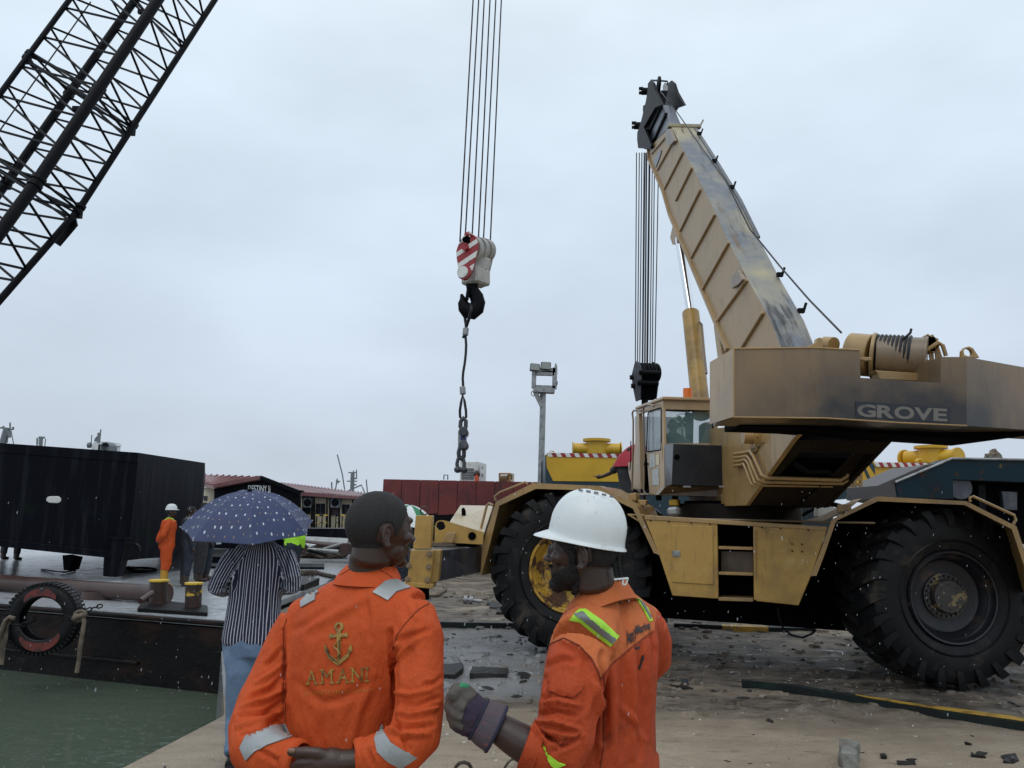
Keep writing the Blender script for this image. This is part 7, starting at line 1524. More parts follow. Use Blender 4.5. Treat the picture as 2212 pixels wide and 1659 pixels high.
    for s in (-1, 1): MB().ell(V((hc.x + .1 * s * .66 - .06, hc.y + .08 * s, .05)), .14, .06, .06).build('boot', M['boot'], root, smooth=60)
man2()

# ---------------------------------------------------------------- generic standing person
def hardhat(C, f, parent, s=1.0, m='helmet'):
    mb = MB(); r_ = f.cross(Z).normalized(); rg = []; n_ = 28
    for j in range(1, 10):
        t = j / 9 * math.pi / 2; rg.append([C + (f * (.125 * math.sin(t) ** .8 * math.cos(k * 2 * math.pi / n_)) + r_ * (.105 * math.sin(t) ** .8 * math.sin(k * 2 * math.pi / n_)) + Z * (.125 * math.cos(t) + .015)) * s for k in range(n_)])
    rg.append([p + (f * (.045 * max(0, math.cos(k * 2 * math.pi / n_)) ** 2) + (p - C).normalized() * .008) * s - Z * .008 * s for k, p in enumerate(rg[-1])])
    rg.append([p - Z * .008 * s for p in rg[-1]]); mb.loft(rg); return mb.build('hard_hat', M[m], parent, smooth=50)
def person(label, foot, H, ang, topm, legm, bootm='boot', hat=None, skin='skin', armL='down', armR='down', group=None, vox=.016, bootH=.1, stance=.1, sleeves='long', headyaw=0, hair=True, belt=False, lean=0, origin=None):
    f = V((math.sin(R(ang)), math.cos(R(ang)), 0)); r_ = V((math.cos(R(ang)), -math.sin(R(ang)), 0)); o = V(foot)
    P = lambda r, ff, u: o + r_ * (r * H) + f * ((ff + lean * u) * H) + Z * (u * H)
    root = thing('person', label, 'person', o, group)
    arms = {'down': [(.108, 0, .805), (.135, -.01, .63), (.135, .03, .48), (.13, .05, .44)], 'back': [(.108, -.01, .805), (.165, -.07, .64), (.05, -.105, .56), (.0, -.11, .55)],
            'front': [(.108, .0, .805), (.155, .0, .64), (.10, .14, .62), (.04, .17, .64)], 'out': [(.108, 0, .81), (.20, .05, .735), (.29, .09, .70), (.34, .10, .70)], 'folded': [(.108, .0, .805), (.145, .02, .65), (.06, .13, .67), (-.04, .13, .69)]}
    pl = {1: arms[armR], -1: arms[armL]}
    def leg(mb, g, u0=.05, s_=None):
        for s in (-1, 1): mb.tube([P(.052 * s, 0, .54), P(.056 * s, 0, .47), P(stance * .5 * s, .01, .28), P(stance * .5 * s, 0, u0)], [.060 * H * g, .062 * H * g, .049 * H * g, .042 * H * g], 14)
    # body
    bd = MB(); C = P(0, .012, .932); hy = R(ang + headyaw); hf = V((math.sin(hy), math.cos(hy), 0)); head(bd, C, hf, H / 1.78)
    bd.tube([C - Z * .05, P(0, 0, .86), P(0, 0, .80)], [.05, .052, .06], 14)
    tor = [(.845, .05, .045), (.825, .095, .065), (.80, .125, .076), (.74, .122, .084), (.66, .108, .078), (.58, .105, .078), (.52, .108, .082), (.48, .09, .075)]
    bd.loft([ring(P(0, 0, u), r_ * (hw * H * .88), f * (th * H * .85), 20) for u, hw, th in tor]); leg(bd, .85)
    for s in (1, -1):
        q = pl[s]; bd.tube([P(q[0][0] * s, *q[0][1:]), P(q[1][0] * s, *q[1][1:]), P(q[2][0] * s, *q[2][1:])], [.024 * H, .021 * H, .016 * H], 10)
        h0, h1 = P(q[2][0] * s, *q[2][1:]), P(q[3][0] * s, *q[3][1:]); d = (h1 - h0).normalized(); bd.tube([h0, h0.lerp(h1, .5), h1], [.015 * H, .024 * H, .020 * H], 10, sx=.7)
        x, y, _ = frame(d)
        for k in range(4): p = h1 + x * (.010 * H * (k - 1.5)); bd.tube([p, p + d * .02 * H + y * .006, p + d * .036 * H + y * .015], .0052 * H, 6)
        bd.tube([h0.lerp(h1, .4), h0.lerp(h1, .7) + x * .025 * H, h1 + x * .028 * H], .006 * H, 6)
    bm_ = remesh(bd, vox * .6, 1); tmp = bm_.copy(); tobj(bm_, 'body', M[skin], root)
    if hair: hair_from(tmp, C, hf, 'hair', M['hair'], root, lambda l: (l[:, 2] > -.055 + 1.1 * np.clip(l[:, 1], 0, 1)) & (np.hypot(l[:, 0], l[:, 1]) < .13) & ~((abs(l[:, 0]) > .068) & (l[:, 2] < .0) & (l[:, 1] > -.04)), .006, .002, H / 1.78)
    # clothes
    cm_ = MB(); cm_.loft([ring(P(0, 0, u), r_ * (hw * H * 1.05), f * (th * H * 1.12), 22) for u, hw, th in tor[1:-1]])
    for s in (1, -1):
        q = pl[s]; e_ = .93 if sleeves == 'long' else .45; a_, b__, c__ = P(q[0][0] * s, *q[0][1:]), P(q[1][0] * s, *q[1][1:]), P(q[2][0] * s, *q[2][1:])
        if sleeves == 'long': cm_.tube([P(.07 * s, 0, .81), a_, a_.lerp(b__, .5), b__, b__.lerp(c__, .5), b__.lerp(c__, .93)], [.038 * H, .042 * H, .038 * H, .037 * H, .033 * H, .027 * H], 14)
        else: cm_.tube([P(.07 * s, 0, .81), a_, a_.lerp(b__, .8)], [.034 * H, .037 * H, .034 * H], 14)
    mt = remesh(cm_, vox, 2); wrinkle(mt, .006, 9, (1, 1, .6), rnd.random() * 9); tobj(mt, 'jacket', M[topm], root)
    lm_ = MB(); lm_.loft([ring(P(0, 0, u), r_ * (hw * H), f * (th * H * 1.1), 20) for u, hw, th in ((.57, .105, .076), (.52, .113, .086), (.47, .104, .082))]); leg(lm_, 1.15, bootH)
    ml = remesh(lm_, vox, 2); wrinkle(ml, .007, 9, (1, 1, .8), rnd.random() * 9); tobj(ml, 'trousers', M[legm], root)
    for s in (-1, 1):
        bt = MB(); bt.tube([P(stance * .5 * s, 0, bootH + .05), P(stance * .5 * s, 0, .04), P(stance * .5 * s, .0, .022)], [.046 * H, .040 * H, .042 * H], 12); bt.tube([P(stance * .5 * s, -.015, .022), P(stance * .5 * s, .05, .022), P(stance * .5 * s, .095, .018)], [.022 * H, .024 * H, .018 * H], 10)
        bt.build('boot', M[bootm], root, smooth=60)
    if hat: hardhat(C + Z * .03, hf, root, H / 1.78, hat)
    return root, P, f, r_
def tape(root, P, pts, m, r_=.012, name='reflective_band'):
    MB().tube([P(*p) for p in pts], r_, 6).build(name, M[m], root, smooth=50)
GW = 'workers standing on the barge deck'
def deckfoot(x, ybase): return G(x, ybase, DZ)
# orange worker with white hard hat
ft = deckfoot(352, 1268); Hh = W(365, 1093, ft.y).z - DZ
root, P, f, r_ = person('worker in orange coverall, white hard hat and yellow boots with hands behind his back', ft, Hh, 62, 'orange', 'orange', 'boot_yellow', 'helmet', armL='back', armR='back', bootH=.21, group=GW)
for s in (-1, 1): tape(root, P, [(.045 * s, -.055, .815), (.07 * s, -.02, .852), (.075 * s, .03, .842), (.072 * s, .062, .80)], 'lime', .014)
MB().tube([P(.1 * math.cos(t), .072 * math.sin(t), .575) for t in [i * .45 for i in range(14)]], .012, 6, closed=True).build('waistband', M['orange_dirty'], root)
# navy worker
ft = deckfoot(397, 1266); Hh = W(403, 1091, ft.y).z - DZ
root, P, f, r_ = person('navy coverall worker with pale shoulder tape standing bareheaded between orange worker and umbrella', ft, Hh, 55, 'navy', 'navy', 'boot', group=GW, headyaw=10, bootH=.13)
for s in (-1, 1): tape(root, P, [(.055 * s, -.06, .80), (.075 * s, -.02, .85), (.08 * s, .03, .84), (.075 * s, .06, .80)], 'reflect', .013); tape(root, P, [(.135 * s + .022 * math.cos(t), .0 + .03 * math.sin(t), .60) for t in [i * .7 for i in range(10)]], 'reflect', .010); tape(root, P, [(.05 * s + .04 * math.cos(t), .04 * math.sin(t), .14) for t in [i * .7 for i in range(10)]], 'reflect', .013)
ft = deckfoot(427, 1256); person('dark grey clad worker with bare feet, half hidden behind the navy worker and umbrella', ft, 1.70, 50, 'greyblack', 'greyblack', 'skin', group=GW, armL='front', armR='front')
ft = deckfoot(443, 1253); root, P, f, r_ = person('navy clad worker with pale ankle tape, mostly hidden by the left umbrella rim', ft, 1.72, 70, 'navy', 'navy', 'boot', group=GW, stance=.14)
for s in (-1, 1): tape(root, P, [(.07 * s + .04 * math.cos(t), .04 * math.sin(t), .17) for t in [i * .7 for i in range(10)]], 'reflect', .013)
ft = deckfoot(20, 1209); person('person behind the black tank, only dark trouser legs and shoes visible below it', ft, 1.72, 20, 'greyblack', 'greyblack', 'boot', stance=.30)
# lime jacket
ft = G(626, 1262, DZ); root, P, f, r_ = person('worker in bright lime jacket with checkered band, head hidden by the dotted umbrella', ft, 1.55, -8, 'vis', 'navy', 'boot', armL='front', armR='down', lean=.0)
for k in range(14):
    t = -2.9 + k * .2; MB().beam(P(.118 * math.sin(t + 3.14) * -1, -.078 * abs(math.cos(t)) - .006, .645), P(.118 * math.sin(t + 3.14) * -1, -.078 * abs(math.cos(t)) - .006, .672), .03, .012).build('check_band', M['reflect' if k % 2 else 'navy'], root)
MB().tube([P(.13 + .03 * math.cos(t), .03 * math.sin(t), .70) for t in [i * .7 for i in range(10)]], .02, 6).build('reflective_band', M['reflect'], root)
# waving man in black shirt under a red umbrella beyond the crane deck
Yw = 13.2; tpz = W(1352, 966, Yw).z; fz = tpz - 1.72; ftw = V((W(1362, 1030, Yw).x, Yw, fz))
root, P, f, r_ = person('man in black printed T-shirt stretching his left arm out beside the crane cab', ftw, 1.74, 12, 'greyblack', 'navy', 'boot', armL='out', armR='down', sleeves='short')
mb = MB(); vs, fs = text_mesh('S', .03); mb.add([P(-.07 + .05 * s, -.072, .72 + .035 * t) for s, t in vs], fs); mb.build('shirt_print', M['cloth_white'], root)
st = thing('work_platform', 'dark platform behind the crane deck on which the waving man stands', 'platform', V((ftw.x, Yw, 0)))
MB().box((ftw.x, Yw + .1, fz - .06), (1.2, 1.0, .12)).build('platform_top', M['teal'], st, bevel=.01)
for sx_ in (-.5, .5):
    for sy in (-.3, .5): MB().box((ftw.x + sx_, Yw + sy, (fz - .12) / 2), (.08, .08, fz - .12)).build('leg', M['teal'], st)
def umbrella(label, C, R0, h, axis, panels, ribm='black', dots=False, seg=6, handle=1.0, phase=0.2, name='umbrella', nrib=8, pw=1.9):
    root = thing(name, label, 'umbrella', C + axis * -handle * .8); x, y, d = frame(axis); n_ = nrib
    for p in range(n_):
        mb = MB(); rows = []
        for j in range(0, 13):
            t = j / 12; row = []
            for k in range(seg + 1):
                u = k / seg; th = 2 * math.pi * (p + u) / n_ + phase; sc = 1 - .10 * t * math.sin(math.pi * u) ** 1; a0 = 2 * math.pi * p / n_ + phase; a1 = a0 + 2 * math.pi / n_
                rr_ = R0 * t * (1 - .12 * math.sin(math.pi * u) * t)
                hgt = h * (1 - t ** pw) - .014 * math.sin(math.pi * u) * math.sin(math.pi * min(1, t * 1.0)) * R0 * 2
                row.append(C + d * hgt + (x * math.cos(th) + y * math.sin(th)) * rr_)
            rows.append(row)
        m_ = seg + 1; vs = [q for r__ in rows for q in r__]; lo_ = [q - d * .003 for q in vs]; N_ = len(vs); fs = []
        for i in range(12):
            for k in range(seg): a_ = i * m_ + k; fs.append((a_, a_ + 1, a_ + m_ + 1, a_ + m_)); fs.append((N_ + a_ + m_, N_ + a_ + m_ + 1, N_ + a_ + 1, N_ + a_))
        mb.add(vs + lo_, fs); ob = mb.build('canopy_panel', panels[p % len(panels)], root, smooth=70)
        a0 = 2 * math.pi * p / n_ + phase; MB().tube([C + d * (h * (1 - t ** pw) - .006) + (x * math.cos(a0) + y * math.sin(a0)) * R0 * t for t in [i / 8 for i in range(9)]], .0035, 5).build('rib', M[ribm], root)
        tip = C + (x * math.cos(a0) + y * math.sin(a0)) * R0; MB().ell(tip, .006, .006, .006).build('rib_tip', M['galv'], root)
    MB().cyl(C + d * (h + .012), C - d * handle, .006, seg=8).build('shaft', M['galv'], root); MB().cyl(C + d * (h - .004), C + d * (h + .014), .016, seg=12).build('ferrule', M['black'], root)
    return root
# dotted umbrella material
um = mat('navy_dotted_fabric', (.020, .032, .095), .6, 0, [((.032, .048, .13), 8, .4, .8, U)], (300, .2, .001)); t = um.node_tree; bs = t.nodes['Principled BSDF']
src = bs.inputs['Base Color'].links[0].from_socket; tx = t.nodes.new('ShaderNodeTexCoord')
def dots(src, sc, thr, cola, colb, off, rnd_):
    mq = t.nodes.new('ShaderNodeMapping'); mq.inputs['Location'].default_value = off; mq.inputs['Scale'].default_value = (1, 1, .35); t.links.new(tx.outputs['Object'], mq.inputs[0])
    vo = t.nodes.new('ShaderNodeTexVoronoi'); vo.inputs['Scale'].default_value = sc; vo.inputs['Randomness'].default_value = rnd_; t.links.new(mq.outputs[0], vo.inputs[0]); vo.voronoi_dimensions = '2D'
    ls = t.nodes.new('ShaderNodeMath'); ls.operation = 'LESS_THAN'; ls.inputs[1].default_value = thr; t.links.new(vo.outputs['Distance'], ls.inputs[0])
    mx_ = t.nodes.new('ShaderNodeMix'); mx_.data_type = 'RGBA'; t.links.new(ls.outputs[0], mx_.inputs[0]); t.links.new(src, mx_.inputs[6]); mx_.inputs[7].default_value = (*cola, 1); return mx_.outputs[2]
src = dots(src, 17, .095, (.50, .53, .58), None, (.0, .0, 0), .4); src = dots(src, 17, .055, (.30, .19, .11), None, (.03, .028, 0), .4)
t.links.new(src, bs.inputs['Base Color'])
umbrella('navy umbrella with white and orange dots held over the man in the striped shirt', W(538, 1139, 5.4), .45, .254, V((.02, -.23, 1)).normalized(), [um], handle=.62, phase=R(21.8), nrib=7, pw=2.15)
umbrella('green and white umbrella partly hidden behind the bareheaded worker face', W(880, 1124, 15), .56, .30, V((.15, -.2, 1)).normalized(), [M['green'], M['cloth_white']], handle=.9, phase=.55)
fg = W(872, 1120, 15.2); person('person in dark clothes under the green and white umbrella beside the outrigger post', V((fg.x, 15.2, 0)), 1.62, 30, 'greyblack', 'navy', 'boot', armL='front', armR='front')
umbrella('red umbrella showing between the yellow barge and the crane cab', W(1378, 1002, 13.3), .46, .34, V((-.12, -.1, 1)).normalized(), [M['redcloth']], handle=.8, phase=.3)
# striped shirt man
def man3():
    W4 = lambda x, y, Y: W(*d4(x, y), Y); YM = 5.5; SC = YM / 5.2
    root = thing('person', 'man in navy white striped shirt and blue jeans standing under the dotted umbrella', 'person', (W4(950, 900, YM).x, YM, 0))
    a, b_ = V((SC, 0, 0)), V((0, SC, 0))
    rg = [(480, 985, .085, .065), (510, 982, .14, .08), (560, 980, .185, .095), (640, 975, .185, .11), (760, 965, .172, .115), (900, 950, .165, .118), (1050, 935, .170, .125), (1180, 922, .180, .135), (1240, 915, .180, .135), (1275, 912, .172, .130)]
    LA = [(p[0], p[1], p[2] * SC) for p in ((800, 570, 5.2), (735, 660, 5.17), (672, 770, 5.12), (650, 825, 5.12), (700, 845, 5.22), (780, 830, 5.35))]; RA = [(p[0], p[1], p[2] * SC) for p in ((1175, 575, 5.2), (1210, 660, 5.18), (1235, 770, 5.13), (1235, 815, 5.14), (1190, 830, 5.25), (1130, 800, 5.38))]
    sh = MB(); sh.loft([ring(W4(x, y, YM), a * hw, b_ * th, 30, 2.5) for y, x, hw, th in rg])
    for A_ in (LA, RA): sh.tube([W4(*p) for p in A_], [r_ * SC for r_ in (.066, .062, .060, .062, .055, .046)], 16)
    me = remesh(sh, .010, 3); wrinkle(me, .0022, 9, (1.3, 1, .35), 2)
    folds(me, d4, [([(780, 560), (800, 700), (790, 850)], 22, -.012), ([(1195, 560), (1185, 700), (1180, 820)], 22, -.012), ([(640, 800), (700, 790), (770, 740)], 16, .01), ([(650, 850), (710, 840), (760, 800)], 14, -.012), ([(1240, 830), (1210, 790), (1190, 740)], 16, -.01), ([(900, 700), (880, 950), (860, 1200)], 26, .008), ([(1060, 700), (1050, 950), (1060, 1150)], 26, .007), ([(980, 800), (960, 1000), (970, 1230)], 26, -.008)])
    v, n_ = mesh_arrays(me); px_ = px_of(v); att = me.attributes.new('stripe', 'FLOAT', 'POINT'); cx_ = W4(950, 900, YM).x
    s_ = np.arctan2(v[:, 0] - cx_, -(v[:, 1] - YM - .02)) * .15
    for A_ in (LA[:4], RA[:4]):
        q = np.array([d4(*p[:2]) for p in A_]); best = np.full(len(v), 1e9); sg = np.zeros(len(v))
        for i in range(3):
            d = q[i + 1] - q[i]; tt = np.clip(((px_ - q[i]) @ d) / (d @ d), 0, 1); df = px_ - (q[i] + tt[:, None] * d); ds = np.linalg.norm(df, axis=1); k = ds < best; best[k] = ds[k]; nr_ = np.array([-d[1], d[0]]) / np.linalg.norm(d); sg[k] = (df @ nr_)[k]
        k = best < 17.5; s_[k] = sg[k] * 3.31e-3
    att.data.foreach_set('value', s_.astype(np.float32))
    sm = mat('navy_white_stripe_shirt', (.014, .015, .045), .8, 0, [], (200, .3, .002)); t = sm.node_tree; bs = t.nodes['Principled BSDF']
    at = t.nodes.new('ShaderNodeAttribute'); at.attribute_name = 'stripe'; m1 = t.nodes.new('ShaderNodeMath'); m1.operation = 'DIVIDE'; m1.inputs[1].default_value = .0185; t.links.new(at.outputs['Fac'], m1.inputs[0])
    m2_ = t.nodes.new('ShaderNodeMath'); m2_.operation = 'FRACT'; t.links.new(m1.outputs[0], m2_.inputs[0]); m3 = t.nodes.new('ShaderNodeMath'); m3.operation = 'LESS_THAN'; m3.inputs[1].default_value = .24; t.links.new(m2_.outputs[0], m3.inputs[0])
    mx_ = t.nodes.new('ShaderNodeMix'); mx_.data_type = 'RGBA'; t.links.new(m3.outputs[0], mx_.inputs[0]); mx_.inputs[6].default_value = (.014, .015, .045, 1); mx_.inputs[7].default_value = (.55, .57, .62, 1); t.links.new(mx_.outputs[2], bs.inputs['Base Color'])
    tobj(me, 'shirt', sm, root)
    bd = MB(); C = W4(960, 400, 5.53); f = V((0, 1, 0)); head(bd, C, f, .95); bd.tube([C - Z * .04, W4(975, 480, 5.52), W4(980, 560, 5.5)], [.05, .052, .06], 14); bd.loft([ring(W4(x, y, YM), a * hw * .85, b_ * th * .8, 20) for y, x, hw, th in rg[1:]])
    for A_ in (LA, RA): bd.tube([W4(*p) for p in A_], [.045, .042, .04, .04, .036, .03], 12)
    for A_ in (LA, RA):
        h0, h1 = W4(*A_[-1]), W(537, 1160, 5.66); p1_ = h0.lerp(h1, .9); bd.tube([h0, p1_], [.03, .026], 10); bd.ell(p1_, .04, .035, .045)
        for k in range(4): bd.tube([p1_ + V((0, .02, .028 - .018 * k)), p1_ + V((.03, .045, .028 - .018 * k)), p1_ + V((.0, .06, .028 - .018 * k))], .009, 7)
    hipL, hipR = W4(815, 1240, YM), W4(1010, 1240, YM)
    LL = [hipL, W(519, 1450, 5.44), W(514, 1550, 5.48), G(508, 1628, .10)]; RL_ = [hipR, W(568, 1450, 5.55), W(566, 1530, 5.65), G(570, 1590, .10)]
    for Lg in (LL, RL_): bd.tube(Lg, [.08, .06, .05, .04], 12)
    tobj(remesh(bd, .008, 1), 'body', M['skin2'], root)
    tr = MB(); tr.loft([ring(W4(x, y, YM), a * hw, b_ * th, 22) for y, x, hw, th in ((1180, 920, .165, .125), (1280, 915, .17, .135), (1360, 915, .165, .13))])
    for Lg in (LL, RL_): tr.tube([Lg[0] + Z * .02, Lg[0].lerp(Lg[1], .4), Lg[1], Lg[2], Lg[3]], [.104, .101, .092, .076, .068], 18)
    mj = remesh(tr, .010, 3); wrinkle(mj, .005, 9, (1, 1, .7), 4); tobj(mj, 'jeans', M['jeans'], root)
    for Lg in (LL, RL_):
        p = Lg[-1]; mb = MB(); mb.tube([V((p.x, p.y - .07, .045)), V((p.x, p.y, .06)), V((p.x - .01, p.y + .09, .05)), V((p.x - .02, p.y + .17, .035))], [.04, .052, .046, .032], 14); mb.tube([V((p.x, p.y - .08, .012)), V((p.x - .02, p.y + .18, .012))], [.04, .042], 12); mb.build('sneaker', M['shoe'], root, smooth=60)
man3()
# crane operator and fan inside the cab
Yo = 10.75; oc = W(*d5(742, 470), Yo); rt = thing('person', 'crane operator seen as a dark silhouette through the misted rear cab window', 'person', V((oc.x, Yo, CL(300, 1310).z + .1)))
bd = MB(); head(bd, oc, V((.5, .85, 0)), .86); bd.tube([oc - Z * .05, oc - Z * .13], [.05, .055], 12)
bd.loft([ring(oc - Z * z_, V((1, 0, 0)) * hw, V((0, 1, 0)) * th, 20) for z_, hw, th in ((.12, .06, .05), (.16, .15, .08), (.22, .20, .10), (.35, .19, .11), (.55, .17, .12), (.75, .18, .14))])
for s in (-1, 1): bd.tube([oc + V((.18 * s, 0, -.2)), oc + V((.22 * s, .05, -.45)), oc + V((.14 * s, .3, -.5))], [.05, .045, .035], 10); bd.ell(oc + V((.13 * s, .34, -.49)), .035, .05, .025); bd.tube([oc + V((.09 * s, 0, -.72)), oc + V((.12 * s, .42, -.72)), oc + V((.12 * s, .48, -1.05))], [.08, .065, .045], 12)
tobj(remesh(bd, .012, 1), 'body', M['ink'], rt)  # near-black body colour paints in the backlit silhouette
fc_ = W(*d5(858, 440), 10.7); fn = thing('cab_fan', 'small four-bladed fan in a wire cage behind the rear cab window', 'fan', fc_ - Z * .1)
MB().tube([fc_ + V((math.cos(t) * .115, 0, math.sin(t) * .115)) for t in [2 * math.pi * i / 28 for i in range(28)]], .005, 6, closed=True).build('cage_ring', M['black'], fn)
for k in range(4):
    t = math.pi / 4 + k * math.pi / 2; d = V((math.cos(t), 0, math.sin(t))); s_ = V((-math.sin(t), .2, math.cos(t))); MB().prism([fc_ + d * .015 - s_ * .012, fc_ + d * .06 - s_ * .042, fc_ + d * .10 - s_ * .03, fc_ + d * .10 + s_ * .025, fc_ + d * .06 + s_ * .035, fc_ + d * .015 + s_ * .012], (0, .006, 0)).build('blade', M['black'], fn)
MB().cyl(fc_ - V((0, .02, 0)), fc_ + V((0, .06, 0)), .025, seg=12).build('hub', M['black'], fn); MB().tube([fc_ + V((0, .05, -.02)), fc_ + V((.02, .08, -.2)), fc_ + V((.02, .3, -.25))], .01, 6).build('bracket', M['black'], fn)
# ================================================================ GROUND CLUTTER
def gy(x, y): p = G(x, y, 0); p.z = gz(p.x, p.y); return p
def strip(front, back, z, mats, name, lab, cat, top=None):
    F_, B_ = [gy(*p) for p in front], [G(*p, z) for p in back]; r_ = thing(name, lab, cat, F_[0])
    TF = [V((p.x, p.y + .004, z)) for p in F_]
    for i in range(len(F_) - 1):
        a, b_ = F_[i] - Z * .05, F_[i + 1] - Z * .05; c_, d_ = B_[i + 1], B_[i]
        MB().add([TF[i], TF[i + 1], c_, d_, a, b_, low(c_, -.05), low(d_, -.05)], [(0, 1, 2, 3), (7, 6, 5, 4), (0, 4, 5, 1), (1, 5, 6, 2), (2, 6, 7, 3), (3, 7, 4, 0)]).build('length', mats, r_)
    if top:
        for i in range(top, len(F_) - 1):
            q = [TF[i] + (B_[i] - TF[i]) * .25 + Z * .003, TF[i + 1] + (B_[i + 1] - TF[i + 1]) * .2 + Z * .003, B_[i + 1] + Z * .003, B_[i] + Z * .003]
            if i == top: q[0] = q[0].lerp(q[3], .7)
            MB().prism(q, (0, 0, .003)).build('yellow_paint', M['yellowwood'], r_)
    return r_
def dens(pts, k=5): return [(a[0] + (b_[0] - a[0]) * i / k, a[1] + (b_[1] - a[1]) * i / k) for a, b_ in zip(pts, pts[1:]) for i in range(k)] + [pts[-1]]
fr_ = dens([(1602, 1481), (1728, 1500), (1848, 1521), (2012, 1549), (2212, 1580), (2420, 1614)]); bk_ = dens([(1603, 1470), (1728, 1479), (1848, 1501), (2012, 1525), (2212, 1551), (2420, 1583)])
for i in range(len(fr_)): fr_[i] = (fr_[i][0], fr_[i][1] + rnd.uniform(-.8, .8)); bk_[i] = (bk_[i][0], bk_[i][1] + rnd.uniform(-.8, .8))
strip(fr_, bk_, .065, M['greenwood'], 'long_fender_strip', 'long black and green strip with worn yellow top lying across the sand at right', 'strip', 10)
strip(dens([(940, 1354), (1030, 1356), (1126, 1357)], 3), dens([(940, 1342), (1030, 1344), (1126, 1345)], 3), .07, M['greenwood'], 'dark_beam', 'long dark green beam lying in the mud between the front wheel and the bareheaded worker', 'beam')
strip(dens([(1456, 1354), (1560, 1360), (1640, 1364), (1762, 1366)], 3), dens([(1456, 1347), (1560, 1350), (1640, 1352), (1762, 1353)], 3), .06, M['greenwood'], 'dark_beam', 'dark green beam with yellow middle lying on the mud under the crane belly', 'beam')
strip(dens([(1560, 1358), (1660, 1362)], 2), dens([(1560, 1352), (1660, 1355)], 2), .068, M['yellowwood'], 'yellow_board', 'short worn yellow board on the beam under the crane belly', 'board')
def plank(pts, z, lab, m='wood', name='timber_offcut', cat='timber', seed=0, rough=.012):
    P_ = [gy(*p) for p in pts]; zb = min(p.z for p in P_) - .02; bm = bmesh.new()
    vs = [bm.verts.new(low(p, zb)) for p in P_] + [bm.verts.new(low(p, zb + .02 + z)) for p in P_]; n_ = len(P_)
    bm.faces.new(vs[:n_]); bm.faces.new(vs[n_:][::-1])
    for i in range(n_): bm.faces.new((vs[i], vs[(i + 1) % n_], vs[(i + 1) % n_ + n_], vs[i + n_]))
    bmesh.ops.subdivide_edges(bm, edges=bm.edges[:], cuts=5, use_grid_fill=True)
    for v in bm.verts: v.co += V((noise.noise(v.co * 9 + V((seed, 0, 0))), noise.noise(v.co * 9 + V((0, seed, 3))), .8 * noise.noise(v.co * 13 + V((3, 0, seed))))) * rough
    bm.verts.index_update(); mb = MB(); mb.add([v.co.copy() for v in bm.verts], [tuple(v.index for v in f.verts) for f in bm.faces]); bm.free()
    return tag(mb.build(name, M[m]), lab, cat)
plank([(950, 1466), (982, 1467), (1001, 1452), (1000, 1441), (950, 1444)], .055, 'black wet timber block at the right elbow of the bareheaded worker', seed=1)
plank([(1014, 1465), (1095, 1466), (1098, 1452), (1020, 1450)], .062, 'ragged black timber block on the sand left of the hard-hat worker', seed=2)
plank([(1112, 1467), (1140, 1469), (1152, 1460), (1118, 1458)], .03, 'small heap of dark dirt just right of the ragged timber block', seed=3, name='dirt_clod', cat='dirt', rough=.02)
plank([(1050, 1308), (1090, 1311), (1094, 1305), (1052, 1302)], .05, 'dark timber offcut nearest the outrigger, left of the front tyre', seed=4)
plank([(1057, 1317), (1100, 1319), (1100, 1312), (1058, 1310)], .05, 'dark timber offcut in the middle of three beside the front tyre', seed=5)
plank([(1072, 1327), (1110, 1327), (1108, 1319), (1074, 1319)], .05, 'dark timber offcut closest to the tread of the front tyre', seed=6)
plank([(1445, 1481), (1478, 1489), (1497, 1488), (1470, 1479)], .02, 'thin dark board lying on the sand under the blue rag', seed=7)
plank([(1473, 1481), (1487, 1482), (1487, 1474), (1474, 1472)], .03, 'small crumpled blue rag on the sand right of the hard-hat worker', 'bluerag' if 'bluerag' in M else 'navy', 'rag', 'rag', 8, .02)
M['bluerag'] = mat('blue_rag', (.04, .07, .14), .7)
plank([(1820, 1668), (1852, 1668), (1856, 1640), (1816, 1634)], .13, 'grey broken concrete lump standing on the sand at the bottom edge', 'stone', 'broken_stone', 'stone', 9, .035)
for k, (x, y, w_, h_, lab) in enumerate(((2115, 1630, 30, 9, 'dark crumpled litter on the sand near the bottom right corner'), (2180, 1640, 34, 12, 'black wet litter heap in the bottom right corner'), (1862, 1623, 10, 3, 'small dark wood chip right of the concrete lump'), (1906, 1633, 12, 8, 'dark wet clod right of the concrete lump'), (2085, 1605, 8, 3, 'small brown wood chip below the long yellow strip'), (1665, 1558, 14, 3, 'thin dark twig lying left of the yellow strip on the sand'), (1960, 1645, 40, 8, 'low brown mud clod at the bottom right'))):
    plank([(x - w_ / 2, y + h_ / 2), (x + w_ / 2, y + h_ / 2 + 1), (x + w_ / 2 + 2, y - h_ / 2), (x - w_ / 2 + 3, y - h_ / 2)], .010 if h_ < 5 else .016, lab, 'wood', 'litter', 'litter', 20 + k, .04)
q = gy(1003, 1303); q2 = gy(1040, 1304); t_ = thing('ring_shackle_pin', 'grey steel pin with two round collars lying in the mud', 'pin', q)
q = q + Z * .06; q2 = q2 + Z * .05; MB().cyl(q, q2, .035, seg=14).build('shaft', M['galv'], t_, smooth=35)
for s in (.05, .38): c_ = q.lerp(q2, s); dd = (q2 - q).normalized(); MB().cyl(c_ - dd * .03, c_ + dd * .035, .075, seg=20).build('collar', M['galv'], t_, smooth=35)
tag(MB().tube([gy(*e3(290 + 10 * i, 1080)) + Z * .03 for i in range(6)] + [gy(*e3(x, y)) + Z * .03 for x, y in ((380, 1080), (430, 1055), (465, 1020), (472, 995), (450, 985))], .028, 7).build('ground_rope', M['fibre'], smooth=60), 'pale rope curled on the mud below the outrigger post', 'rope')
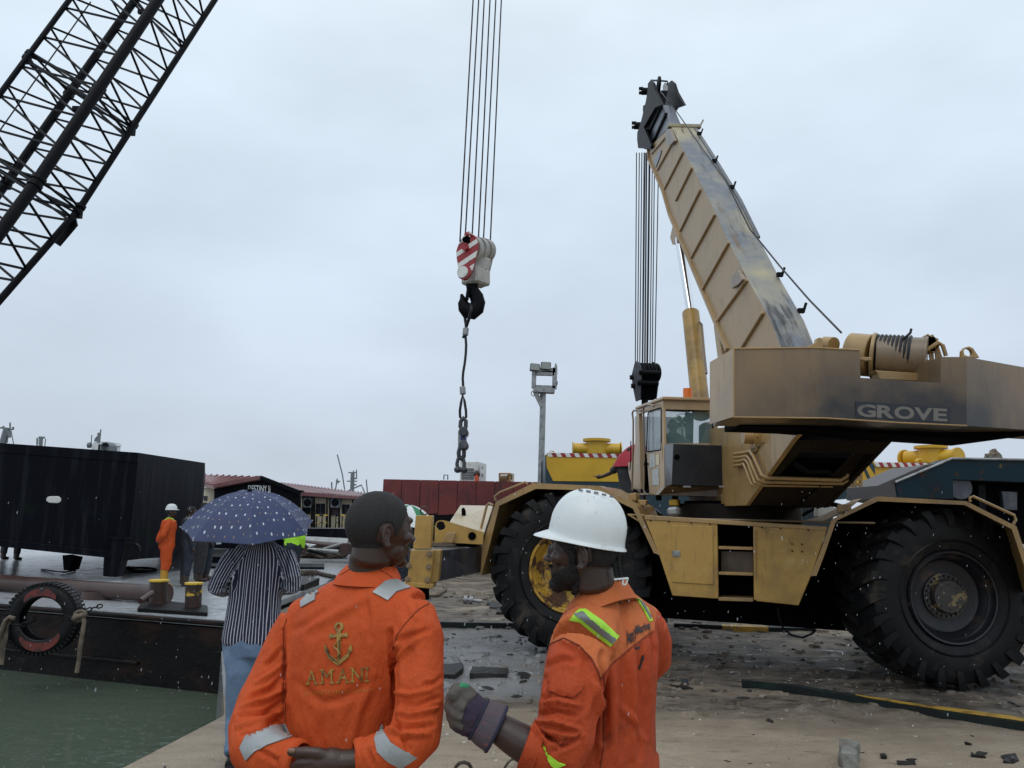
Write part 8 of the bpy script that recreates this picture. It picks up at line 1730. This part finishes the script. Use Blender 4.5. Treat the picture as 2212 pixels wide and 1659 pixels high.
def wireloop(pts, lab, r_=.008):
    tag(MB().tube([G(*e6(x, y), z) for x, y, z in pts], r_, 7).build('wire_rope_end', M['darkfibre'], smooth=60), lab, 'rope')
wireloop([(900, 1690, .0), (925, 1640, .04), (960, 1590, .08), (1000, 1560, .09), (1030, 1545, .07), (1060, 1560, .02), (1090, 1600, .0)], 'black wire rope loop below the forearm of the hard-hat worker')
wireloop([(1070, 1680, .0), (1090, 1640, .04), (1115, 1615, .06), (1150, 1610, .05), (1190, 1640, .0)], 'second black wire rope loop touching the elbow at the bottom edge')
wireloop([(330, 1700, .0), (345, 1640, .04), (380, 1605, .07), (440, 1592, .08), (495, 1610, .06), (520, 1650, .02), (525, 1700, 0)], 'coil of black wire rope at the bottom edge between the two workers', .012)
# loose chips and shells, too many to count
def scatter(n_, mat_, name, label, smin, smax, yr, flat, seed, xr=(-3.0, 9.5), zoff=.0):
    r_ = random.Random(seed); mb = MB()
    for _ in range(n_):
        y = yr[0] + (yr[1] - yr[0]) * r_.random() ** 1.3; x = r_.uniform(xr[0], min(xr[1], .75 * y))
        if x < edgeX(y) + .1 or (y < 7.4 and name == 'x'): continue
        s = r_.uniform(smin, smax) * (1 + .05 * y); a = r_.random() * 6.3; n5 = 5; c_ = V((x, y, gz(x, y) + zoff)); el = r_.uniform(1, 3.0)
        base = [c_ + V((math.cos(a) * math.cos(t) * s * el - math.sin(a) * math.sin(t) * s, math.sin(a) * math.cos(t) * s * el + math.cos(a) * math.sin(t) * s, -.004)) * 1.0 for t in [k * 2 * math.pi / n5 + r_.uniform(-.3, .3) for k in range(n5)]]
        ctr = c_ + V((0, 0, s * flat)); top = [ctr + (p - c_) * r_.uniform(.4, .8) for p in base]
        mb.add(base + top, [tuple(range(n5, 2 * n5))] + [(i, (i + 1) % n5, (i + 1) % n5 + n5, i + n5) for i in range(n5)])
    tag(mb.build(name, mat_, origin=(0, 0, 0)), label, name.replace('_', ' '), kind='stuff')
scatter(380, mat('shell_chip', (.50, .47, .42), .6), 'shell_chips', 'scattered pale shell and stone chips on the wet sand', .004, .010, (2.6, 12), .5, 1)
scatter(300, M['wood'], 'wood_chips', 'scattered dark wood chips and twigs on the wet sand', .004, .013, (2.6, 14), .5, 2)
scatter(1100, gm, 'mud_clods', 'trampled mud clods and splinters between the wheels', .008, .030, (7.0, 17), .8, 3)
scatter(260, mat('pale_mud_clod', (.28, .23, .18), .55, 0, [((.14, .11, .09), 9, .4, .6, U)]), 'sand_clods', 'pale sandy clods in the mud between the wheels', .010, .024, (7.2, 17), .45, 4)
scatter(240, M['wood'], 'broken_laths', 'broken dark laths scattered in the mud', .010, .028, (7.4, 17), .5, 5)
# falling rain
rr_ = random.Random(21); mb = MB()
for _ in range(520):
    Y_ = 1.0 + 5.5 * rr_.random() ** .8; x_, y_ = rr_.uniform(0, 2212), rr_.uniform(1060, 1659); p = W(x_, y_, Y_)
    r0 = rr_.uniform(.0005, .0012) * (.6 + Y_ * .28); mb.ell(p, r0, r0, r0 * 3.0, Matrix.Rotation(R(9), 3, 'Y'), 6, 5)
rm_ = mat('rain_drop', (.6, .65, .7), .1, alpha=.3)
tag(mb.build('rain', rm_, origin=(0, 3, 0), smooth=70), 'falling raindrops across the whole yard', 'rain', kind='stuff')
